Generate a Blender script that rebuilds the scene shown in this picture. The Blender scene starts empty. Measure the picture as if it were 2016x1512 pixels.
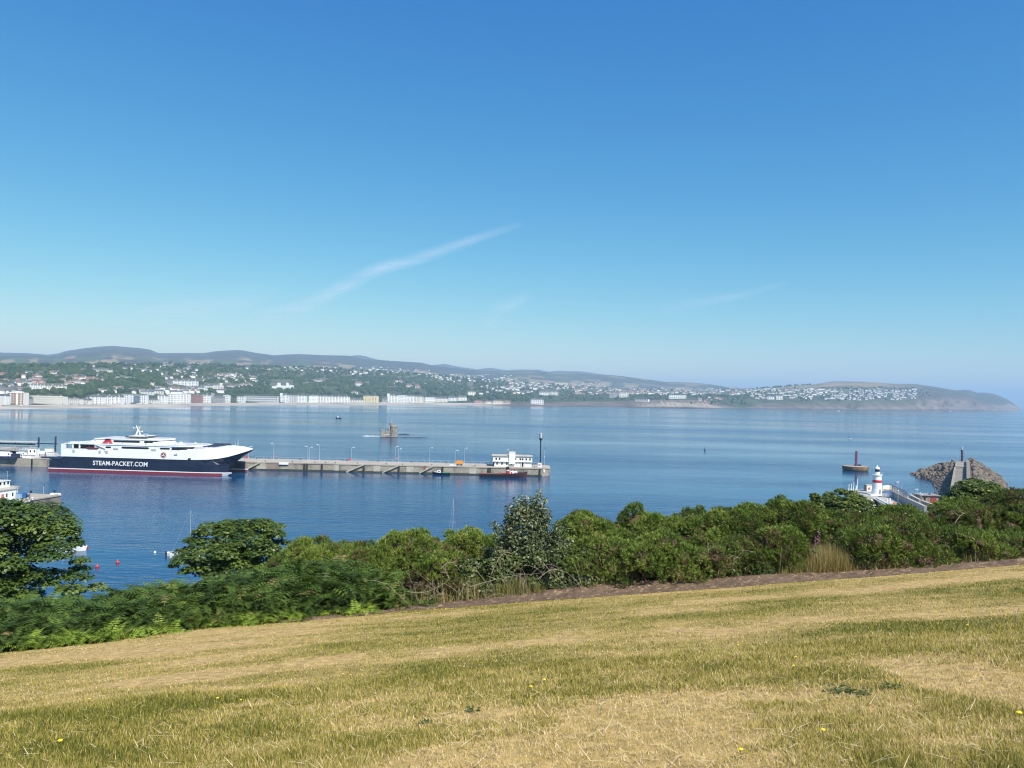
import bpy, bmesh, math, random
import numpy as np
from mathutils import Vector, Matrix

SC = bpy.context.scene
COL = SC.collection
RAD = math.radians

# ------------------------------------------------------------------ camera
F, PCX, PCY, CAMZ = 1514.0, 1008.0, 756.0, 41.0          # focal length and centre in photo pixels, eye height over the sea
ROLL, PITCH = math.atan(0.0225), math.atan(18.7 / 1514.0)
FWD = Vector((0, math.cos(PITCH), math.sin(PITCH)))
_u0 = Vector((0, -math.sin(PITCH), math.cos(PITCH)))
UPC = _u0 * math.cos(ROLL) - Vector((1, 0, 0)) * math.sin(ROLL)
RGT = Vector((1, 0, 0)) * math.cos(ROLL) + _u0 * math.sin(ROLL)
CAMP = Vector((0, 0, CAMZ))
cam_d = bpy.data.cameras.new('camera')
cam = bpy.data.objects.new('camera', cam_d)
COL.objects.link(cam)
m = Matrix.Identity(4)
for i in range(3):
    m[i][0], m[i][1], m[i][2], m[i][3] = RGT[i], UPC[i], -FWD[i], CAMP[i]
cam.matrix_world = m
cam_d.sensor_width = 36.0
cam_d.lens = 36.0 * F / 2016.0
cam_d.clip_start, cam_d.clip_end = 0.3, 90000.0
SC.camera = cam

# ------------------------------------------------------------------ sky, sun, exposure
SUN_EL, SUN_AZ = 50.0, 145.0                              # degrees; azimuth clockwise from +Y
w = bpy.data.worlds.new("World")
SC.world = w
w.use_nodes = True
nt = w.node_tree
nt.nodes.clear()
sky = nt.nodes.new('ShaderNodeTexSky')
sky.sky_type = 'NISHITA'
sky.sun_disc = False
sky.sun_elevation = RAD(SUN_EL)
sky.sun_rotation = RAD(SUN_AZ)
sky.altitude = 0.0
sky.air_density = 1.0
sky.dust_density = 0.3
sky.ozone_density = 4.0
bg = nt.nodes.new('ShaderNodeBackground')
bg.inputs['Strength'].default_value = 0.107
# the sky's own colour: deeper blue overhead, paler and less violet low down than the plain model gives
sep = nt.nodes.new('ShaderNodeSeparateColor'); comb = nt.nodes.new('ShaderNodeCombineColor')
nt.links.new(sky.outputs[0], sep.inputs[0])
for ch, (pw, kk) in enumerate(((1.75, 1.0), (1.045, 0.89), (0.51, 0.84))):
    m1 = nt.nodes.new('ShaderNodeMath'); m1.operation = 'MULTIPLY'; m1.inputs[1].default_value = 0.1466
    m2 = nt.nodes.new('ShaderNodeMath'); m2.operation = 'POWER'; m2.inputs[1].default_value = pw
    m3 = nt.nodes.new('ShaderNodeMath'); m3.operation = 'MULTIPLY'; m3.inputs[1].default_value = kk / 0.1466
    nt.links.new(sep.outputs[ch], m1.inputs[0]); nt.links.new(m1.outputs[0], m2.inputs[0]); nt.links.new(m2.outputs[0], m3.inputs[0]); nt.links.new(m3.outputs[0], comb.inputs[ch])
wo = nt.nodes.new('ShaderNodeOutputWorld')
nt.links.new(comb.outputs[0], bg.inputs['Color'])
nt.links.new(bg.outputs[0], wo.inputs['Surface'])

sl = bpy.data.lights.new('sun', 'SUN')
sl.energy = 4.8
sl.angle = RAD(0.5)
sl.color = (1.0, 0.95, 0.87)
sun = bpy.data.objects.new('sun', sl)
COL.objects.link(sun)
_e, _a = RAD(SUN_EL), RAD(SUN_AZ)
TOSUN = Vector((math.cos(_e) * math.sin(_a), math.cos(_e) * math.cos(_a), math.sin(_e)))
sun.rotation_euler = TOSUN.to_track_quat('Z', 'Y').to_euler()
sun.location = (300, -300, 600)

DENOISE = True
SC.view_settings.view_transform = 'Standard'
SC.view_settings.look = 'None'
SC.view_settings.exposure = 0.45
SC.view_settings.gamma = 1.0
SC.view_settings.use_curve_mapping = False
try:
    SC.cycles.use_denoising = DENOISE
    SC.cycles.denoising_prefilter = 'ACCURATE'
    SC.cycles.filter_width = 1.15
    SC.cycles.use_adaptive_sampling = False
    SC.cycles.sampling_pattern = 'BLUE_NOISE'
    SC.cycles.max_bounces = 6
    SC.cycles.diffuse_bounces = 2
    SC.cycles.glossy_bounces = 3
    SC.cycles.transparent_max_bounces = 8
    SC.cycles.volume_bounces = 1
    SC.cycles.volume_max_steps = 64
except Exception:
    pass

# ------------------------------------------------------------------ pixel <-> place
REARTH = 6.371e6
def ray(px, py):
    return FWD + RGT * ((px - PCX) / F) - UPC * ((py - PCY) / F)
def at_depth(px, py, Y):
    d = ray(px, py)
    return CAMP + d * (Y / d.y)
def at_z(px, py, z=0.0):
    d = ray(px, py)
    t = (z - CAMZ) / d.z
    return CAMP + d * t
def at_sea(px, py):
    z = 0.0
    for _ in range(25):
        p = at_z(px, py, z)
        z = -(p.x ** 2 + p.y ** 2) / (2 * REARTH)
    return p
def hor(px):
    return 797.0 - 0.0225 * (2000.0 - px)
def project(p):
    d = Vector(p) - CAMP
    k = d.dot(FWD)
    return (PCX + F * d.dot(RGT) / k, PCY - F * d.dot(UPC) / k)

# ------------------------------------------------------------------ numpy noise
def _hash(ix, iy, seed):
    h = (ix.astype(np.int64) * 374761393 + iy.astype(np.int64) * 668265263 + seed * 974634777) & 0xffffffff
    h = ((h ^ (h >> 13)) * 1274126177) & 0xffffffff
    return ((h ^ (h >> 16)) & 0xffff) / 65535.0
def vnoise(x, y, seed=0):
    x = np.asarray(x, float); y = np.asarray(y, float)
    ix, iy = np.floor(x), np.floor(y)
    fx, fy = x - ix, y - iy
    fx = fx * fx * (3 - 2 * fx); fy = fy * fy * (3 - 2 * fy)
    a = _hash(ix, iy, seed); b = _hash(ix + 1, iy, seed)
    c = _hash(ix, iy + 1, seed); d = _hash(ix + 1, iy + 1, seed)
    return (a * (1 - fx) + b * fx) * (1 - fy) + (c * (1 - fx) + d * fx) * fy
def fbm(x, y, seed=0, octv=4):
    s, a, t = 0.0, 0.5, 0.0
    for o in range(octv):
        s = s + a * vnoise(x, y, seed + o * 17); t += a
        x = np.asarray(x) * 2.03 + 11.3; y = np.asarray(y) * 2.03 + 5.7; a *= 0.5
    return s / t
def sstep(a, b, x):
    t = np.clip((np.asarray(x, float) - a) / (b - a), 0, 1)
    return t * t * (3 - 2 * t)

# ------------------------------------------------------------------ materials
MATS = {}
def _new(name):
    mt = bpy.data.materials.new(name)
    mt.use_nodes = True
    t = mt.node_tree
    b = t.nodes['Principled BSDF']
    MATS[name] = mt
    return mt, t, b
def paint(name, col, rough=0.6, var=0.15, scale=2.0, metal=0.0, bump=0.0, stretch=(1, 1, 1), dirt=None):
    """A plain surface whose colour wanders a little with noise; dirt = (colour, amount, scale) adds stains with a shape of their own."""
    mt, t, b = _new(name)
    N, L = t.nodes, t.links
    tc = N.new('ShaderNodeTexCoord'); mp = N.new('ShaderNodeMapping')
    mp.inputs['Scale'].default_value = stretch
    L.new(tc.outputs['Object'], mp.inputs[0])
    nz = N.new('ShaderNodeTexNoise'); nz.inputs['Scale'].default_value = scale; nz.inputs['Detail'].default_value = 6
    L.new(mp.outputs[0], nz.inputs['Vector'])
    cr = N.new('ShaderNodeValToRGB')
    cr.color_ramp.elements[0].position, cr.color_ramp.elements[1].position = 0.3, 0.7
    cr.color_ramp.elements[0].color = tuple(c * (1 - var) for c in col) + (1,)
    cr.color_ramp.elements[1].color = tuple(min(1, c * (1 + var)) for c in col) + (1,)
    L.new(nz.outputs['Fac'], cr.inputs[0])
    out = cr.outputs[0]
    if dirt:
        n2 = N.new('ShaderNodeTexNoise'); n2.inputs['Scale'].default_value = dirt[2]; n2.inputs['Detail'].default_value = 5
        L.new(mp.outputs[0], n2.inputs['Vector'])
        r2 = N.new('ShaderNodeValToRGB')
        r2.color_ramp.elements[0].position, r2.color_ramp.elements[1].position = 0.5, 0.68
        r2.color_ramp.elements[1].color = (dirt[1],) * 3 + (1,)
        L.new(n2.outputs['Fac'], r2.inputs[0])
        mx = N.new('ShaderNodeMixRGB')
        L.new(r2.outputs[0], mx.inputs[0]); L.new(out, mx.inputs[1]); mx.inputs[2].default_value = tuple(dirt[0]) + (1,)
        out = mx.outputs[0]
    L.new(out, b.inputs['Base Color'])
    b.inputs['Roughness'].default_value = rough
    b.inputs['Metallic'].default_value = metal
    if bump:
        bp = N.new('ShaderNodeBump'); bp.inputs['Strength'].default_value = 0.6; bp.inputs['Distance'].default_value = bump
        L.new(nz.outputs['Fac'], bp.inputs['Height']); L.new(bp.outputs[0], b.inputs['Normal'])
    return mt
def stonework(name, c1, c2, mortar, scale=0.5, stain=(0.08, 0.075, 0.05)):
    """Coursed masonry: brick texture on the vertical faces with weather stains."""
    mt, t, b = _new(name)
    N, L = t.nodes, t.links
    tc = N.new('ShaderNodeTexCoord')
    sp = N.new('ShaderNodeSeparateXYZ'); L.new(tc.outputs['Object'], sp.inputs[0])
    ad = N.new('ShaderNodeMath'); L.new(sp.outputs[0], ad.inputs[0]); L.new(sp.outputs[1], ad.inputs[1])
    cb = N.new('ShaderNodeCombineXYZ'); L.new(ad.outputs[0], cb.inputs[0]); L.new(sp.outputs[2], cb.inputs[1])
    br = N.new('ShaderNodeTexBrick')
    br.inputs['Scale'].default_value = scale
    br.inputs['Color1'].default_value = tuple(c1) + (1,); br.inputs['Color2'].default_value = tuple(c2) + (1,)
    br.inputs['Mortar'].default_value = tuple(mortar) + (1,)
    br.inputs['Mortar Size'].default_value = 0.018
    L.new(cb.outputs[0], br.inputs['Vector'])
    nz = N.new('ShaderNodeTexNoise'); nz.inputs['Scale'].default_value = 0.22; nz.inputs['Detail'].default_value = 8
    mp = N.new('ShaderNodeMapping'); mp.inputs['Scale'].default_value = (1.2, 1.2, 0.5)
    L.new(tc.outputs['Object'], mp.inputs[0]); L.new(mp.outputs[0], nz.inputs['Vector'])
    cr = N.new('ShaderNodeValToRGB'); cr.color_ramp.elements[0].position = 0.48; cr.color_ramp.elements[1].position = 0.66
    cr.color_ramp.elements[1].color = (0.75,) * 3 + (1,)
    L.new(nz.outputs['Fac'], cr.inputs[0])
    mx = N.new('ShaderNodeMixRGB'); L.new(cr.outputs[0], mx.inputs[0]); L.new(br.outputs['Color'], mx.inputs[1])
    mx.inputs[2].default_value = tuple(stain) + (1,)
    L.new(mx.outputs[0], b.inputs['Base Color'])
    b.inputs['Roughness'].default_value = 0.85
    bp = N.new('ShaderNodeBump'); bp.inputs['Strength'].default_value = 0.5; bp.inputs['Distance'].default_value = 0.06
    L.new(br.outputs['Fac'], bp.inputs['Height']); bp.invert = True
    L.new(bp.outputs[0], b.inputs['Normal'])
    return mt
def leafy(name, stops, trans=0.25, rough=0.55, spec=0.25):
    """Leaves: colour from each leaf's own 'tint', some light passing through."""
    mt, t, b = _new(name)
    N, L = t.nodes, t.links
    at = N.new('ShaderNodeAttribute'); at.attribute_name = 'tint'
    cr = N.new('ShaderNodeValToRGB')
    els = cr.color_ramp.elements
    els[0].position, els[0].color = stops[0][0], tuple(stops[0][1]) + (1,)
    els[1].position, els[1].color = stops[-1][0], tuple(stops[-1][1]) + (1,)
    for p, c in stops[1:-1]:
        e = els.new(p); e.color = tuple(c) + (1,)
    L.new(at.outputs['Fac'], cr.inputs[0])
    L.new(cr.outputs[0], b.inputs['Base Color'])
    b.inputs['Roughness'].default_value = rough
    b.inputs['Specular IOR Level'].default_value = spec
    tr = N.new('ShaderNodeBsdfTranslucent')
    L.new(cr.outputs[0], tr.inputs[0])
    mx = N.new('ShaderNodeMixShader'); mx.inputs[0].default_value = trans
    L.new(b.outputs[0], mx.inputs[1]); L.new(tr.outputs[0], mx.inputs[2])
    L.new(mx.outputs[0], N['Material Output'].inputs['Surface'])
    return mt
def vcol(name, rough=0.9, nscale=0.05, nvar=0.25, bump=0.0, bscale=1.0, spec=0.2):
    """Ground whose own colours come from the sheet's 'col' attribute, broken up with noise."""
    mt, t, b = _new(name)
    N, L = t.nodes, t.links
    at = N.new('ShaderNodeAttribute'); at.attribute_name = 'col'
    tc = N.new('ShaderNodeTexCoord')
    nz = N.new('ShaderNodeTexNoise'); nz.inputs['Scale'].default_value = nscale; nz.inputs['Detail'].default_value = 8
    L.new(tc.outputs['Object'], nz.inputs['Vector'])
    mr = N.new('ShaderNodeMapRange'); mr.inputs['From Min'].default_value = 0.3; mr.inputs['From Max'].default_value = 0.7
    mr.inputs['To Min'].default_value = 1 - nvar; mr.inputs['To Max'].default_value = 1 + nvar
    L.new(nz.outputs['Fac'], mr.inputs['Value'])
    vm = N.new('ShaderNodeVectorMath'); vm.operation = 'SCALE'
    L.new(at.outputs['Color'], vm.inputs[0]); L.new(mr.outputs[0], vm.inputs['Scale'])
    L.new(vm.outputs[0], b.inputs['Base Color'])
    b.inputs['Roughness'].default_value = rough
    b.inputs['Specular IOR Level'].default_value = spec
    if bump:
        n2 = N.new('ShaderNodeTexNoise'); n2.inputs['Scale'].default_value = bscale; n2.inputs['Detail'].default_value = 6
        L.new(tc.outputs['Object'], n2.inputs['Vector'])
        bp = N.new('ShaderNodeBump'); bp.inputs['Distance'].default_value = bump; bp.inputs['Strength'].default_value = 0.8
        L.new(n2.outputs['Fac'], bp.inputs['Height']); L.new(bp.outputs[0], b.inputs['Normal'])
    return mt

# ------------------------------------------------------------------ objects
def tag(o, label=None, cat=None, group=None, kind=None):
    if label: o['label'] = label
    if cat: o['category'] = cat
    if group: o['group'] = group
    if kind: o['kind'] = kind
    return o
def thing(name, label, cat, loc=(0, 0, 0), rz=0.0, group=None):
    o = bpy.data.objects.new(name, None)
    o.empty_display_size = 0.5
    COL.objects.link(o)
    o.location = loc
    o.rotation_euler = (0, 0, rz)
    return tag(o, label, cat, group)
def link(name, me, mat=None, parent=None, loc=None):
    o = bpy.data.objects.new(name, me)
    COL.objects.link(o)
    if mat is not None and not me.materials:
        for q in (mat if isinstance(mat, (list, tuple)) else [mat]):
            me.materials.append(q)
    if parent is not None: o.parent = parent
    if loc is not None: o.location = loc
    return o
def dup(root, loc, rz=None, label=None, group=None, scale=None):
    r = root.copy(); COL.objects.link(r); r.location = loc
    if rz is not None: r.rotation_euler = (0, 0, rz)
    if scale is not None: r.scale = scale
    if label: r['label'] = label
    if group: r['group'] = group
    for ch in list(root.children):
        c = ch.copy(); COL.objects.link(c); c.parent = r
        for g in ch.children:
            d = g.copy(); COL.objects.link(d); d.parent = c
    return r

class MB:
    """Collects simple solids and links them as ONE mesh."""
    def __init__(s): s.v, s.f, s.mi, s.cur = [], [], [], 0
    def mat(s, i): s.cur = i; return s
    def add(s, vs, fs):
        n = len(s.v)
        s.v += [tuple(v) for v in vs]
        for f in fs: s.f.append([n + i for i in f]); s.mi.append(s.cur)
        return s
    def box(s, x0, x1, y0, y1, z0, z1):
        return s.add([(x0,y0,z0),(x1,y0,z0),(x1,y1,z0),(x0,y1,z0),(x0,y0,z1),(x1,y0,z1),(x1,y1,z1),(x0,y1,z1)],
                     [(0,3,2,1),(4,5,6,7),(0,1,5,4),(1,2,6,5),(2,3,7,6),(3,0,4,7)])
    def bar(s, p, q, r, n=6, r2=None):
        p, q = Vector(p), Vector(q)
        return s.tube([p, q], [r, r if r2 is None else r2], n)
    def tube(s, pts, rad, n=6):
        pts = [Vector(p) for p in pts]
        vs = []
        for i, p in enumerate(pts):
            d = (pts[min(i + 1, len(pts) - 1)] - pts[max(i - 1, 0)]).normalized()
            a = d.cross(Vector((0, 0, 1)) if abs(d.z) < 0.9 else Vector((1, 0, 0))).normalized()
            b = d.cross(a)
            for k in range(n):
                t = 2 * math.pi * k / n
                vs.append(p + (a * math.cos(t) + b * math.sin(t)) * rad[i])
        fs = []
        for i in range(len(pts) - 1):
            for k in range(n):
                fs.append((i*n+k, i*n+(k+1)%n, (i+1)*n+(k+1)%n, (i+1)*n+k))
        fs.append(tuple(range(n))); fs.append(tuple((len(pts)-1)*n + k for k in range(n)))
        return s.add(vs, fs)
    def lathe(s, prof, n=20, cx=0.0, cy=0.0, cap=True):
        vs, fs = [], []
        for r, z in prof:
            for k in range(n):
                t = 2 * math.pi * k / n
                vs.append((cx + r * math.cos(t), cy + r * math.sin(t), z))
        for i in range(len(prof) - 1):
            for k in range(n):
                fs.append((i*n+k, i*n+(k+1)%n, (i+1)*n+(k+1)%n, (i+1)*n+k))
        if cap:
            fs.append(tuple(range(n))); fs.append(tuple((len(prof)-1)*n + k for k in range(n)))
        return s.add(vs, fs)
    def prism(s, poly, z0, z1):
        n = len(poly)
        vs = [(x, y, z0) for x, y in poly] + [(x, y, z1) for x, y in poly]
        fs = [tuple(range(n)), tuple(range(n, 2 * n))] + [(i, (i+1) % n, n + (i+1) % n, n + i) for i in range(n)]
        return s.add(vs, fs)
    def side(s, poly, y0, y1):
        """polygon in x,z pushed through in y"""
        n = len(poly)
        vs = [(x, y0, z) for x, z in poly] + [(x, y1, z) for x, z in poly]
        fs = [tuple(range(n)), tuple(range(n, 2 * n))] + [(i, (i+1) % n, n + (i+1) % n, n + i) for i in range(n)]
        return s.add(vs, fs)
    def loft(s, secs):
        n = len(secs[0]); vs = [p for sec in secs for p in sec]; fs = []
        for i in range(len(secs) - 1):
            for k in range(n):
                fs.append((i*n+k, i*n+(k+1)%n, (i+1)*n+(k+1)%n, (i+1)*n+k))
        fs.append(tuple(range(n))); fs.append(tuple((len(secs)-1)*n + k for k in range(n)))
        return s.add(vs, fs)
    def ball(s, c, r, n=10, sz=1.0):
        pr = [(max(1e-3, r * math.sin(math.pi * i / n)), -r * sz * math.cos(math.pi * i / n)) for i in range(n + 1)]
        return s.lathe([(a, c[2] + z) for a, z in pr], n + 2, c[0], c[1])
    def gable(s, x0, x1, y0, y1, z0, z1, over=0.3):
        """roof along x"""
        x0, x1, y0, y1 = x0 - over, x1 + over, y0 - over, y1 + over
        ym = (y0 + y1) / 2
        return s.add([(x0,y0,z0),(x1,y0,z0),(x1,y1,z0),(x0,y1,z0),(x0,ym,z1),(x1,ym,z1)],
                     [(0,3,2,1),(0,1,5,4),(2,3,4,5),(1,2,5),(3,0,4)])
    def mesh(s, name, smooth=False):
        me = bpy.data.meshes.new(name)
        me.from_pydata(s.v, [], s.f)
        if len(set(s.mi)) > 1: me.polygons.foreach_set('material_index', s.mi)
        bm = bmesh.new(); bm.from_mesh(me)
        bmesh.ops.recalc_face_normals(bm, faces=bm.faces)
        bm.to_mesh(me); bm.free()
        if smooth:
            me.polygons.foreach_set('use_smooth', [True] * len(me.polygons))
            try: me.set_sharp_from_angle(angle=RAD(38))
            except Exception: pass
        me.update()
        return me
    def build(s, name, mat, parent=None, loc=None, smooth=False):
        return link(name, s.mesh(name, smooth), mat, parent, loc)

def np_mesh(name, V, T, attr=None, col=None, smooth=False, k=3):
    """numpy vertices + faces of k corners -> mesh; attr: per-vertex float 'tint'; col: per-vertex rgb 'col'"""
    V = np.ascontiguousarray(V, np.float32); T = np.ascontiguousarray(T, np.int32)
    me = bpy.data.meshes.new(name)
    me.vertices.add(len(V)); me.vertices.foreach_set('co', V.ravel())
    me.loops.add(T.size); me.loops.foreach_set('vertex_index', T.ravel())
    me.polygons.add(len(T))
    me.polygons.foreach_set('loop_start', np.arange(0, T.size, k, dtype=np.int32))
    if attr is not None:
        a = me.attributes.new('tint', 'FLOAT', 'POINT'); a.data.foreach_set('value', np.ascontiguousarray(attr, np.float32))
    if col is not None:
        a = me.attributes.new('col', 'FLOAT_COLOR', 'POINT')
        c = np.ones((len(V), 4), np.float32); c[:, :3] = col
        a.data.foreach_set('color', c.ravel())
    me.update(calc_edges=True)
    me.validate()
    if smooth: me.polygons.foreach_set('use_smooth', np.ones(len(T), bool))
    return me
def grid_faces(nr, nc):
    i, j = np.meshgrid(np.arange(nr - 1), np.arange(nc - 1), indexing='ij')
    a = (i * nc + j).ravel()
    return np.stack([a, a + 1, a + nc + 1, a + nc], 1)
def unit(a):
    return a / np.maximum(np.linalg.norm(a, axis=-1, keepdims=True), 1e-9)

# ================================================================== SEA
def make_sea():
    rings = np.concatenate([[22.0], np.geomspace(30, 2500, 60), np.geomspace(2600, 27000, 70)])
    ns = 160
    a = np.linspace(0, 2 * np.pi, ns, endpoint=False)
    R, A = np.meshgrid(rings, a, indexing='ij')
    V = np.stack([R * np.sin(A), R * np.cos(A), -R * R / (2 * REARTH)], -1).reshape(-1, 3)
    nr = len(rings)
    i, j = np.meshgrid(np.arange(nr - 1), np.arange(ns), indexing='ij')
    b = ((i * ns) + j).ravel(); c = ((i * ns) + (j + 1) % ns).ravel()
    T = np.stack([b, b + ns, c + ns, c], 1)
    me = np_mesh('sea', V, T, k=4, smooth=True)
    mt, t, p = _new('sea_water')
    N, L = t.nodes, t.links
    p.inputs['Base Color'].default_value = (0.001, 0.046, 0.125, 1)
    p.inputs['IOR'].default_value = 1.33
    tc = N.new('ShaderNodeTexCoord')
    def noise(scale, st, det=3, rough=0.55):
        mp = N.new('ShaderNodeMapping'); mp.inputs['Scale'].default_value = st
        mp.inputs['Rotation'].default_value = (0, 0, RAD(-6))
        L.new(tc.outputs['Object'], mp.inputs[0])
        n = N.new('ShaderNodeTexNoise'); n.inputs['Scale'].default_value = scale; n.inputs['Detail'].default_value = det
        n.inputs['Roughness'].default_value = rough
        L.new(mp.outputs[0], n.inputs['Vector'])
        return n.outputs['Fac']
    ripple = noise(0.55, (0.35, 1, 1), 4)
    swell = noise(0.07, (0.4, 1, 1), 3)
    patch = noise(0.0045, (0.35, 1.3, 1), 4, 0.6)
    # where the breeze touches the water the ripples are stronger
    mr = N.new('ShaderNodeMapRange'); mr.inputs['From Min'].default_value = 0.4; mr.inputs['From Max'].default_value = 0.62
    mr.inputs['To Min'].default_value = 0.15; mr.inputs['To Max'].default_value = 1.15
    L.new(patch, mr.inputs['Value'])
    a1 = N.new('ShaderNodeMath'); a1.operation = 'MULTIPLY'; a1.inputs[1].default_value = 1.6
    L.new(swell, a1.inputs[0])
    a2 = N.new('ShaderNodeMath'); a2.operation = 'ADD'
    L.new(a1.outputs[0], a2.inputs[0]); L.new(ripple, a2.inputs[1])
    bp = N.new('ShaderNodeBump'); bp.inputs['Distance'].default_value = 0.32
    L.new(mr.outputs[0], bp.inputs['Strength'])
    L.new(a2.outputs[0], bp.inputs['Height'])
    L.new(bp.outputs[0], p.inputs['Normal'])
    m2 = N.new('ShaderNodeMapRange'); m2.inputs['From Min'].default_value = 0.35; m2.inputs['From Max'].default_value = 0.65
    m2.inputs['To Min'].default_value = 0.06; m2.inputs['To Max'].default_value = 0.16
    L.new(patch, m2.inputs['Value']); L.new(m2.outputs[0], p.inputs['Roughness'])
    o = link('sea', me, mt)
    tag(o, 'calm blue sea filling the bay', 'sea', kind='structure')
make_sea()

# ================================================================== NEAR HILLSIDE
BPIX = [(-500, 1340), (-200, 1308), (0, 1285), (200, 1266), (400, 1238), (600, 1222), (800, 1201), (1000, 1187), (1200, 1173), (1400, 1158),
        (1600, 1143), (1800, 1128), (2016, 1110), (2300, 1085), (2700, 1050)]
LA, LB = 0.20, 0.10
def lawn0(x, y):
    return CAMZ - 1.6 - LA * y + LB * x
def hit_lawn(px, py):
    d = ray(px, py)
    # CAMZ + t dz = CAMZ - 1.6 - LA t dy + LB t dx
    t = -1.6 / (d.z + LA * d.y - LB * d.x)
    return CAMP + d * t
_bp = [hit_lawn(a, b) for a, b in BPIX]
BX = np.array([p.x for p in _bp]); BY = np.array([p.y for p in _bp])
def edge_y(x):
    return np.interp(x, BX, BY)
def gz(x, y):
    """height of the hillside"""
    x = np.asarray(x, float); y = np.asarray(y, float)
    z = lawn0(x, y) + 0.10 * (fbm(x * 0.35, y * 0.35, 3) - 0.5)
    t = y - edge_y(x)
    w = np.interp(x, [-14, -4, 8, 16, 24], [2.6, 4.0, 5.0, 9.0, 12.0])
    s = np.clip(t - w, 0, None)
    drop = np.where(s < 6, 0.065 * s * s, 0.065 * 36 + 0.78 * (s - 6))
    bank = np.interp(x, [-7, -4, -1, 2, 8, 14, 20], [-.1, .0, .14, .30, .24, .15, .12])
    z = z - drop + bank * sstep(0.0, 1.15, t)
    return np.maximum(z, -6.0)
def dryness(x, y):
    """0 green .. 1 straw: where the summer lawn has browned"""
    a = fbm(x * 0.16, y * 0.55, 21, 4)
    b = fbm(x * 0.9 + 4, y * 1.6, 8, 3)
    d = 0.5 + 1.9 * (a - 0.5) + 0.9 * (b - 0.5)
    return np.clip(d, 0, 1)
def patchset():
    out = []
    for px, py, rx, ry, v in [(1290, 1425, 190, 62, 1.25), (1925, 1345, 130, 55, 1.2), (2000, 1500, 150, 45, -0.9), (1650, 1465, 210, 60, -0.75),
                              (860, 1500, 130, 28, 0.8), (1060, 1352, 260, 22, -0.75), (420, 1385, 430, 26, -0.85), (1215, 1247, 110, 14, -0.9),
                              (1440, 1230, 80, 12, -0.8), (1870, 1235, 220, 20, -0.7), (320, 1340, 90, 10, 0.9), (440, 1292, 170, 12, 0.8),
                              (640, 1300, 90, 8, 0.8), (230, 1460, 260, 46, -0.35), (480, 1388, 60, 6, 1.0), (1750, 1180, 260, 20, 0.5), (1340, 1200, 230, 10, 0.5)]:
        p = hit_lawn(px, py)
        q = hit_lawn(px + rx, py); r = hit_lawn(px, py - ry)
        out.append((p.x, p.y, abs(q.x - p.x), abs(r.y - p.y), v))
    return out
PATCH = patchset()
def dry_full(x, y):
    d = dryness(x, y)
    wob = 0.55 * (fbm(x * 1.3, y * 1.3, 31, 3) - 0.5) * 2
    for cx, cy, rx, ry, v in PATCH:
        q = np.sqrt(((x - cx) / rx) ** 2 + ((y - cy) / ry) ** 2) + wob
        d = d + (.42 if v < 0 else .85) * v * (1 - sstep(0.2, 1.25, q))
    d = d + 0.10 + 0.55 * (fbm(x * 4.1, y * 5.0, 91, 3) - .5)
    return np.clip(d, 0, 1)
C_GREEN, C_STRAW, C_BARE = np.array([0.17, 0.155, 0.03]), np.array([0.46, 0.315, 0.095]), np.array([0.50, 0.32, 0.175])
def make_hillside():
    xs = np.concatenate([np.linspace(-70, -22, 25), np.linspace(-20, 26, 185), np.linspace(28, 90, 32)])
    ys = np.concatenate([np.linspace(-30, 2, 12), np.linspace(2.5, 30, 160), np.linspace(31, 140, 80)])
    Y, X = np.meshgrid(ys, xs, indexing='ij')
    Z = gz(X, Y)
    V = np.stack([X, Y, Z], -1).reshape(-1, 3)
    d = dry_full(X, Y).ravel()[:, None]
    c = C_GREEN * (1 - d) + (0.6 * C_STRAW + 0.4 * C_BARE) * d
    soil = np.array([0.10, 0.062, 0.042])
    t = sstep(-0.15, 0.12, (Y - edge_y(X)).ravel())[:, None]
    c = c * (1 - t) + soil * t
    me = np_mesh('ground', V, grid_faces(len(ys), len(xs)), col=c, smooth=True, k=4)
    o = link('ground', me, vcol('turf_ground', nscale=6.0, nvar=0.35, bump=0.03, bscale=14.0))
    tag(o, 'sloping dry lawn at the top of the hillside', 'ground', kind='structure')
make_hillside()

def make_soil():
    """the bare dug strip between the lawn and the hedge: a sheet with clods, laid over the ground"""
    n, mm = 500, 26
    x = np.linspace(-6.3, 24, n)
    wd = np.interp(x, [-6.3, -5.2, -3, 0, 3, 6, 10, 24], [0.0, 0.4, 0.7, 1.05, 1.25, 0.95, 0.8, 0.75])
    X = np.repeat(x[:, None], mm, 1)
    s = np.linspace(0, 1, mm)[None, :]
    e = edge_y(x)[:, None] + 0.22 * (fbm(x * 1.6, x * 0, 5)[:, None] - 0.5)
    Y = e - 0.08 + s * wd[:, None]
    h = 0.03 + 0.14 * fbm(X * 5, Y * 5, 12, 4) * np.sin(np.pi * np.clip(s, 0, 1)) ** 0.5
    Z = gz(X, Y) + h - 0.02
    c = np.array([0.135, 0.09, 0.06]) * (0.7 + 0.7 * fbm(X * 3, Y * 3, 77, 4)).reshape(-1, 1)
    dry = (fbm(X * 16, Y * 22, 41, 3) > 0.70).reshape(-1, 1)
    c = np.where(dry, np.array([0.30, 0.215, 0.125]), c)
    me = np_mesh('soil', np.stack([X, Y, Z], -1).reshape(-1, 3), grid_faces(n, mm), col=c, k=4)
    o = link('soil', me, vcol('dug_soil', nscale=20.0, nvar=0.3, bump=0.03, bscale=22.0))
    tag(o, 'brown dug soil along the lawn edge', 'soil', kind='structure')
make_soil()

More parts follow.
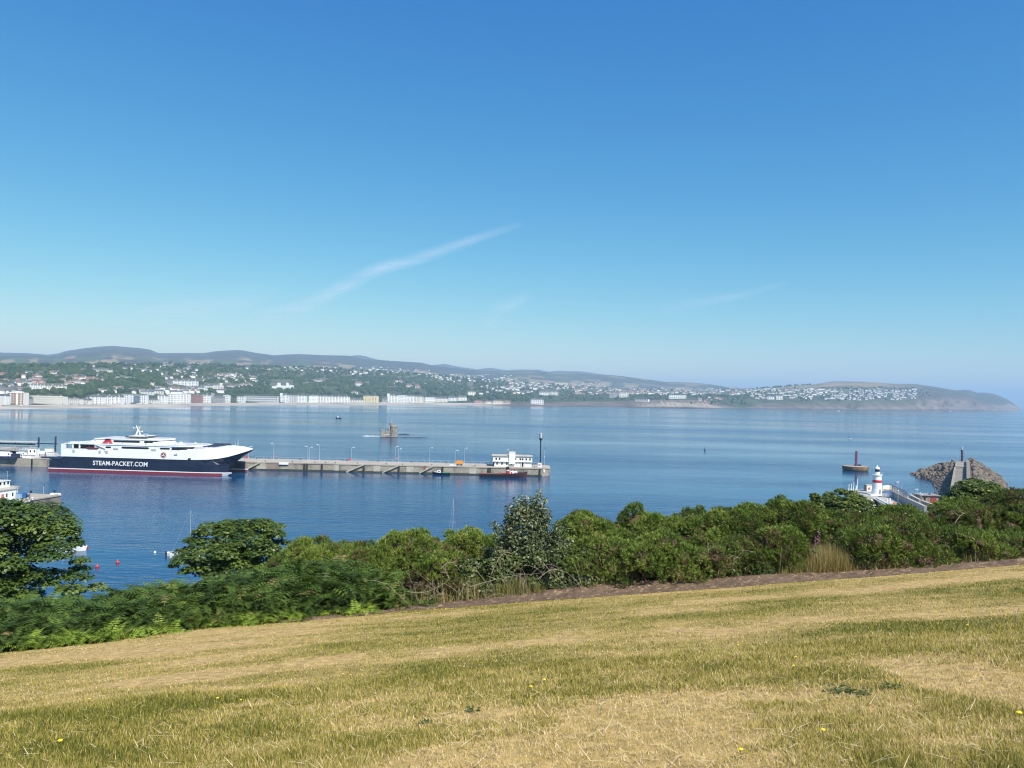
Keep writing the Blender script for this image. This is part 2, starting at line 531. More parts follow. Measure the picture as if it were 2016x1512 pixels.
def make_grass():
    rng = np.random.default_rng(5)
    Ls = []
    for y0, y1, dens, ln, wd in [(4.2, 7.0, 9500, 0.046, 0.0066), (7.0, 10.5, 4000, 0.044, 0.0095), (10.5, 15, 1900, 0.046, 0.013), (15, 23.5, 1000, 0.042, 0.018)]:
        area = (y1 - y0) * (1.42 * y1 + 5)
        n = int(area * dens)
        y = rng.uniform(y0, y1, n); x = rng.uniform(-1, 1, n) * (0.71 * y1 + 2.5)
        ok = (np.abs(x) < 0.70 * y + 2.6) & (y < edge_y(x) + 0.02)
        Ls.append(np.stack([x[ok], y[ok], np.full(ok.sum(), ln), np.full(ok.sum(), wd)], 1))
    P = np.concatenate(Ls); n = len(P)
    x, y = P[:, 0], P[:, 1]
    d = dry_full(x, y)
    # the near bank keeps longer grass than the mown lawn beyond it
    pa, pb = hit_lawn(0, 1400), hit_lawn(2016, 1225)
    br = pa.y + (pb.y - pa.y) * (x - pa.x) / (pb.x - pa.x)
    near = 1 - sstep(-0.2, 0.25, y - br + 0.8 * (fbm(x * 0.8, y * 0.8, 51) - 0.5))
    L = P[:, 2] * (0.5 + 0.55 * near + 0.9 * rng.random(n) ** 3) * (1.15 - 0.35 * d)
    bare = sstep(0.86, 1.0, d) * (rng.random(n) < 0.75)
    L = L * (1 - 0.6 * bare)
    W = P[:, 3] * rng.uniform(0.6, 1.3, n)
    az = rng.uniform(0, 2 * np.pi, n)
    lean = rng.uniform(0.1, 1.25, n) + 0.3 * d
    dirv = np.stack([np.cos(az) * np.sin(lean), np.sin(az) * np.sin(lean), np.cos(lean)], 1)
    base = np.stack([x, y, gz(x, y) - 0.005], 1)
    sd = np.stack([-np.sin(az + rng.normal(0, .6, n)), np.cos(az), np.zeros(n)], 1)
    V = np.empty((n, 3, 3))
    V[:, 0] = base - sd * (W / 2)[:, None]; V[:, 1] = base + sd * (W / 2)[:, None]; V[:, 2] = base + dirv * L[:, None]
    tint = np.clip(0.08 + 0.66 * d + rng.normal(0, 0.30, n) - 0.04 * near, 0.0, 1.0)
    me = np_mesh('grass', V.reshape(-1, 3), np.arange(n * 3).reshape(-1, 3), attr=np.repeat(tint, 3))
    mt = leafy('grass_blades', [(0.0, (0.10, 0.11, 0.016)), (0.22, (0.25, 0.245, 0.034)), (0.45, (0.43, 0.355, 0.066)), (0.7, (0.57, 0.425, 0.145)), (0.88, (0.65, 0.48, 0.225)), (1.0, (0.78, 0.63, 0.38))], trans=0.3, rough=0.6)
    o = link('grass', me, mt)
    tag(o, 'short dry yellow grass of the lawn', 'grass', kind='stuff')
    # pale cut stalks lying about on the near bank
    n = 900
    y = rng.uniform(4.6, 9.5, n); x = rng.uniform(-0.70, 0.70, n) * y
    az = rng.uniform(-0.9, 0.9, n) + np.where(rng.random(n) < 0.5, 0, np.pi); el = rng.uniform(0.02, 0.7, n) ** 1.5
    L = rng.uniform(0.05, 0.16, n); W = rng.uniform(0.0022, 0.004, n)
    dv = np.stack([np.cos(az) * np.cos(el), np.sin(az) * np.cos(el), np.sin(el)], 1)
    sd = np.stack([-np.sin(az), np.cos(az), np.zeros(n)], 1)
    b = np.stack([x, y, gz(x, y) + 0.028], 1)
    V = np.empty((n, 4, 3))
    V[:, 0] = b - sd * W[:, None]; V[:, 1] = b + sd * W[:, None]; V[:, 2] = b + dv * L[:, None] + sd * W[:, None] * .5; V[:, 3] = b + dv * L[:, None] - sd * W[:, None] * .5
    me = np_mesh('straw', V.reshape(-1, 3), np.arange(n * 4).reshape(-1, 4), attr=np.repeat(rng.uniform(0.75, 1, n), 4), k=4)
    o = link('straw', me, leafy('straw_stalks', [(0.0, (0.5, 0.38, 0.17)), (1.0, (0.70, 0.57, 0.33))], trans=0.1))
    tag(o, 'pale loose straw lying on the near grass', 'straw', kind='stuff')
make_grass()

# ================================================================== FAR SHORE
def tab(s):
    a = [tuple(float(q) for q in r.split(',')) for r in s.split()]
    return np.array([r[0] for r in a]), [np.array([r[i] for r in a]) for i in range(1, len(a[0]))]
# px: shoreline, top of beach or rocks, foot of slope, mid slope, town/wood top (photo rows)
SPX, SROWS = tab("-350,811,806,804,772,724 0,806,800.5,799,770,723 200,803,797.5,796,761,719 400,799,794.7,793.7,762,720 600,797.5,793.7,792.7,765,724 800,797,793,791.5,768,735 "
    "900,798,794.5,793,769,743 1000,799.5,795.5,792,771,751 1100,800,796,791,774,758 1200,801,796,790,776,765 1260,803,795,788,776,767 1300,803.7,791.5,787,776,769 1350,804.5,791,786.5,776,769 "
    "1400,805,796,789,777,769 1440,804.7,801,795,777,768.5 1500,804,800.5,794,778,768 1600,806,801.5,791,777,764 1700,807,802,790,775,763 1760,807.5,802,790,775,764 1800,808,799,788,775,765 "
    "1860,808.6,797,787,777,769 1910,809,796,788,780,777 1940,809.2,799.5,796,794,792.5 1960,809.2,804.5,803,802,801.3 1978,809.3,808.8,808.5,808.2,808")
RPX, (RY,) = tab("-350,701 -100,697 0,694 50,695 95,698.5 115,696 130,691 170,685 200,682 225,681 260,684 275,685 295,688 312,695 350,695 400,695 430,691 468,689 480,690 500,694 540,699.5 "
    "560,698 590,697 640,699.5 680,700 690,701 720,707 780,711 830,714 850,719 880,723 930,729 1000,731 1050,730 1090,734 1150,736 1200,738 1250,743.5 1310,752 1360,753 1400,757 1446,764.5 "
    "1480,765 1520,763 1560,759 1600,757 1640,751 1700,751 1735,753 1760,755.5 1800,756 1830,760 1850,763 1880,769 1909,777 1940,791 1960,801 1978,807.8")
def land_rows(u):
    """the nine control points of the land's profile in photo column u: (x, y, z) each"""
    ys, yb, yf, ym, yt = [float(np.interp(u, SPX, r)) for r in SROWS]
    yr = float(np.interp(u, RPX, RY))
    D0 = at_sea(u, ys).y
    k = float(sstep(1380, 1500, u))
    r = [1.0, 1.045 * (1 - k) + 1.012 * k, 1.10 * (1 - k) + 1.035 * k, 1.36 * (1 - k) + 1.11 * k, 1.85 * (1 - k) + 1.2 * k, 2.25 * (1 - k) + 1.27 * k]
    D5 = max(7200.0, D0 * 2.4) * (1 - k) + D0 * 1.42 * k
    yh = (yt + 2.5) * (1 - k) + (yt * .6 + yr * .4) * k
    yh = max(yh, yr + .5)
    P = [at_sea(u, ys)]
    P.insert(0, Vector((P[0].x * .97, P[0].y * .97, P[0].z - 8)))
    for D, y in ((D0 * r[1], yb), (D0 * r[2], yf), (D0 * r[3], ym), (D0 * r[4], yt), (D0 * r[5], yh), (D5, yr)):
        P.append(at_depth(u, y, D))
    e = P[-1]; P.append(Vector((e.x * 1.25, e.y * 1.25, e.z - 260)))
    return P
_ug = np.arange(-350, 1981, 4.0)
_RG = np.array([[tuple(p) for p in land_rows(u)] for u in _ug])          # (nu, 9, 3)
def rows_at(u):
    i = np.clip((u + 350) / 4.0, 0, len(_ug) - 1.001); k = int(i); f = i - k
    return _RG[k] * (1 - f) + _RG[k + 1] * f
def land_hit(px, py):
    """where the sight line through the pixel meets the far land"""
    R = rows_at(px); d = ray(px, py); mz = d.z / d.y
    for k in range(1, len(R) - 1):
        y0, z0, y1, z1 = R[k][1], R[k][2], R[k + 1][1], R[k + 1][2]
        g0 = CAMZ + mz * y0 - z0; g1 = CAMZ + mz * y1 - z1
        if g0 >= 0 > g1 or (k == 1 and g0 < 0):
            t = 0 if g0 == g1 else np.clip(g0 / (g0 - g1), 0, 1)
            Y = y0 + (y1 - y0) * t
            return Vector((d.x / d.y * Y, Y, z0 + (z1 - z0) * t))
    return Vector(R[-2])
def make_land():
    segs = [2, 6, 5, 16, 16, 6, 26, 3]
    us = np.arange(-350, 1978.1, 2.5)
    RR = np.array([rows_at(u) for u in us])
    rows, zone = [], []
    for k, n in enumerate(segs):
        for j in range(n):
            t = j / n
            rows.append(RR[:, k] * (1 - t) + RR[:, k + 1] * t); zone.append(k + t)
    rows.append(RR[:, -1]); zone.append(8.0)
    G = np.stack(rows, 0); zone = np.array(zone)[:, None]                # (nr, nu, 3)
    U = np.repeat(us[None, :], len(G), 0)
    cliff = np.clip(sstep(1225, 1275, U) * (1 - sstep(1395, 1440, U)) + .9 * sstep(1755, 1830, U) + .35 * sstep(1440, 1500, U) * (1 - sstep(1740, 1800, U)) + .3 * sstep(1040, 1100, U) * (1 - sstep(1180, 1225, U)), 0, 1)
    # ribs and gullies of the rocks
    rib = np.abs(fbm((U + 6 * zone) / 9.0, zone * .6, 61, 4) - .5) * 2
    belt = np.clip(1 - np.abs(zone - 2.0) / (1.0 + .9 * sstep(1780, 1850, U)), 0, 1)
    amp = cliff * belt
    G[..., 2] += amp * (rib - .35) * 16
    G[..., 1] -= amp * (rib - .4) * 45
    # gullies in the grass slopes of the headland
    for gu, wd_, dp in ((1678, 9, 26), (1462, 16, 8), (1870, 12, 14), (1925, 8, 12)):
        q = np.exp(-((U - gu - 5 * (zone - 2)) / wd_) ** 2) * np.clip(1 - np.abs(zone - 2.3) / 1.1, 0, 1)
        G[..., 2] -= q * dp; G[..., 1] += q * 40
    wig = fbm(G[..., 0] / 420, G[..., 1] / 420, 33, 4) - .5
    G[..., 2] += wig * np.interp(zone, [2.5, 4, 5, 6.3, 6.9, 7], [0, 10, 8, 14, 12, 2])
    # colours of what grows or lies there
    X, Yy = G[..., 0], G[..., 1]
    sand = np.array([.40, .345, .27]); rock = np.array([.175, .145, .122]); slope = np.array([.062, .078, .034]); town = np.array([.11, .115, .07])
    moor = np.array([.060, .056, .050]); tan = np.array([.27, .205, .125]); green = np.array([.085, .11, .05]); prom = np.array([.26, .25, .24])
    C = np.zeros(G.shape)
    def put(mask, c):
        nonlocal C
        C = C * (1 - mask[..., None]) + np.asarray(c) * mask[..., None]
    o1 = np.ones_like(U)
    put(o1, town)
    put((zone < 2.15) * o1, sand)
    put(((zone >= 2.0) & (zone < 3.0)) * o1, prom)
    put(sstep(940, 1010, U) * (zone < 3.0), rock * .8)
    put(((zone >= 3.0) & (zone < 4.1)) * o1 * (1 - .0 * U), slope)
    n1 = fbm(U / 14.0, zone * 5, 71, 4)
    fieldcell = _hash(np.floor(U / 26 + 2.2 * fbm(U / 60, zone * 2, 7)), np.floor(zone * 7 + 1.5 * fbm(U / 40, zone, 9)), 5)
    fc = np.where(fieldcell[..., None] < .35, tan, np.where(fieldcell[..., None] < .7, green, moor * 1.2))
    hill = sstep(5.9, 6.05, zone)
    C = C * (1 - hill[..., None]) + fc * hill[..., None]
    hi = sstep(6.25, 6.5, zone + .35 * (n1 - .5)) * (1 - sstep(1440, 1500, U)) * (1 - .6 * sstep(900, 1000, U))
    put(hi, moor)
    # heather and bracken on the upper moor
    put(hi * (fbm(X / 700, Yy / 700, 15, 4) > .55) * .6, np.array([.085, .072, .05]))
    # headland: tan pasture on top, green-brown cliff slope below
    hd = sstep(1500, 1560, U)
    put(hd * (zone >= 2.0) * (zone < 3.6), np.array([.075, .078, .042]))
    put(hd * sstep(5.0, 5.3, zone) * (fbm(U / 50, zone * 7, 44) > .40), tan * .95)
    put(hd * sstep(1700, 1850, U) * (zone >= 3), np.array([.085, .075, .055]))
    put(sstep(1380, 1400, U) * (1 - sstep(1490, 1510, U)) * (zone >= 2.2) * (zone < 3.9), np.array([.06, .075, .035]))
    rk = np.clip(amp * 1.6, 0, 1) * (fbm(U / 7.0, zone * 3, 19, 4) > .36)
    put(rk, np.array([.185, .14, .118]))
    put(np.clip(amp * 1.5, 0, 1) * (fbm(U / 5.0, zone * 4, 23, 4) > .62), np.array([.12, .095, .085]))
    put(sstep(1250, 1280, U) * (1 - sstep(1400, 1450, U)) * (zone < 2.12) * (zone > .9), np.array([.28, .24, .195]))
    put(sstep(1420, 1450, U) * (zone < 2.12) * (zone > .9) * (fbm(U / 6, zone * 3, 90) > .45), np.array([.17, .14, .118]))
    put((zone < 1.25) * sstep(1000, 1040, U), np.array([.10, .085, .075]))
    me = np_mesh('terrain', G.reshape(-1, 3), grid_faces(*U.shape), col=C.reshape(-1, 3), smooth=True, k=4)
    o = link('terrain', me, vcol('far_land', nscale=.012, nvar=.35))
    tag(o, 'far shore rising from the beach to moorland hills', 'terrain', kind='structure')
make_land()

def ridge_mesh(name, pts, D, depth, label, col, foot=None, seed=0):
    pxs = np.array([p[0] for p in pts], float); pys = np.array([p[1] for p in pts], float)
    us = np.arange(pxs[0], pxs[-1] + .1, 4.0)
    G = []
    for u in us:
        y = np.interp(u, pxs, pys)
        top = at_depth(u, y, D)
        zf = -(D * D) / (2 * REARTH) - 3 if foot is None else foot
        fr = at_depth(u, y, D - depth)
        col_ = []
        for t in np.linspace(0, 1, 14):
            Y = D - depth + depth * t
            s = math.sin(t * math.pi / 2) ** 1.2
            q = top * (Y / D)
            col_.append((q.x, Y, zf + (top.z - zf) * s))
        q = top * 1.15
        col_.append((q.x, D * 1.15, zf - 60))
        G.append(col_)
    G = np.array(G).transpose(1, 0, 2)
    w_ = fbm(G[..., 0] / 380, G[..., 1] / 380, 5 + seed, 4) - .5
    G[1:13, :, 2] += w_[1:13] * 22 * (G[1:13, :, 2] > 10)
    n = fbm(G[..., 0] / 300, G[..., 1] / 500, seed + 3, 4)
    C = np.array(col) * (.75 + .5 * n)[..., None]
    if foot is None:
        rk = (G[..., 2] < 45 + 60 * (n - .5))[..., None]
        C = np.where(rk, np.array([.20, .165, .14]) * (.6 + .8 * n)[..., None], C)
    o = link(name, np_mesh(name, G.reshape(-1, 3), grid_faces(*G.shape[:2]), col=C.reshape(-1, 3), smooth=True, k=4), vcol(name + '_cover', nscale=.008, nvar=.25))
    tag(o, label, 'hills', kind='structure')
ridge_mesh('hills', [(560, 715), (620, 706), (680, 702), (706, 700), (720, 702), (740, 708), (800, 716), (850, 720), (875, 717), (900, 722), (940, 728), (965, 725), (1000, 730), (1030, 728),
    (1060, 728), (1080, 732), (1110, 731), (1140, 732), (1180, 737), (1240, 746), (1310, 757)], 11500, 2500, 'pale far hills behind the moor', (.075, .07, .055), foot=60, seed=2)
ridge_mesh('headland', [(1850, 769), (1885, 768.5), (1900, 768), (1912, 769.5), (1922, 773), (1940, 773), (1955, 775), (1970, 780), (1985, 787), (1995, 794), (2003, 800), (2007, 803), (2013, 804.8)], 6900, 1500,
    'farthest blue headland sloping down to the sea', (.085, .08, .06), seed=6)

# ------------------------------------------------------------------ woods
def ico(sub):
    bm = bmesh.new(); bmesh.ops.create_icosphere(bm, subdivisions=sub, radius=1.0)
    V = np.array([v.co[:] for v in bm.verts]); T = np.array([[v.index for v in f.verts] for f in bm.faces]); bm.free()
    return V, T
WOODMAT = leafy('wood_canopy', [(0, (.022, .042, .018)), (.5, (.045, .072, .026)), (.85, (.07, .10, .035)), (1, (.10, .12, .045))], trans=.1, rough=.9, spec=.05)
WOODS = [(-60, 290, 718, 744, 700), (95, 340, 727, 760, 620), (48, 90, 767, 778, 45), (104, 268, 756, 783, 420), (235, 335, 743, 767, 260), (285, 430, 714, 748, 360), (395, 560, 722, 766, 620),
         (395, 560, 764, 783, 230), (550, 700, 724, 770, 620), (560, 860, 744, 783, 1000), (700, 860, 733, 768, 480), (830, 1000, 740, 774, 560), (835, 935, 772, 784, 140), (930, 1050, 773, 790, 220),
         (1000, 1210, 753, 769, 300), (1045, 1230, 769, 789, 260), (1200, 1340, 760, 768, 90), (1230, 1330, 778, 788, 60), (1360, 1480, 777, 796, 70), (1480, 1720, 763, 789, 200), (1600, 1800, 763, 770, 90), (1200, 1500, 764, 780, 130), (0, 60, 735, 790, 110), (1700, 1830, 768, 787, 70)]
CLEAR = []                                                              # rectangles of the photo that houses keep free of trees
def in_clear(px, py):
    for a, b, c, d in CLEAR:
        if a < px < b and c < py < d: return True
    return False
def make_woods():
    rng = np.random.default_rng(44)
    iv, it = ico(2)
    P, S, TI = [], [], []
    for x0, x1, y0, y1, n in WOODS:
        for _ in range(n):
            px, py = rng.uniform(x0, x1), rng.uniform(y0, y1)
            q = fbm(px / 22, py / 7, 3, 3)
            if q < .33 or in_clear(px, py + 1.5): continue
            p = land_hit(px, py)
            if p.y > 5200: continue
            r = rng.uniform(4.2, 8.5) * (1 if px < 1000 else .8)
            P.append((p.x, p.y, p.z + r * .35)); S.append((r, r, r * rng.uniform(.8, 1.2))); TI.append(np.clip(.25 + .6 * q + rng.normal(0, .16), 0, 1))
    # single trees on the skylines
    for px in np.concatenate([rng.uniform(0, 900, 190), rng.uniform(900, 1330, 40)]):
        yt = np.interp(px, SPX, SROWS[4]); p = land_hit(px, yt + .8); r = rng.uniform(4, 9)
        if p.y < 5200: P.append((p.x, p.y, p.z + r * .5)); S.append((r, r, r)); TI.append(rng.uniform(.1, .6))
    for px in rng.uniform(1500, 1600, 26):
        yt = np.interp(px, RPX, RY); p = land_hit(px, yt + .5); r = rng.uniform(4, 7)
        P.append((p.x, p.y, p.z + r * .6)); S.append((r * 1.2, r, r)); TI.append(rng.uniform(.1, .5))
    P, S, TI = np.array(P), np.array(S), np.array(TI)
    n = len(P)
    jit = rng.uniform(.72, 1.2, (n, len(iv), 1))
    V = iv[None] * jit * S[:, None, :] + P[:, None, :]
    T = it[None] + (np.arange(n) * len(iv))[:, None, None]
    tt = np.clip(TI[:, None] + rng.normal(0, .1, (n, len(iv))), 0, 1)
    o = link('woodland', np_mesh('woodland', V.reshape(-1, 3), T.reshape(-1, 3), tt.ravel()), WOODMAT)
    tag(o, 'dark woods among the houses of the far shore', 'woodland', kind='stuff')

# ------------------------------------------------------------------ town
W_WHITE = paint('white_render', (.86, .85, .82), .7, .06, .4, dirt=((.68, .66, .62), .5, .25))
W_CREAM = paint('cream_render', (.82, .77, .66), .7, .06, .4)
W_YELL = paint('yellow_render', (.74, .63, .40), .7, .06, .4)
W_GREY = paint('grey_stone_wall', (.40, .38, .37), .8, .12, .5)
W_BRICK = paint('red_brick_wall', (.35, .19, .165), .85, .12, .8)
W_PINK = paint('pinkish_wall', (.52, .38, .33), .8, .1, .6)
W_PALE = paint('pale_grey_render', (.60, .60, .60), .8, .08, .4)
W_TEAL = paint('turquoise_render', (.10, .36, .30), .7, .08, .5)
W_GLASSY = paint('glazed_front', (.16, .20, .24), .25, .15, .6)
R_SLATE = paint('slate_roof', (.115, .12, .13), .7, .2, .8)
R_RED = paint('red_tile_roof', (.27, .12, .09), .8, .18, .8)
R_FLAT = paint('flat_roof', (.42, .41, .40), .85, .12, .6)
R_BROWN = paint('brown_tile_roof', (.20, .14, .11), .8, .18, .8)
WIN = paint('window_glass', (.07, .08, .095), .15, .1, 1)
WINMESH = MB().box(-.5, .5, -.04, .12, 0, 1).mesh('window')
DOORMAT = paint('painted_door', (.16, .10, .09), .5, .1, 1)

def facade(px0, px1, ytop, ybase, wall, roof, label, name='terrace', cat='terrace', floors=4, bays=10, style='parapet', depth=13, bayw=0.0, back=0.0, group=None, winw=.42, winh=.5, ground_dark=False, extras=()):
    """a building seen from the bay between two photo columns; its front follows the shore"""
    CLEAR.append((px0 - 1, px1 + 1, ytop - 1, ybase + 3))
    a, b = land_hit(px0, ybase), land_hit(px1, ybase)
    if abs(a.y - b.y) > 1.1 * abs(a.x - b.x):
        ym = (a.y + b.y) / 2; a, b = at_depth(px0, ybase, ym), at_depth(px1, ybase, ym)
    mid = (a + b) / 2
    wd = math.hypot(b.x - a.x, b.y - a.y); rz = math.atan2(b.y - a.y, b.x - a.x)
    base = at_depth((px0 + px1) / 2, ybase, mid.y).z
    h = (ybase - ytop) / F * mid.y
    rh = {'parapet': .9, 'mansard': min(3.4, h * .2), 'pitched': min(4.0, h * .33), 'hip': min(4, h * .33), 'flat': .5}[style]
    hw = h - rh
    root = thing(name, label, cat, (mid.x, mid.y, base), rz, group)
    mb = MB().box(-wd / 2, wd / 2, 0, depth, -3, hw)
    nb = bays
    if bayw:
        for i in range(0, nb, 2):
            x = -wd / 2 + (i + .5) * wd / nb
            mb.prism([(x - bayw, .05), (x - bayw * .55, -1.1), (x + bayw * .55, -1.1), (x + bayw, .05)], -1, hw - .4)
    mb.box(-wd / 2 - .15, wd / 2 + .15, -.35, .0, hw - .55, hw - .15)
    if floors > 1: mb.box(-wd / 2 - .1, wd / 2 + .1, -.22, .0, hw / floors - .25, hw / floors)
    mb.build('wall', wall, root)
    rb = MB()
    if style == 'parapet':
        rb.box(-wd / 2 + .4, wd / 2 - .4, .4, depth - .4, hw, hw + .3)
        p2 = MB().box(-wd / 2 - .05, wd / 2 + .05, -.1, .3, hw + .002, hw + .9).build('parapet', wall, root)
    elif style == 'flat':
        rb.box(-wd / 2 - .4, wd / 2 + .4, -.6, depth + .4, hw, hw + .5)
    elif style == 'mansard':
        rb.loft([[(-wd / 2, -.1, hw), (wd / 2, -.1, hw), (wd / 2, depth, hw), (-wd / 2, depth, hw)], [(-wd / 2 + .5, 1.6, hw + rh), (wd / 2 - .5, 1.6, hw + rh), (wd / 2 - .5, depth - 1.6, hw + rh), (-wd / 2 + .5, depth - 1.6, hw + rh)]])
    elif style == 'hip':
        k = min(depth / 2, wd / 2 * .8)
        rb.loft([[(-wd / 2 - .4, -.4, hw), (wd / 2 + .4, -.4, hw), (wd / 2 + .4, depth + .4, hw), (-wd / 2 - .4, depth + .4, hw)], [(-wd / 2 + k, depth / 2 - .2, hw + rh), (wd / 2 - k, depth / 2 - .2, hw + rh), (wd / 2 - k, depth / 2 + .2, hw + rh), (-wd / 2 + k, depth / 2 + .2, hw + rh)]])
    else:
        rb.gable(-wd / 2, wd / 2, 0, depth, hw, hw + rh)
    rf = rb.build('roof', roof, root)
    nch = max(1, int(wd / 17)) if style in ('mansard', 'pitched', 'parapet') else 0
    for i in range(nch):
        x = -wd / 2 + (i + .5) * wd / nch + 1.7
        y = depth * .5
        MB().box(x - .9, x + .9, y - .5, y + .5, hw, hw + rh + 1.5).build('chimney', W_CREAM if wall is not W_GREY else W_GREY, rf)
    if style == 'mansard':
        for i in range(max(1, nb // 2)):
            x = -wd / 2 + (2 * i + 1) * wd / nb
            MB().box(x - .8, x + .8, .25, 2.4, hw + .1, hw + min(2.2, rh * .75)).build('dormer', wall, root)
    fh = hw / floors; bw = wd / nb
    for f in range(floors):
        for i in range(nb):
            x = -wd / 2 + (i + .5) * bw
            yy = -1.1 if (bayw and i % 2 == 0) else 0
            o = bpy.data.objects.new('window', WINMESH); COL.objects.link(o); o.parent = root
            ww = bw * winw if not (bayw and i % 2 == 0) else min(bw * winw, bayw * 1.05)
            o.location = (x, yy, f * fh + fh * (.5 - winh / 2)); o.scale = (ww, 1, fh * winh)
    for kind, x0, x1, z0, z1, mt in extras:
        MB().box(-wd / 2 + x0 * wd, -wd / 2 + x1 * wd, -1.0, depth * .6, z0 * h, z1 * h).build(kind, mt, root)
    return root
WINMESH.materials.append(WIN)
T = 'terrace'; HO = 'hotel'
G1 = 'seafront buildings along the promenade'
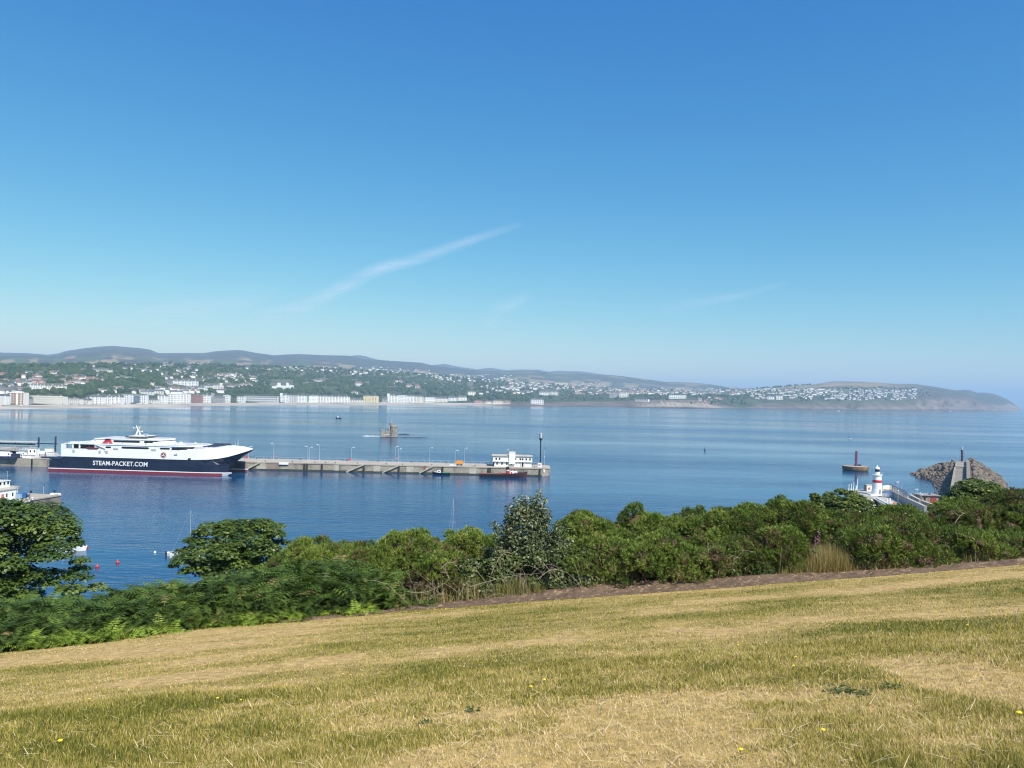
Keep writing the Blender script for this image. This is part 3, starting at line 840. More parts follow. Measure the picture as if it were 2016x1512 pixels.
FAC = [
 (-60, -2, 775, 799, W_CREAM, R_SLATE, 'cream seafront terrace cut by the frame, first on the promenade', T, T, 4, 10, 'mansard', 1.4),
 (0, 10.5, 775, 798, W_WHITE, R_SLATE, 'white gabled seafront house at the very start of the promenade', T, T, 4, 3, 'pitched', 1.3),
 (11.5, 47, 772, 797.5, W_CREAM, R_FLAT, 'tall seafront terrace of brick bays striped with white, at the start of the promenade', T, T, 5, 8, 'parapet', 1.5),
 (48, 56, 780, 797, W_GREY, R_SLATE, 'narrow grey seafront building in the gap beside the brick-bayed terrace', 'building', 'building', 3, 2, 'pitched', 0),
 (57, 125, 779.5, 797, W_CREAM, R_FLAT, 'long cream seafront terrace with rows of arches and a flat roof', T, T, 4, 18, 'parapet', 0),
 (126, 156, 783.5, 796.5, W_CREAM, R_SLATE, 'lower cream seafront terrace with arched gables beside the long arched one', T, T, 3, 8, 'mansard', 0),
 (157, 174, 784, 796.5, W_CREAM, R_SLATE, 'low cream seafront block with a dark pitched roof', 'building', 'building', 3, 5, 'pitched', 0),
 (175, 200, 777.5, 796, W_WHITE, R_SLATE, 'white seafront hotel with two steep gables', HO, HO, 4, 6, 'pitched', 1.2),
 (200.5, 238, 778.5, 796, W_WHITE, R_SLATE, 'white five-storey seafront terrace with bay windows below the green hill', T, T, 5, 10, 'mansard', 1.4),
 (239, 252, 776, 795, W_WHITE, R_FLAT, 'white seafront block with tall vertical piers', 'building', 'building', 5, 4, 'flat', 0),
 (252.5, 286.5, 777, 794.5, W_WHITE, R_FLAT, 'white seafront flats with a blue glazed middle', 'flats', 'flats', 5, 8, 'flat', 0),
 (288, 308.5, 784, 794.5, W_CREAM, R_SLATE, 'low cream seafront building between two taller white ones', 'building', 'building', 3, 6, 'hip', 0),
 (309, 326, 777, 794.5, W_WHITE, R_SLATE, 'white seafront terrace of three bays next to the big white hotel', T, T, 4, 6, 'mansard', 1.3),
 (326.5, 370.5, 774.5, 794.5, W_WHITE, R_FLAT, 'big white seafront hotel with dark vertical bays', HO, HO, 5, 14, 'parapet', 1.3),
 (373.5, 395, 777, 794, W_BRICK, R_FLAT, 'red brick seafront block between white hotels', 'building', 'building', 4, 6, 'parapet', 0),
 (395.5, 411, 776, 794, W_WHITE, R_SLATE, 'white seafront house just past the red brick block', T, T, 4, 4, 'mansard', 1.3),
 (412, 439, 779, 793.5, W_GREY, R_SLATE, 'grey stone seafront theatre with a small roof turret', 'theatre', 'theatre', 3, 7, 'hip', 0),
 (439.5, 450, 778, 793, W_WHITE, R_SLATE, 'narrow white seafront house against the grey stone theatre', T, T, 4, 3, 'parapet', 0),
 (466, 480, 780, 792.5, W_WHITE, R_SLATE, 'small white seafront block at the end of the long low hall', 'building', 'building', 3, 3, 'flat', 0),
 (480.5, 546, 779.5, 793, W_PALE, R_FLAT, 'long low modern grey hall with window strips on the promenade', 'hall', 'hall', 3, 16, 'flat', 0),
 (551, 567, 776, 792.5, W_WHITE, R_SLATE, 'white corner hotel with a tall turret beside the long modern hall', HO, HO, 5, 4, 'mansard', 1.4),
 (567.5, 584, 778, 793, W_PALE, R_FLAT, 'pale grey seafront block with a flat roof after the turreted corner hotel', 'building', 'building', 4, 5, 'flat', 0),
 (584.5, 602, 777.5, 793, W_WHITE, R_SLATE, 'white bay-fronted seafront terrace just before the turquoise house', T, T, 5, 6, 'mansard', 1.3),
 (602.5, 607.5, 778, 793, W_TEAL, R_SLATE, 'turquoise painted seafront house', T, T, 5, 2, 'mansard', 0),
 (608, 628, 777.5, 793, W_WHITE, R_SLATE, 'white bay-fronted seafront terrace just after the turquoise house', T, T, 5, 8, 'mansard', 1.3),
 (628.5, 687, 779, 793, W_WHITE, R_SLATE, 'long even white seafront terrace of many bays under the wooded slope', T, T, 5, 20, 'mansard', 1.3),
 (687.5, 714, 784.5, 793, W_CREAM, R_SLATE, 'low cream seafront buildings between the long terrace and the yellow hotel', 'building', 'building', 2, 8, 'pitched', 0),
 (715, 744, 779.5, 793, W_YELL, R_SLATE, 'pale yellow seafront hotel', HO, HO, 5, 9, 'parapet', 1.2),
 (752, 761, 783, 792.5, W_GREY, R_SLATE, 'low grey seafront house after the yellow hotel', 'building', 'building', 3, 3, 'pitched', 0),
 (762, 782.5, 777, 792.5, W_WHITE, R_SLATE, 'white seafront terrace with a corner turret past the yellow hotel', T, T, 5, 7, 'mansard', 1.3),
 (783, 800, 778.5, 792.5, W_WHITE, R_FLAT, 'white seafront flats with dark vertical gaps', 'flats', 'flats', 5, 6, 'parapet', 1.2),
 (800.5, 817, 778.5, 792, W_WHITE, R_SLATE, 'white bay-fronted terrace near the end of the promenade', T, T, 5, 6, 'mansard', 1.3),
 (817.5, 833, 779.5, 792, W_CREAM, R_SLATE, 'last tall cream terrace before the hillside steps', T, T, 5, 6, 'mansard', 1.2),
 (836, 856, 782, 792, W_WHITE, R_FLAT, 'white stepped building climbing the hillside at the end of the promenade', 'building', 'building', 3, 5, 'flat', 0),
 (857, 882, 782.5, 791.5, W_CREAM, R_SLATE, 'cream terrace curving inland after the stepped building', T, T, 3, 9, 'pitched', 0),
 (883, 900, 781, 789.5, W_WHITE, R_SLATE, 'white terrace curving inland, second after the stepped building', T, T, 3, 6, 'pitched', 0),
 (901, 919, 780, 788.5, W_CREAM, R_SLATE, 'upper cream houses at the top of the curving terrace', T, T, 3, 6, 'pitched', 0),
 (921, 936, 771.5, 780, W_CREAM, R_FLAT, 'square cream block standing over the wooded bank', 'flats', 'flats', 3, 4, 'parapet', 0),
 (934, 952, 788.5, 794.5, W_PINK, R_RED, 'low shore pavilion with a red roof', 'pavilion', 'pavilion', 1, 6, 'hip', 0),
 (956, 969, 789, 795, W_CREAM, R_BROWN, 'low cream shore building with a brown roof', 'building', 'building', 1, 5, 'hip', 0),
 (971, 991, 788, 795, W_CREAM, R_BROWN, 'wide low shore building with an arched brown roof', 'building', 'building', 1, 7, 'hip', 0),
 (992, 1005, 789, 795, W_PINK, R_BROWN, 'last low pinkish shore building before the wooded bank', 'building', 'building', 1, 4, 'pitched', 0),
 (1045, 1070, 785.5, 796, W_WHITE, R_SLATE, 'white waterside building with a dark roof above the rocks', 'building', 'building', 2, 6, 'mansard', 0),
 (1062, 1081, 770.5, 778.5, W_WHITE, R_SLATE, 'white terrace with gables above the rocky bank', T, T, 3, 6, 'pitched', 0),
 (1082, 1099, 770, 778, W_CREAM, R_SLATE, 'cream terrace with gables above the rocky bank', T, T, 3, 6, 'pitched', 0),
 (1200, 1219, 772.5, 783, W_GREY, R_FLAT, 'pale clifftop block with tall dark columns', 'flats', 'flats', 4, 8, 'flat', 0),
 (1219.5, 1237, 773, 782.5, W_CREAM, R_SLATE, 'cream clifftop flats beside the columned block', 'flats', 'flats', 3, 5, 'parapet', 0),
 (1250, 1276, 785.5, 790.5, W_CREAM, R_FLAT, 'low cream houses on the cliff edge', T, T, 2, 8, 'flat', 0),
 (1317, 1351, 777.5, 785, W_WHITE, R_FLAT, 'modern white and glass building on top of the pale cliff', 'building', 'building', 2, 8, 'flat', 0),
 (1511, 1527, 779.5, 786.5, W_WHITE, R_SLATE, 'large white gabled house on the slope of the headland', 'house', 'house', 2, 4, 'pitched', 0),
 (1528, 1541, 778, 787, W_CREAM, R_SLATE, 'large cream gabled house beside the white one on the headland', 'house', 'house', 2, 4, 'pitched', 0),
 # up the hill
 (56, 90, 756.5, 769.5, W_WHITE, R_SLATE, 'white hillside terrace with gables above the dark trees', T, T, 4, 10, 'mansard', 1.2),
 (90.5, 126, 757.5, 770, W_CREAM, R_SLATE, 'cream hillside terrace adjoining the white gabled one', T, T, 4, 10, 'mansard', 1.2),
 (38, 57, 748.5, 758, W_CREAM, R_SLATE, 'cream houses above the hillside terraces', T, T, 2, 5, 'pitched', 0),
 (127, 141, 751, 759.5, W_CREAM, R_RED, 'cream house with a long red roof at the top of the green hill', 'house', 'house', 2, 4, 'pitched', 0),
 (142, 160, 748.5, 755, W_WHITE, R_BROWN, 'white row under a brown roof behind the red-roofed houses', T, T, 2, 6, 'pitched', 0),
 (168, 193, 743, 750, W_PINK, R_RED, 'long red roofed brick row above the green hill', T, T, 2, 8, 'pitched', 0),
 (139, 166, 757, 762, W_CREAM, R_SLATE, 'low cream row at the edge of the green hill', T, T, 2, 7, 'pitched', 0),
 (187, 218, 727.5, 735.5, W_CREAM, R_FLAT, 'long pale institution among the upper woods', 'hall', 'hall', 2, 10, 'flat', 0),
 (228, 262, 742, 746.5, W_CREAM, R_FLAT, 'long low cream building in the woods', 'hall', 'hall', 1, 9, 'flat', 0),
 (275, 300, 768.5, 777, W_WHITE, R_SLATE, 'white terrace behind the seafront below the church tower', T, T, 3, 8, 'pitched', 0),
 (300.5, 319, 766.5, 776, W_CREAM, R_SLATE, 'cream terrace behind the seafront with a tall gable', T, T, 3, 6, 'pitched', 0),
 (322, 338, 750, 757, W_GREY, R_SLATE, 'grey villa with a pale roof beside the white hill hotel', 'villa', 'villa', 2, 4, 'hip', 0),
 (339, 388, 748, 759.5, W_WHITE, R_SLATE, 'large white hotel terrace on the hill among trees', HO, HO, 3, 14, 'mansard', 1.2),
 (340, 373, 762.5, 772, W_CREAM, R_SLATE, 'cream terrace stepping down behind the big white seafront hotel', T, T, 3, 9, 'pitched', 0),
 (375, 400, 760, 769, W_WHITE, R_SLATE, 'white terrace on the wooded bank above the red brick block', T, T, 3, 8, 'pitched', 0),
 (400.5, 416, 757, 769, W_WHITE, R_SLATE, 'white twin-gabled hotel on the wooded bank', HO, HO, 4, 5, 'pitched', 1.1),
 (418, 438, 756.5, 769.5, W_CREAM, R_SLATE, 'cream turreted hotel on the wooded bank', HO, HO, 4, 6, 'mansard', 1.1),
 (446, 470, 758, 764, W_WHITE, R_BROWN, 'white row under a brown roof beyond the turreted hotel', T, T, 2, 8, 'pitched', 0),
 (471, 495, 755, 761.5, W_WHITE, R_BROWN, 'white houses stepping up to the castle-like building', T, T, 2, 7, 'pitched', 0),
 (430, 452, 736, 741, W_CREAM, R_BROWN, 'upper cream row in the woods with a brown roof', T, T, 2, 6, 'pitched', 0),
 (300, 316, 759.5, 763.5, W_WHITE, R_FLAT, 'low white building beside the pale church tower', 'building', 'building', 1, 5, 'flat', 0),
 (618, 628, 748, 751.5, W_GREY, R_FLAT, 'grey-roofed barn in the high woods', 'barn', 'barn', 1, 3, 'pitched', 0),
 (622, 638, 747.5, 752.5, W_WHITE, R_BROWN, 'white farmhouse in the high woods', 'house', 'house', 2, 3, 'pitched', 0),
 (699, 711, 752, 760, W_WHITE, R_RED, 'white house with a red roof on the wooded slope', 'house', 'house', 2, 3, 'hip', 0),
 (691, 704, 770, 776, W_WHITE, R_BROWN, 'white house low on the wooded slope above the terrace', 'house', 'house', 2, 3, 'hip', 0),
 (800, 812, 757, 763, W_CREAM, R_RED, 'cream villa with a red roof on the hill crest', 'villa', 'villa', 2, 3, 'hip', 0),
 (818, 827, 758, 763, W_PINK, R_RED, 'small brick house with a red roof on the hill crest', 'house', 'house', 2, 2, 'pitched', 0),
 (1092, 1118, 753, 757.5, W_YELL, R_FLAT, 'long pale school building on the rise', 'school', 'school', 2, 8, 'flat', 0),
 (1120, 1137, 753.5, 757.5, W_PINK, R_RED, 'red roofed school wing on the rise', 'school', 'school', 1, 5, 'pitched', 0),
]
BUILT = []
for r in FAC:
    (p0, p1, yt, yb, wl, rf, lab, nm, ct, fl, by, st, bw) = r
    sea = 772 <= yt and p1 < 1010 and yb > 788
    ex = ()
    if 'blue glazed' in lab: ex = (('glazed_front', .32, .66, .12, .9, W_GLASSY),)
    if 'brick bays' in lab: ex = tuple(('brick_bay', q, q + .055, -.02, .93, W_BRICK) for q in (.09, .34, .47, .72, .88))
    if 'roof turret' in lab: ex = (('turret', .12, .28, .6, 1.35, W_GREY),)
    if 'tall turret' in lab: ex = (('turret', .0, .28, .6, 1.12, W_WHITE),)
    if 'corner turret' in lab: ex = (('turret', .0, .22, .6, 1.12, W_WHITE),)
    if 'cream turreted' in lab: ex = (('turret', .72, .95, .6, 1.2, W_CREAM),)
    BUILT.append(facade(p0, p1, yt, yb, wl, rf, lab, nm, ct, fl, by, st, 13 if yb > 788 else 10, bw, group=G1 if sea else None, extras=ex, winw=.62 if 'grey hall' in lab or 'glass' in lab else .48))

def castle():
    a, b = land_hit(535, 767), land_hit(577, 767); ym = (a.y + b.y) / 2
    k = ym / F; base = at_depth(556, 767, ym)
    CLEAR.append((533, 579, 750, 770))
    root = thing('castle', 'white castle-like mansion with square towers on the wooded slope', 'castle', base)
    def X(px): return (px - 556) * k
    def H(y): return (767 - y) * k
    def block(nm, p0, p1, yt, y0, y1, merl=True):
        mb = MB().box(X(p0), X(p1), y0, y1, -6, H(yt))
        if merl:
            n = max(2, int((X(p1) - X(p0)) / 2.2)); s = (X(p1) - X(p0)) / n
            for i in range(n): mb.box(X(p0) + i * s, X(p0) + (i + .55) * s, y0 - .1, y0 + .6, H(yt), H(yt) + 1)
        mb.build(nm, W_WHITE, root)
    block('wall', 542, 569, 759.5, 0, 16)
    block('wing', 535, 542, 761, 1, 12)
    block('tower', 546, 551, 754, -1.5, 8)
    block('tower', 563.5, 567, 753.5, -1.2, 8)
    block('wing', 569, 576.5, 758, -2.5, 14)
    for px in (544, 553, 556, 559, 562, 571, 574):
        for z in (.18, .55):
            o = bpy.data.objects.new('window', WINMESH); COL.objects.link(o); o.parent = root
            o.location = (X(px), -2.5 if px > 570 else 0, H(760) * z + .6); o.scale = (1.5, 1, 2.2)
castle()
def church_tower(px, yt, yb, w_, lab, mt, cat='tower'):
    p = land_hit(px, yb); k = p.y / F; h = (yb - yt) * k; s = w_ * k / 2
    root = thing('church_tower' if cat == 'church tower' else 'tower', lab, cat, p)
    MB().box(-s, s, -s, s, -3, h * .88).build('wall', mt, root)
    mb = MB()
    for i in (-1, 1):
        for j in (-1, 1): mb.box(i * s - .5, i * s + .5, j * s - .5, j * s + .5, h * .88, h)
    mb.box(-s - .3, s + .3, -s - .3, s + .3, h * .86, h * .90)
    mb.build('parapet', mt, root)
    for z in (.3, .6):
        o = bpy.data.objects.new('window', WINMESH); COL.objects.link(o); o.parent = root; o.location = (0, -s, h * z); o.scale = (s * .6, 1, h * .14)
church_tower(300, 753, 763, 5, 'pale church tower among trees below the white hill hotel', W_CREAM, 'church tower')
church_tower(184.5, 719, 728, 2.6, 'cream tower rising from the upper woods', W_CREAM)
church_tower(266.5, 716.5, 722, 2.4, 'slim pale church tower on the wooded skyline', W_WHITE, 'church tower')

# ---- small houses
def house_meshes():
    out = []
    for (w_, d_, h_, r_) in ((9, 7, 5.2, 2.8), (13, 7, 5.4, 3.0), (7, 7, 5.8, 3.2), (17, 8, 5.5, 2.6)):
        wb = MB().box(-w_ / 2, w_ / 2, -d_ / 2, d_ / 2, -3, h_)
        wb.add([(-w_ / 2, -d_ / 2, h_), (-w_ / 2, d_ / 2, h_), (-w_ / 2, 0, h_ + r_ * .93), (w_ / 2, -d_ / 2, h_), (w_ / 2, d_ / 2, h_), (w_ / 2, 0, h_ + r_ * .93)], [(0, 1, 2), (3, 5, 4), (0, 2, 5, 3), (1, 4, 5, 2)])
        wb.box(-w_ * .18, w_ * .12, -d_ / 2 - 1.2, -d_ / 2 + .05, -1, 3.2)
        rb = MB().gable(-w_ / 2, w_ / 2, -d_ / 2, d_ / 2, h_ + .05, h_ + r_, .35)
        rb.box(w_ * .28, w_ * .40, -.5, .5, h_ + r_ * .5, h_ + r_ + 1.1)
        out.append((wb, rb))
    return out
HM = house_meshes()
HW = [W_WHITE, W_WHITE, W_WHITE, W_CREAM, W_CREAM, W_PINK, W_GREY]
HR = [R_SLATE, R_SLATE, R_BROWN, R_RED]
HREG = [
 (190, 440, 768, 776, 38, (0, 0, 1, 3), (0, 0, 2), 1.15, 'white houses just behind the seafront', 'white house just behind the seafront hotels below the wooded bank'),
 (0, 60, 768, 778, 16, (0, 3, 6), (0, 0, 2), 1.15, 'pale houses behind the first seafront buildings', 'pale house behind the first seafront buildings near the frame edge'),
 # x0,x1,y0,y1,n, palette (wall choices, roof choices), size, group, label
 (-30, 40, 740, 772, 34, (0, 3, 4, 5, 6), (0, 0, 2, 3), 1.0, 'houses climbing the slope at the near end of the town', 'small old-town house on the slope behind the start of the promenade'),
 (35, 125, 735, 756, 26, (0, 3, 5, 5, 6), (0, 2, 3, 3), 1.0, 'red-roofed houses above the hillside terraces', 'small house with a reddish roof above the hillside terraces'),
 (120, 205, 741, 759, 22, (0, 3, 4, 5), (0, 2, 3), 1.0, 'houses on top of the green hill', 'small house on the crest of the green hill'),
 (100, 300, 727, 733, 16, (0, 3), (0, 2), .9, 'houses scattered in the upper woods', 'small pale house showing through the upper woods'),
 (270, 400, 721, 735, 24, (0, 1, 3), (0, 0, 2), 1.0, 'houses on the wooded skyline', 'small white house near the wooded skyline below the bare hill'),
 (315, 400, 732, 746, 16, (0, 1, 3), (0, 2), 1.0, 'houses in the woods above the hill hotel', 'small pale house in the woods above the white hill hotel'),
 (400, 505, 737, 753, 60, (0, 1, 3, 4), (0, 2, 2), 1.0, 'houses in rows above the turreted hotel', 'small cream house in the rows above the turreted hotel'),
 (480, 610, 722, 733, 20, (0, 3), (0, 2), .9, 'houses in the high woods', 'small white house in the high woods below the moor'),
 (555, 790, 723, 733, 62, (0, 0, 3, 4), (0, 0, 2), .8, 'far estate under the moor', 'tiny white house of the far estate under the moor'),
 (690, 850, 728, 738, 44, (0, 0, 3, 5), (0, 2, 3), .85, 'far estate past the moor foot', 'tiny house of the far estate beyond the wooded slope'),
 (840, 1010, 738, 752, 90, (0, 0, 3, 4), (0, 0, 2), .9, 'estate above the end of the promenade', 'small white house of the estate high above the end of the promenade'),
 (760, 840, 750, 766, 10, (0, 3, 5), (0, 3), 1.0, 'houses on the hill crest over the last terraces', 'small house on the hill crest over the last terraces'),
 (945, 1055, 762, 776, 36, (0, 1, 3), (0, 0, 2), 1.15, 'white houses above the wooded bank', 'white house on the hill above the wooded bank'),
 (1000, 1200, 753, 767, 110, (0, 0, 3, 4, 5), (0, 0, 2, 3), 1.0, 'houses of the middle suburb', 'small pale house of the suburb behind the rocky bank'),
 (1130, 1300, 765, 778, 70, (0, 3, 4, 5, 5), (0, 2, 3, 3), 1.1, 'reddish houses of the clifftop suburb', 'small house with a reddish roof behind the clifftop flats'),
 (1200, 1480, 764, 777, 215, (0, 0, 3, 4, 5), (0, 0, 2, 3), 1.0, 'houses of the clifftop suburb', 'small pale house of the suburb above the pale cliff'),
 (1375, 1420, 782, 792, 12, (0, 3, 5), (2, 3), .9, 'cottages on the brown cliff slope', 'cottage on the brown slope beside the pale cliff'),
 (1480, 1700, 766, 787, 240, (0, 0, 0, 3, 4), (0, 0, 0, 2), 1.05, 'houses of the headland estate', 'small white house in the rows on the headland slope'),
 (1690, 1805, 767, 787, 125, (0, 0, 0, 3), (0, 0, 2), 1.05, 'last houses of the headland estate', 'small white house at the outer end of the headland estate'),
]
def make_houses():
    rng = np.random.default_rng(91)
    allh = []
    for x0, x1, y0, y1, n, wc, rc, sc_, grp, lab in HREG:
        rowsn = max(2, int((y1 - y0) / 2.6))
        for i in range(n):
            for tryn in range(12):
                px = rng.uniform(x0, x1); ry = rng.integers(0, rowsn)
                py = y0 + (ry + .5) * (y1 - y0) / rowsn + 1.1 * math.sin(px * .09 + ry) + rng.normal(0, .5)
                if x0 == 1480: py = max(py, np.interp(px, [1480, 1560, 1640, 1700], [767, 766, 765, 767]))
                if x0 == 1690: py = min(py, np.interp(px, [1690, 1760, 1805], [787, 788, 784]))
                if not in_clear(px, py) or y0 == 768: break
            else: continue
            p = land_hit(px, py)
            k = rng.integers(0, 4); s = sc_ * rng.uniform(.85, 1.3)
            rz = math.atan2(-p.x, p.y) * .6 + rng.choice([0, 0, 0, .35, -.4, 1.4]) + rng.normal(0, .12)
            allh.append((s * (9, 13, 7, 17)[k] / p.y, p, k, s, rz, HW[int(rng.choice(wc))], HR[int(rng.choice(rc))], grp, lab, px, py))
    allh.sort(key=lambda t: -t[0])
    cache = {}
    rest = MB(); keep = 290
    mats = HW[0], HW[3], HW[5], HW[6], R_SLATE, R_BROWN, R_RED
    for i, (sz, p, k, s, rz, wm, rm, grp, lab, px, py) in enumerate(allh):
        if rng.random() < .8: CLEAR.append((px - 1.6, px + 1.6, py - .3, py + 2.2))
        if i < keep:
            if (k, wm.name) not in cache:
                me = HM[k][0].mesh('house_wall'); me.materials.append(wm); cache[(k, wm.name)] = me
            if (k, rm.name, 'r') not in cache:
                me = HM[k][1].mesh('house_roof'); me.materials.append(rm); cache[(k, rm.name, 'r')] = me
            r = thing('house', lab, 'house', p, rz, grp); r.scale = (s, s, s)
            link('wall', cache[(k, wm.name)], None, r); link('roof', cache[(k, rm.name, 'r')], None, r)
        else:
            M = Matrix.Translation(p) @ Matrix.Rotation(rz, 4, 'Z') @ Matrix.Scale(s, 4)
            for mb_, mt_ in ((HM[k][0], wm), (HM[k][1], rm)):
                rest.mat([m_.name for m_ in mats].index(mt_.name)); rest.add([M @ Vector(v) for v in mb_.v], mb_.f)
    o = rest.build('distant_houses', list(mats))
    tag(o, 'remaining tiny houses spread over the far slopes', 'houses', kind='stuff')
make_houses()
make_woods()

# ---- promenade traffic and shore wall
def promenade():
    P = []
    for u in np.arange(-340, 1046, 6.0):
        R = rows_at(u); t = .35
        q = R[2] * (1 - t) + R[3] * t; P.append(q)
    P = np.array(P)
    V, T = [], []
    for i, q in enumerate(P):
        V += [q + [0, -6, .25], q + [0, 6, .3]]
        if i: T.append((2 * i - 2, 2 * i, 2 * i + 1, 2 * i - 1))
    me = np_mesh('promenade_road', np.array(V), np.array(T), k=4)
    o = link('promenade_road', me, paint('road_asphalt', (.10, .10, .10), .9, .15, .1))
    tag(o, 'road running along the promenade', 'road', kind='structure')
    W = []
    V, T = [], []
    for i, u in enumerate(np.arange(-340, 1010, 6.0)):
        R = rows_at(u); q = R[2]
        V += [q + [0, -.4, -2.5], q + [0, .4, -2.5], q + [0, .4, 1.3], q + [0, -.4, 1.3]]
        if i:
            for k in range(4): T.append((4 * i - 4 + k, 4 * i + k, 4 * i + (k + 1) % 4, 4 * i - 4 + (k + 1) % 4))
    o = link('sea_wall', np_mesh('sea_wall', np.array(V), np.array(T), k=4), W_GREY)
    tag(o, 'long grey sea wall between the beach and the promenade road', 'sea wall')
    cb = MB().side([(-2.1, .35), (2.1, .35), (2.1, .85), (1.2, .95), (.7, 1.45), (-1.2, 1.45), (-1.9, .9)], -.85, .85)
    for x in (-1.3, 1.3):
        for y in (-.86, .66): cb.side([(x + .32 * math.cos(a), .33 + .32 * math.sin(a)) for a in np.linspace(0, 6.28, 9)[:-1]], y, y + .2)
    cms = []
    for j, c in enumerate([(.75, .75, .75), (.75, .75, .75), (.08, .09, .11), (.30, .32, .35), (.35, .05, .04), (.06, .12, .3)]):
        me = cb.mesh('car'); me.materials.append(paint('car_paint', c, .3, .03, 1)); cms.append(me)
    rng = np.random.default_rng(6)
    for i in range(90):
        u = rng.uniform(0, 900); R = rows_at(u); t = rng.choice([.27, .43])
        q = R[2] * (1 - t) + R[3] * t
        R2 = rows_at(u + 4); q2 = R2[2] * (1 - t) + R2[3] * t
        o = link('parked_car', cms[rng.integers(0, 6)], None, None, (q[0], q[1], q[2] + .32)); o.rotation_euler = (0, 0, math.atan2(q2[1] - q[1], q2[0] - q[0]))
        tag(o, 'tiny car parked along the seafront road', 'car', 'cars along the promenade')
promenade()

# ================================================================== HARBOUR
WHITE = paint('white_gloss', (.82, .82, .81), .35, .03, .3, dirt=((.70, .69, .66), .5, .35))
WHITEDECK = paint('grey_deck_paint', (.48, .49, .50), .7, .08, .4)
NAVY = paint('navy_gloss', (.009, .013, .035), .28, .15, .3, dirt=((.02, .026, .05), .5, .15))
REDBOOT = paint('antifouling_red', (.22, .02, .028), .6, .15, .5, dirt=((.16, .03, .03), .6, .3))
SIGNRED = paint('signal_red', (.50, .018, .03), .45, .08, 1)
BLACK = paint('black_paint', (.012, .012, .016), .5, .2, 1)
DARKMETAL = paint('dark_navy_steel', (.02, .028, .06), .5, .2, 1)
STEEL = paint('galvanised_steel', (.52, .54, .56), .45, .1, 2, metal=.3)
DGLASS = paint('tinted_glass', (.012, .014, .018), .08, .1, 1)
CONC = paint('concrete', (.33, .29, .235), .9, .16, .35, bump=.04, dirt=((.15, .13, .10), .6, .18))
CONCLIGHT = paint('pale_concrete', (.46, .42, .35), .9, .12, .5, dirt=((.28, .25, .2), .5, .3))
DECKCON = paint('quay_deck', (.40, .345, .285), .95, .12, .12, dirt=((.27, .23, .19), .55, .1))
STONE = stonework('quay_masonry', (.43, .385, .315), (.33, .285, .225), (.15, .13, .10), .42, (.14, .125, .095))
RUBBLE = stonework('rubble_masonry', (.36, .28, .22), (.25, .20, .17), (.14, .12, .10), .9, (.10, .085, .07))
TOWERSTONE = stonework('tower_masonry', (.42, .40, .36), (.28, .265, .24), (.17, .15, .12), .9, (.16, .135, .10))
SANDSTONE = paint('weathered_sandstone', (.36, .30, .22), .9, .2, 1)
WEEDBAND = paint('tidal_weed', (.055, .055, .032), .9, .4, .8)
TIMBER = paint('dark_timber', (.035, .028, .024), .9, .3, 2)
ORANGE = paint('orange_paint', (.75, .27, .015), .5, .08, 2)
REDBUOY = paint('buoy_red', (.65, .04, .025), .45, .1, 3)
BLUEBOX = paint('blue_paint', (.03, .13, .36), .5, .12, 1)
GREENDECK = paint('green_deck', (.05, .24, .10), .7, .12, 1)
MAROON = paint('maroon_hull', (.075, .025, .025), .55, .3, .6)
TYRE = paint('tyre_rubber', (.016, .016, .016), .9, .2, 4)
GREYWALL = paint('grey_parapet', (.33, .32, .295), .9, .14, .4, dirt=((.2, .19, .17), .5, .3))
ROCK = paint('armour_rock', (.175, .14, .108), .92, .35, .45, bump=.12, dirt=((.075, .062, .053), .7, .3))
WETROCK = paint('wet_dark_rock', (.035, .033, .028), .6, .3, .3)
LAMPW = paint('lamp_head', (.78, .78, .78), .4, .03, 1)

def kpx(Y): return Y / F
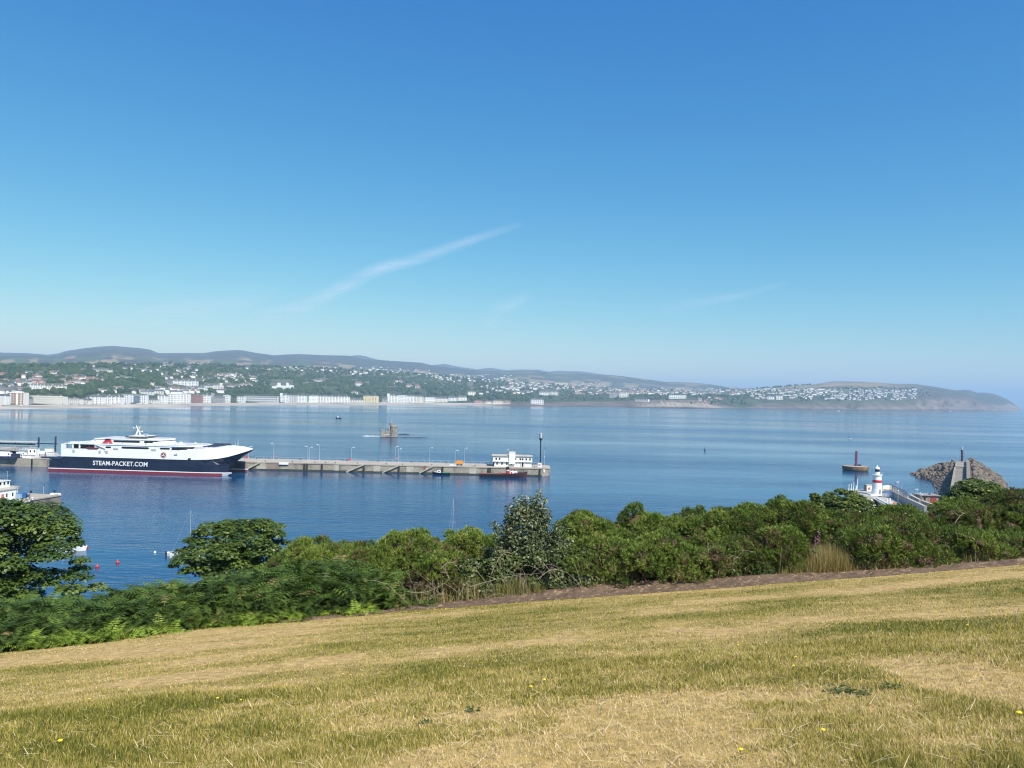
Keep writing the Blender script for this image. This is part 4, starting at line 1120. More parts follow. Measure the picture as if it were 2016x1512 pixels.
# ------------------------------------------------------------------ catamaran ferry
def ferry():
    L0 = at_z(95, 926.5, 0); L1 = at_z(452, 937.5, 0)
    rz = math.atan2(L1.y - L0.y, L1.x - L0.x)
    root = thing('catamaran_ferry', 'big navy and white catamaran ferry with red funnel berthed at the stone pier', 'ferry', L0, rz)
    S = (math.hypot(L1.x - L0.x, L1.y - L0.y)) / 87.0          # metres per model metre (about 1)
    root.scale = (S, S, S)
    B = 23.0
    # --- the two demihulls
    for y0, y1 in ((0.0, 4.6), (B - 4.6, B)):
        ym = (y0 + y1) / 2
        def secs(zs, xb, xs):
            out = []
            for x in xs:
                k = 1.0 if x < xb - 16 else max(.02, (1 - ((x - (xb - 16)) / 16.0) ** 1.6))
                hw_ = 2.3 * k
                out.append([(x, ym - hw_, zs[0]), (x, ym + hw_, zs[0]), (x, ym + hw_, zs[1]), (x, ym - hw_, zs[1])])
            return out
        h = MB()
        h.loft(secs((1.4, 5.0), 88.5, [0.4, 6, 40, 68, 72.5, 76, 79, 82, 84.5, 86.5, 88, 88.5]))
        hull = h.build('demihull', NAVY, root)
        MB().loft(secs((1.02, 1.4), 90.2, [0.0, 6, 40, 70, 74, 78, 81, 84, 86.5, 88.5, 90.0, 90.2])).build('stripe', WHITE, hull)
        b = MB()
        xs = [0.0, 6, 40, 70, 74, 78, 81, 83.5, 85.5]
        b.loft(secs((-1.6, 1.02), 89.4, xs if y0 < 1 else [0.0, 6, 40, 70, 74, 78, 81, 84, 86.5, 88.5, 89.4]))
        b.build('red_bottom', REDBOOT, hull)
        if y0 > 1: continue
        s = secs((-1.6, 1.02), 89.4, [85.5, 87, 88.5, 89.4])
        for q in s:
            x = q[0][0]; lift = (x - 85.5) * .65
            q[0] = (q[0][0], q[0][1], -1.6 + lift); q[1] = (q[1][0], q[1][1], -1.6 + lift)
        MB().loft(s).build('bow_tip', STEEL, hull)
    # --- navy side plating and the wedge of the centre bow
    n = MB()
    def nsec(x, y0, zb, zt, inset=0.0):
        return [(x, y0 + inset, zb), (x, B - y0 - inset, zb), (x, B - y0, zt), (x, y0, zt)]
    n.loft([nsec(6.4, -.02, 4.9, 6.7), nsec(40, -.02, 4.9, 6.75), nsec(64, -.02, 4.9, 6.85), nsec(72, .15, 5.0, 6.95)])
    n.build('side_plating', NAVY, root)
    n = MB()
    n.loft([nsec(70, .1, 1.45, 6.95, .3), nsec(77, .5, 1.45, 7.1, 1.0), nsec(81, 1.9, 1.5, 7.4, 1.2), nsec(83.2, 2.9, 1.9, 7.75, 2.0), nsec(84.4, 3.5, 2.6, 7.95, 2.2), nsec(85.2, 3.9, 4.9, 8.1, 2.6), nsec(88.5, 5.9, 6.6, 8.95, 2.6), nsec(92.5, 8.6, 8.9, 10.1, 1.6), nsec(96.2, 11.2, 10.9, 11.6, .25)])
    n.build('bow', NAVY, root)
    # flared shoulder from side to demihull
    n = MB()
    n.loft([[(58, -.05, 4.8), (58, 3, 4.8), (58, 3, 5.2), (58, -.05, 5.2)], [(72, -.12, 3.2), (72, 3.6, 3.2), (72, 3.6, 6.8), (72, .05, 6.8)], [(80, 1.0, 2.6), (80, 3.0, 2.6), (80, 3.4, 6.6), (80, 1.6, 6.6)], [(86.5, 2.2, 2.1), (86.5, 2.4, 2.1), (86.5, 3.6, 3.6), (86.5, 3.4, 3.6)]])
    n.build('shoulder', NAVY, root)
    # stern: dark platform between the hulls with water-jet housings
    st = MB().box(0.2, 6.4, .3, B - .3, 5.4, 6.2)
    st.box(.6, 1.2, 1, B - 1, 2.0, 5.4)
    for x in (1.8, 3.6, 5.4): st.bar((x, .2, 2.2), (x + .9, .2, 5.4), .14); st.bar((x + .9, .2, 2.2), (x, .2, 5.4), .10)
    st.build('stern_platform', DARKMETAL, root)
    for y in (1.2, 3.2, B - 3.2, B - 1.2): MB().lathe([(.55, 0), (.65, .3), (.5, .9)], 10).build('water_jet', STEEL, root, (-.1, y, 2.2))
    # --- white upper hull
    def usec(x, y0, zb, zt, fl=0.0):
        return [(x, y0, zb), (x, B - y0, zb), (x, B - y0 + fl * 0 + .25, zt), (x, y0 - .0 + .25, zt)]
    u = MB()
    u.loft([usec(7.2, -.06, 6.72, 10.5), usec(40, -.06, 6.78, 10.75), usec(64, -.06, 6.88, 11.0), usec(72, .1, 6.98, 11.7), usec(77, .45, 7.13, 12.3), usec(82, 2.1, 7.53, 12.6), usec(86.5, 4.5, 8.33, 12.5), usec(90, 6.9, 9.33, 12.5), usec(93.5, 9.1, 10.53, 12.2), usec(96.3, 11.1, 11.62, 11.95)])
    u.build('upper_hull', WHITE, root)
    MB().loft([usec(95.8, 10.9, 11.25, 11.60), usec(97.2, 11.35, 11.66, 11.95)]).build('stem_cap', BLACK, root)
    # foredeck
    MB().prism([(70.5, .8), (76, 1.1), (81.5, 2.9), (81.5, B - 2.9), (76, B - 1.1), (70.5, B - .8)], 11.3, 12.62).build('foredeck', WHITEDECK, root)
    f = MB()
    for x in (73, 75.5, 78): f.box(x, x + 1.1, 5, B - 5, 12.6, 13.05)
    f.box(71, 80.5, B - 3, B - 2.6, 12.6, 13.4)
    f.build('breakwater', DARKMETAL, root)
    # --- passenger deck: pointed front, long window bands
    def ship_plan(x0, x1, y0, nose, z0, z1, rake=1.2):
        pts = [(x0, y0), (x1 - nose, y0)]
        for t in np.linspace(0, 1, 8)[1:]:
            a = t * math.pi / 2
            pts.append((x1 - nose + nose * math.sin(a), y0 + (B / 2 - y0) * (1 - math.cos(a))))
        up = pts + [(x, B - y) for x, y in reversed(pts[:-1])]
        lo = [((x - rake * sstep(x1 - nose, x1, x)), y + .05 * 0) for x, y in up]
        return [[(float(x), y, z0) for x, y in lo], [(x, y, z1) for x, y in up]]
    m1 = MB().loft(ship_plan(22, 69.5, .25, 11, 11.32, 14.1, -2.2)); m1.build('passenger_deck', WHITE, root, smooth=True)
    MB().loft(ship_plan(7.5, 71.5, .0, 12, 14.1, 14.55, -.3)).build('deck_roof', WHITE, root, smooth=True)
    MB().loft(ship_plan(8.0, 70.5, .5, 12, 14.55, 14.62, 0)).build('roof_deck', WHITEDECK, root, smooth=True)
    # open after deck with posts, boat and davit
    a = MB().box(7.3, 22, 6.0, B - 6, 11.32, 14.1); a.build('after_house', DGLASS, root)
    a = MB()
    for x in (7.6, 11.2, 14.4): a.box(x, x + .5, .1, .6, 11.32, 14.1)
    a.build('deck_post', WHITE, root)
    MB().bar((22.6, -.1, 14.1), (27.6, -.25, 12.2), .22).bar((27.6, -.25, 12.2), (27.4, -.2, 10.6), .2).build('davit', WHITE, root)
    rb = MB().loft([[(17.6, .4, 11.9), (17.6, 1.8, 11.9), (17.6, 1.8, 12.4), (17.6, .4, 12.4)], [(19, -.1, 11.4), (19, 2.2, 11.4), (19, 2.2, 12.5), (19, -.1, 12.5)], [(23.5, -.1, 11.4), (23.5, 2.2, 11.4), (23.5, 2.2, 12.5), (23.5, -.1, 12.5)], [(24.6, .5, 11.9), (24.6, 1.7, 11.9), (24.6, 1.7, 12.4), (24.6, .5, 12.4)]])
    rb.build('rescue_boat', paint('boat_red', (.22, .02, .03), .5, .1, 1), root)
    # stern gantry posts
    for y in (0.1, B - 2.3):
        MB().box(5.8, 7.6, y, y + 2.2, 7.2, 14.0).build('stern_post', WHITE, root)
        MB().side([(7.1, 7.2), (9.4, 7.0), (9.4, 6.2), (8, 6.2)], y, y + 1.2).build('stern_knee', WHITE, root)
    # window bands: a dark strip 6 cm proud of the side
    def band(x0, x1, z0, z1, y, parent=root):
        r = (z1 - z0) * .42
        pts = [(x0 + r, z0), (x1 - r, z0), (x1, z0 + r), (x1, z1 - r), (x1 - r, z1), (x0 + r, z1), (x0, z1 - r), (x0, z0 + r)]
        MB().side(pts, y - .06, y + .3).build('window_band', DGLASS, parent)
    band(27.2, 30.0, 12.35, 13.25, .25); band(35.0, 48.2, 12.35, 13.35, .25); band(53.4, 58.3, 12.45, 13.3, .25)
    # front band wraps the pointed saloon
    pts = []
    for t in np.linspace(0, 1, 7):
        aa = t * math.pi / 2
        pts.append((58.9 + 11.2 * math.sin(aa) , .25 + (B / 2 - .25) * (1 - math.cos(aa))))
    fb = MB()
    sec = []
    for x, y in pts: sec.append([(x + .12, y - .12, 12.35), (x - .6, y + .6, 12.35), (x - .3, y + .6, 13.55), (x + .42, y - .10, 13.55)])
    fb.loft(sec); fb.build('window_band', DGLASS, root)
    # fittings on the white side
    for x, z in ((11.6, 9.0), (24.2, 8.9), (27.6, 8.9)): MB().box(x, x + 1.0, -.14, .1, z, z + 1.15).build('vent', STEEL, root)
    for x in (31.2, 49.4): MB().box(x, x + 2.3, -.02, .3, 11.45, 12.75).build('side_door', WHITEDECK, root)
    for x in (28.4, 35.2, 46.6): MB().lathe([(.32, -.7), (.34, 0), (.32, .7)], 10).build('liferaft', STEEL, root, (x, .5, 14.95)); 
    MB().box(60.4, 61.6, -.2, .2, 8.9, 9.4).box(61.3, 62.0, -.25, .2, 9.0, 9.8).build('anchor', STEEL, root)
    MB().box(67.2, 68.4, -.3, .3, 6.6, 7.7).build('fairlead', BLACK, root)
    # --- bridge deck
    m2 = MB().loft(ship_plan(20.5, 53.0, 3.2, 9, 14.62, 17.3, -2.0)); m2.build('bridge_deck', WHITE, root, smooth=True)
    MB().loft([[(16.5, 3.6, 14.62), (16.5, B - 3.6, 14.62), (20.6, B - 3.6, 14.62), (20.6, 3.6, 14.62)], [(19.5, 3.8, 16.9), (19.5, B - 3.8, 16.9), (20.6, B - 3.8, 17.0), (20.6, 3.8, 17.0)]]).build('bridge_fairing', WHITE, root)
    MB().loft(ship_plan(20.2, 53.8, 2.9, 9, 17.3, 17.7, -.3)).build('bridge_roof', WHITE, root, smooth=True)
    MB().loft(ship_plan(21.5, 52, 3.6, 9, 17.7, 17.76, 0)).build('bridge_roof_deck', WHITEDECK, root, smooth=True)
    band(29.2, 42.2, 15.75, 16.65, 3.2)
    pts = [(44.0, 3.2), (44.5, 3.2)] + [(44.0 + 9.2 * math.sin(a_), 3.2 + (B / 2 - 3.2) * (1 - math.cos(a_))) for a_ in np.linspace(.1, 1.57, 6)]
    sec = [[(x + .1, y - .08, 15.75), (x - .5, y + .6, 15.75), (x - .3, y + .6, 16.75), (x + .32, y - .06, 16.75)] for x, y in pts]
    MB().loft(sec).build('window_band', DGLASS, root)
    # wheelhouse pod and mast
    MB().loft([[(34, 7, 17.76), (44, 7, 17.76), (44, B - 7, 17.76), (34, B - 7, 17.76)], [(35, 6.6, 18.5), (42.5, 6.6, 18.5), (42.5, B - 6.6, 18.5), (35, B - 6.6, 18.5)]]).build('wheelhouse', WHITE, root)
    MB().loft([[(33.6, 6, 18.5), (43.6, 6, 18.5), (43.6, B - 6, 18.5), (33.6, B - 6, 18.5)], [(33.2, 5.6, 19.2), (42, 5.6, 19.2), (42, B - 5.6, 19.2), (33.2, B - 5.6, 19.2)]]).build('wheelhouse_roof', paint('brown_grey_roof', (.11, .085, .08), .6, .1, 1), root)
    MB().box(34.5, 42.5, 6.2, B - 6.2, 19.2, 19.45).build('top_deck', WHITE, root)
    ms = MB()
    ms.bar((35.6, 11, 19.4), (36.4, 11.2, 23.0), .42, 6, .3); ms.bar((37.6, 11.6, 19.4), (36.6, 11.4, 23.0), .35, 6, .25)
    ms.bar((36.5, 11.3, 23.0), (35.6, 11.3, 25.2), .3, 6, .18)
    ms.bar((36.4, 11.3, 22.4), (38.6, 11.3, 22.0), .16); ms.bar((38.5, 11.3, 21.7), (38.7, 11.3, 22.7), .22)
    ms.bar((35.9, 11.3, 24.4), (34.2, 11.3, 24.0), .15); ms.bar((36, 11.3, 24.6), (37.2, 11.3, 24.9), .14)
    ms.bar((34.3, 11.3, 23.9), (34.1, 11.3, 24.6), .16); ms.bar((37.2, 11.3, 23.6), (37.3, 11.3, 25.0), .16); ms.bar((35.6, 11.3, 25.1), (35.5, 11.3, 26.0), .09)
    ms.build('mast', WHITE, root)
    MB().bar((40.3, 11, 19.4), (40.3, 11, 20.3), .3).box(39.8, 41.3, 9.9, 12.1, 20.3, 20.65).build('radar', WHITEDECK, root)
    for x, y, r in ((59.5, 8, .95), (66.0, 9, .75)): MB().ball((0, 0, 0), r, 8).build('radome', WHITE, root, (x, y, 15.2 + r * .4), smooth=True)
    MB().box(57.8, 61.4, 6.6, 9.4, 14.62, 15.1).box(52.5, 54, 5, 8, 14.62, 15.2).build('roof_locker', WHITE, root)
    for x, y in ((8, 3), (10.2, 6)): MB().box(x, x + 3.6, y, y + 2.2, 14.62, 15.2).build('roof_locker', WHITE, root)
    bm_ = MB().bar((88.6, B / 2, 12.6), (88.6, B / 2, 16.2), .14, 6, .07); bm_.bar((88.2, B / 2, 14.3), (89, B / 2, 14.3), .1); bm_.bar((87.2, B / 2, 12.6), (87.2, B / 2, 15), .06); bm_.build('bow_mast', STEEL, root)
    rail = MB()
    for y in (.6, B - .6):
        for x in np.arange(9, 56, 2.35): rail.bar((x, y, 14.6), (x, y, 15.9), .045, 4)
        rail.bar((9, y, 15.85), (56, y, 15.85), .04, 4)
    rail.build('guard_rail', STEEL, root)
    # --- funnel on the near side
    for y in (2.0, B - 4.4):
        fn = MB().loft([[(24.2, y, 14.63), (29.0, y, 14.63), (29.0, y + 2.4, 14.63), (24.2, y + 2.4, 14.63)], [(25.9, y + .1, 16.9), (28.0, y + .1, 16.9), (28.0, y + 2.3, 16.9), (25.9, y + 2.3, 16.9)]]).build('funnel', SIGNRED, root)
        MB().loft([[(25.6, y, 16.9), (28.1, y, 16.9), (28.1, y + 2.4, 16.9), (25.6, y + 2.4, 16.9)], [(25.9, y + .1, 17.6), (27.9, y + .1, 17.6), (27.9, y + 2.3, 17.6), (25.9, y + 2.3, 17.6)]]).build('funnel_cap', BLACK, fn)
        lv = MB()
        for z in (15.2, 15.8, 16.4):
            k = (z - 14.63) / 2.27; lv.box(24.3 + 1.7 * k, 28.9 - 1.0 * k, y - .03 + .1 * k, y + .1, z, z + .12)
        lv.build('louvre', paint('dark_red', (.22, .015, .02), .5, .1, 1), fn)
    # --- lettering and roundel on the near side
    cu = bpy.data.curves.new('lettering', 'FONT'); cu.body = 'STEAM-PACKET.COM'; cu.size = 3.0; cu.extrude = .03; cu.offset = .045; cu.space_character = 1.03; cu.resolution_u = 3
    to = bpy.data.objects.new('lettering_curve', cu); COL.objects.link(to)
    bpy.context.view_layer.update()
    me = bpy.data.meshes.new_from_object(to.evaluated_get(bpy.context.evaluated_depsgraph_get()))
    bpy.data.objects.remove(to)
    co = np.array([v.co[:] for v in me.vertices]); lo, hi = co.min(0), co.max(0)
    me.name = 'lettering'
    o = link('lettering', me, WHITE, root)
    wx = 47.9 - 21.6; hz = 2.1
    o.scale = (wx / (hi[0] - lo[0]), hz / (hi[1] - lo[1]), 1)
    o.rotation_euler = (RAD(90), 0, 0)
    o.location = (21.6 - lo[0] * o.scale[0], -.09, 3.2 - lo[1] * o.scale[1])
    e = MB().lathe([(1.35, 0), (1.35, .06)], 28).build('roundel', paint('roundel_red', (.22, .03, .045), .5, .05, 1), root, (55.4, -.08, 8.75)); e.rotation_euler = (RAD(90), 0, 0)
    ring = MB()
    for k in range(28):
        a0, a1 = 2 * math.pi * k / 28, 2 * math.pi * (k + 1) / 28
        ring.add([(r * math.cos(q), r * math.sin(q), z) for q in (a0, a1) for r in (1.12, 1.24) for z in (.061, .09)], [(0, 1, 3, 2), (4, 6, 7, 5), (1, 5, 7, 3), (0, 2, 6, 4)])
    q = ring.build('ring', WHITE, e)
    legs = MB()
    for k in range(3):
        a = math.pi / 2 + k * 2 * math.pi / 3
        p0 = Vector((0, 0, .09)); p1 = Vector((.52 * math.cos(a), .52 * math.sin(a), .09)); p2 = p1 + .42 * Vector((math.cos(a - 1.25), math.sin(a - 1.25), 0)); p3 = p2 + .26 * Vector((math.cos(a + .6), math.sin(a + .6), 0))
        legs.tube([p0, p1, p2, p3], [.17, .14, .10, .06], 6)
    legs.build('three_legs', WHITE, e)
    # bring the upper works down to their true heights
    names = ('passenger_deck', 'deck_roof', 'roof_deck', 'after_house', 'deck_post', 'davit', 'rescue_boat', 'stern_post', 'window_band', 'side_door', 'liferaft', 'bridge_deck', 'bridge_fairing', 'bridge_roof', 'bridge_roof_deck', 'wheelhouse', 'wheelhouse_roof', 'top_deck', 'mast', 'radar', 'radome', 'roof_locker', 'guard_rail', 'funnel', 'funnel_cap', 'louvre')
    ZA = [0, 10.5, 11.32, 12.35, 13.35, 14.1, 14.62, 15.75, 16.7, 17.3, 17.76, 18.5, 19.45, 23, 26]
    ZB = [0, 9.9, 10.6, 11.25, 12.15, 12.75, 13.15, 13.85, 14.75, 15.15, 15.55, 16.05, 16.75, 19.3, 21.8]
    for o in [c for c in root.children_recursive if c.name.split('.')[0] in names]:
        lz = o.location.z
        for v in o.data.vertices: v.co.z = float(np.interp(v.co.z + lz, ZA, ZB)) - float(np.interp(lz, ZA, ZB))
        o.location.z = float(np.interp(lz, ZA, ZB))
    for o in [c for c in root.children_recursive if c.name.split('.')[0] in ('demihull', 'stripe', 'red_bottom', 'bow_tip', 'bow', 'shoulder', 'upper_hull', 'stem_cap', 'foredeck', 'breakwater', 'bow_mast')]:
        for v in o.data.vertices: v.co.x = float(np.interp(v.co.x, [-5, 60, 90.2, 97.2], [-5, 60, 87.0, 93.6]))
    # draught marks, rubbing strake
    MB().box(7.3, 66, -.16, 0, 6.72, 6.88).build('strake', NAVY, root)
ferry()

# ------------------------------------------------------------------ the long stone pier
PY0, PY1, PZ = 384.5, 402.5, 4.0
def pier_x(px, Y=PY0): return at_depth(px, 920, Y).x
def stone_pier():
    xa, xb = -330.0, pier_x(1083.5)
    root = thing('stone_pier', 'long stone pier with stairways reaching across the harbour behind the ferry', 'pier', (0, PY0, 0))
    mb = MB().box(xa, xb - 4, 0, PY1 - PY0, -6, PZ - .45)
    mb.prism([(xb - 4, 0), (xb - 1.2, .8), (xb, 3), (xb, PY1 - PY0 - 3), (xb - 1.2, PY1 - PY0 - .8), (xb - 4, PY1 - PY0)], -6, PZ - .45)
    mb.build('wall', STONE, root)
    MB().prism([(xa, -.25), (xb - 4, -.25), (xb - 1.0, .6), (xb + .25, 3), (xb + .25, PY1 - PY0 - 3), (xb - 1.0, PY1 - PY0 - .6), (xb - 4, PY1 - PY0 + .25), (xa, PY1 - PY0 + .25)], PZ - .45, PZ).build('deck', DECKCON, root)
    MB().box(xa, xb - 4.2, -.08, 0, -2, .75).build('weed_band', WEEDBAND, root)
    # kerb and back railing
    MB().box(xa, xb - 3, -.2, .35, PZ, PZ + .22).build('kerb', CONCLIGHT, root)
    r = MB()
    for x in np.arange(pier_x(480), xb - 3, 4.2): r.bar((x, PY1 - PY0 - .4, PZ), (x, PY1 - PY0 - .4, PZ + 1.15), .06, 5)
    r.bar((pier_x(480), PY1 - PY0 - .4, PZ + 1.1), (xb - 3, PY1 - PY0 - .4, PZ + 1.1), .035, 4)
    r.build('railing', STEEL, root)
    # stairs cut against the face, running down to the left
    for p0, p1, z0 in ((486, 513, .3), (683, 717, .2), (753, 786, .2), (826, 853, .4)):
        x0, x1 = pier_x(p0), pier_x(p1)
        n = 12; s = MB()
        for i in range(n):
            xx0 = x0 + (x1 - x0) * i / n; z = z0 + (PZ - z0) * (i + 1) / n
            s.box(xx0, x0 + (x1 - x0) * (i + 1) / n, -.85, -.02, max(-2, z - .55), z)
        s.build('stairway', CONCLIGHT, root)
    # timber fender piles
    for px in (599.5, 604.5, 634, 716.5, 785.5, 871.5, 962, 965, 1063):
        x = pier_x(px); MB().box(x - .38, x + .38, -.55, -.02, -2.5, PZ - .3).build('fender_pile', TIMBER, root)
    # patches of the face
    x0, x1 = pier_x(549.5), pier_x(568); MB().box(x0, x1, -.7, -.02, 3.0, 4.1).build('white_ledge', WHITE, root)
    for p0, p1, mt in ((505, 523, CONCLIGHT), (657, 667, CONCLIGHT), (735, 748, CONCLIGHT), (527, 548, RUBBLE), (800, 814, CONCLIGHT), (924, 938, CONCLIGHT)):
        MB().box(pier_x(p0), pier_x(p1), -.12, -.02, .6, 3.4).build('repair_patch', mt, root)
    MB().box(pier_x(834.5), pier_x(838.5), -.25, -.02, 2.2, 3.8).build('rusty_plate', paint('rust', (.30, .10, .035), .9, .3, 1), root)
    MB().box(pier_x(1073), xb - 3.6, -.10, -.02, 1.9, 3.5).box(xb - 3.4, xb - 3.2, -.1, 0, 2, 3).build('white_patch', WHITE, root)
stone_pier()

def lamp_post(px, ytop, arm, label, Y=401.0, h=None, group='slim lamp posts along the stone pier', zb=PZ, name='lamp_post'):
    t = at_depth(px, ytop, Y); h = t.z - zb
    root = thing(name, label, 'lamp post', (t.x, Y, zb), 0, group)
    MB().bar((0, 0, 0), (0, 0, h), .085, 6, .055).build('pole', STEEL, root)
    MB().box(-.2, .2, -.2, .2, 0, .5).build('base', STEEL, root)
    MB().bar((0, 0, h - .02), (arm * .9, 0, h + .1), .05, 5).build('arm', STEEL, root)
    a = sorted((arm * .7, arm * 1.6)); MB().box(a[0], a[1], -.2, .2, h - .02, h + .22).build('lamp_head', LAMPW, root)
for px, yt, ar, Y, lab in [(384, 874, -1, 401, 'slim lamp post on the pier behind the ferry superstructure'), (396, 876, 1, 401, 'lamp post on the pier behind the ferry foredeck'), (490, 879, 1, 401, 'lamp post just clear of the ferry bow'),
        (539.5, 873, -1, 401, 'tall lamp post beside the red and white lifebuoy stand nearest the ferry'), (606.5, 879, -1, 401, 'left-leaning head lamp of the twin lamp posts above the double fender piles'), (609.5, 880.5, 1, 400, 'right-hand lamp of the twin lamp posts above the double fender piles'),
        (629.5, 876, -1, 401, 'lamp post standing alone next to the twin lamp posts'), (692, 881, 1, 401, 'lamp post by the red hut at the middle of the pier'), (778.5, 879, 1, 401, 'tall lamp post below the island tower'), (785, 884, 1, 398, 'shorter lamp post paired with the one below the island tower'),
        (846.5, 882, 1, 401, 'thin lamp post between the island tower and the orange skip'), (896.5, 887, 1, 401, 'lamp post just before the orange skip'), (914.5, 882.5, 1, 401, 'lamp post just beyond the orange skip'), (996.5, 886, 1, 401, 'lamp post rising behind the white terminal roof')]:
    lamp_post(px, yt, ar, lab, Y)

def pier_hut():
    Y = 389.0; k = kpx(Y)
    x0, x1 = at_depth(969.5, 918, Y).x, at_depth(1047.5, 918, Y).x
    zt = at_depth(1008, 897.3, Y).z - PZ; zf = at_depth(1008, 908.6, Y).z - PZ
    W_ = x1 - x0
    root = thing('pier_office', 'white two storey pier office with a square turret near the pier end', 'building', (x0, Y, PZ))
    mb = MB().box(.6, W_ - .3, .4, 8, 0, zf).box(.2, W_, 0, 8, zf, zt - .3)
    mb.build('wall', WHITE, root)
    MB().box(-.5, W_ + .3, -.5, 8.4, zt - .3, zt).build('roof', CONCLIGHT, root)
    MB().box(-.2, W_ + .1, -.35, .0, zf - .15, zf + .15).build('balcony_band', WHITE, root)
    tx0, tx1 = at_depth(1002.5, 900, Y).x - x0, at_depth(1014.5, 900, Y).x - x0; th = at_depth(1008, 889, Y).z - PZ
    tw = MB().box(tx0, tx1, -.6, 4, zf - 1.2, th).build('turret', WHITE, root)
    for x in (tx0 + .3, tx1 - .5): MB().box(x, x + .25, .2, .5, th, th + .75).build('vent_pipe', BLACK, tw)
    MB().box(tx0 - .1, tx1 + .1, -.7, 4.1, th - .12, th + .02).build('coping', CONCLIGHT, tw)
    for px in (977, 983.5, 1015, 1024.5, 1029, 1036, 1043.5):
        x = at_depth(px, 903, Y).x - x0; MB().box(x - .38, x + .38, -.06, .2, zf + .75, zf + 1.75).build('window', DGLASS, root)
    for px in (979, 988.5, 998, 1007): 
        x = at_depth(px, 903, Y).x - x0; MB().box(x - .36, x + .36, .34, .6, .9, 2.1).build('window', DGLASS, root)
    for px in (971.8, 1029):
        x = at_depth(px, 903, Y).x - x0; MB().box(x - .4, x + .4, .34, .6, .05, 2.2).build('door', BLACK, root)
    for px in (1019, 1026, 1033): 
        x = at_depth(px, 903, Y).x - x0; MB().box(x - .12, x + .12, .0, .25, 0, zf - .1).build('post', WHITE, root)
    s = MB()
    for i in range(7): s.box(-2.6 + i * .35, -2.2 + i * .35, 1, 2.2, i * .36, i * .36 + .3)
    s.bar((-2.6, 1, 1.1), (0, 1, 3.4), .06, 4); s.bar((-2.6, 1, 0), (-2.6, 1, 1.1), .06, 4)
    s.build('outside_stair', DARKMETAL, root)
pier_hut()
def pier_beacon():
    Y = 391.0; b = at_depth(1063.5, 915.5, Y); t = at_depth(1063.5, 852.5, Y); k = kpx(Y); h = t.z - PZ
    root = thing('harbour_beacon', 'tall black beacon mast with a pale lantern cage at the pier end', 'beacon', (b.x, Y, PZ))
    MB().bar((0, 0, 0), (0, 0, h - 3.6), .33, 10, .30).build('mast', BLACK, root)
    MB().lathe([(.35, h - 3.9), (.95, h - 2.9), (.95, h - 2.6)], 12).build('platform', BLACK, root)
    lm = MB().lathe([(.75, h - 2.6), (.75, h - .25), (.8, h - .2), (.3, h)], 8); lm.build('lantern', paint('lantern_grey', (.55, .56, .55), .4, .1, 2), root)
    bar = MB()
    for i in range(8):
        a = i * math.pi / 4; bar.bar((.78 * math.cos(a), .78 * math.sin(a), h - 2.6), (.78 * math.cos(a), .78 * math.sin(a), h - .2), .05, 4)
    bar.build('cage_bar', BLACK, root)
    MB().bar((-4.0, .2, 1.9), (-.2, .2, 1.9), .09, 5).bar((-4.0, .2, 0), (-4.0, .2, 1.9), .08, 5).build('handrail', DARKMETAL, root)
    p = at_depth(1072.5, 882.5, 396); hh = p.z - PZ
    r2 = thing('flag_mast', 'slim pale mast with a wind vane on the very end of the pier', 'mast', (p.x, 396, PZ))
    MB().bar((0, 0, 0), (0, 0, hh), .09, 6, .05).build('pole', STEEL, r2); MB().box(-.35, .35, -.04, .04, hh - .15, hh + .15).build('wind_vane', BLACK, r2); MB().box(-.16, .16, -.16, .16, hh * .5, hh * .5 + .5).build('lamp', LAMPW, r2)
    # white board with a red figure
    p = at_depth(1062.5, 919, 386.5)
    r3 = thing('board', 'white notice board marked with a red sign at the pier end', 'sign', (p.x, 386.5, PZ))
    MB().box(-.95, .95, 0, .12, .25, 2.5).build('panel', WHITE, r3)
    MB().box(-.6, -.25, -.04, 0, 1.0, 1.9).box(.0, .35, -.04, 0, 1.0, 1.9).box(-.25, .0, -.04, 0, 1.3, 1.6).build('red_mark', SIGNRED, r3)
    MB().box(-.8, -.65, .12, .3, 0, 2.3).box(.65, .8, .12, .3, 0, 2.3).build('support', STEEL, r3)
pier_beacon()
def skip():
    Y = 389.5; p = at_depth(904.5, 917, Y)
    r = thing('waste_skip', 'bright orange rounded skip trailer standing on the pier', 'skip', (p.x, Y, PZ))
    MB().side([(-1.7, .75), (1.3, .75), (1.85, 1.3), (1.85, 1.6), (1.4, 2.3), (-1.1, 2.4), (-1.75, 1.8)], 0, 1.9).build('body', ORANGE, r)
    for x in (-.9, .9):
        MB().side([(x + .38 * math.cos(a), .38 + .38 * math.sin(a)) for a in np.linspace(0, 6.28, 11)[:-1]], -.1, .2).build('wheel', TYRE, r)
    MB().box(-1.5, 1.5, .2, 1.7, .5, .74).build('chassis', DARKMETAL, r)
    MB().bar((-1.5, .9, .6), (-3.0, .9, .35), .07, 5).build('drawbar', DARKMETAL, r)
    q = at_depth(892, 917.5, Y); r2 = thing('plank_stack', 'low pale pile of boards beside the orange skip', 'boards', (q.x, Y - .5, PZ))
    MB().box(-1.8, 1.4, 0, 1, 0, .18).box(-1.6, 1.6, .1, .9, .18, .36).build('board', WHITE, r2)
skip()
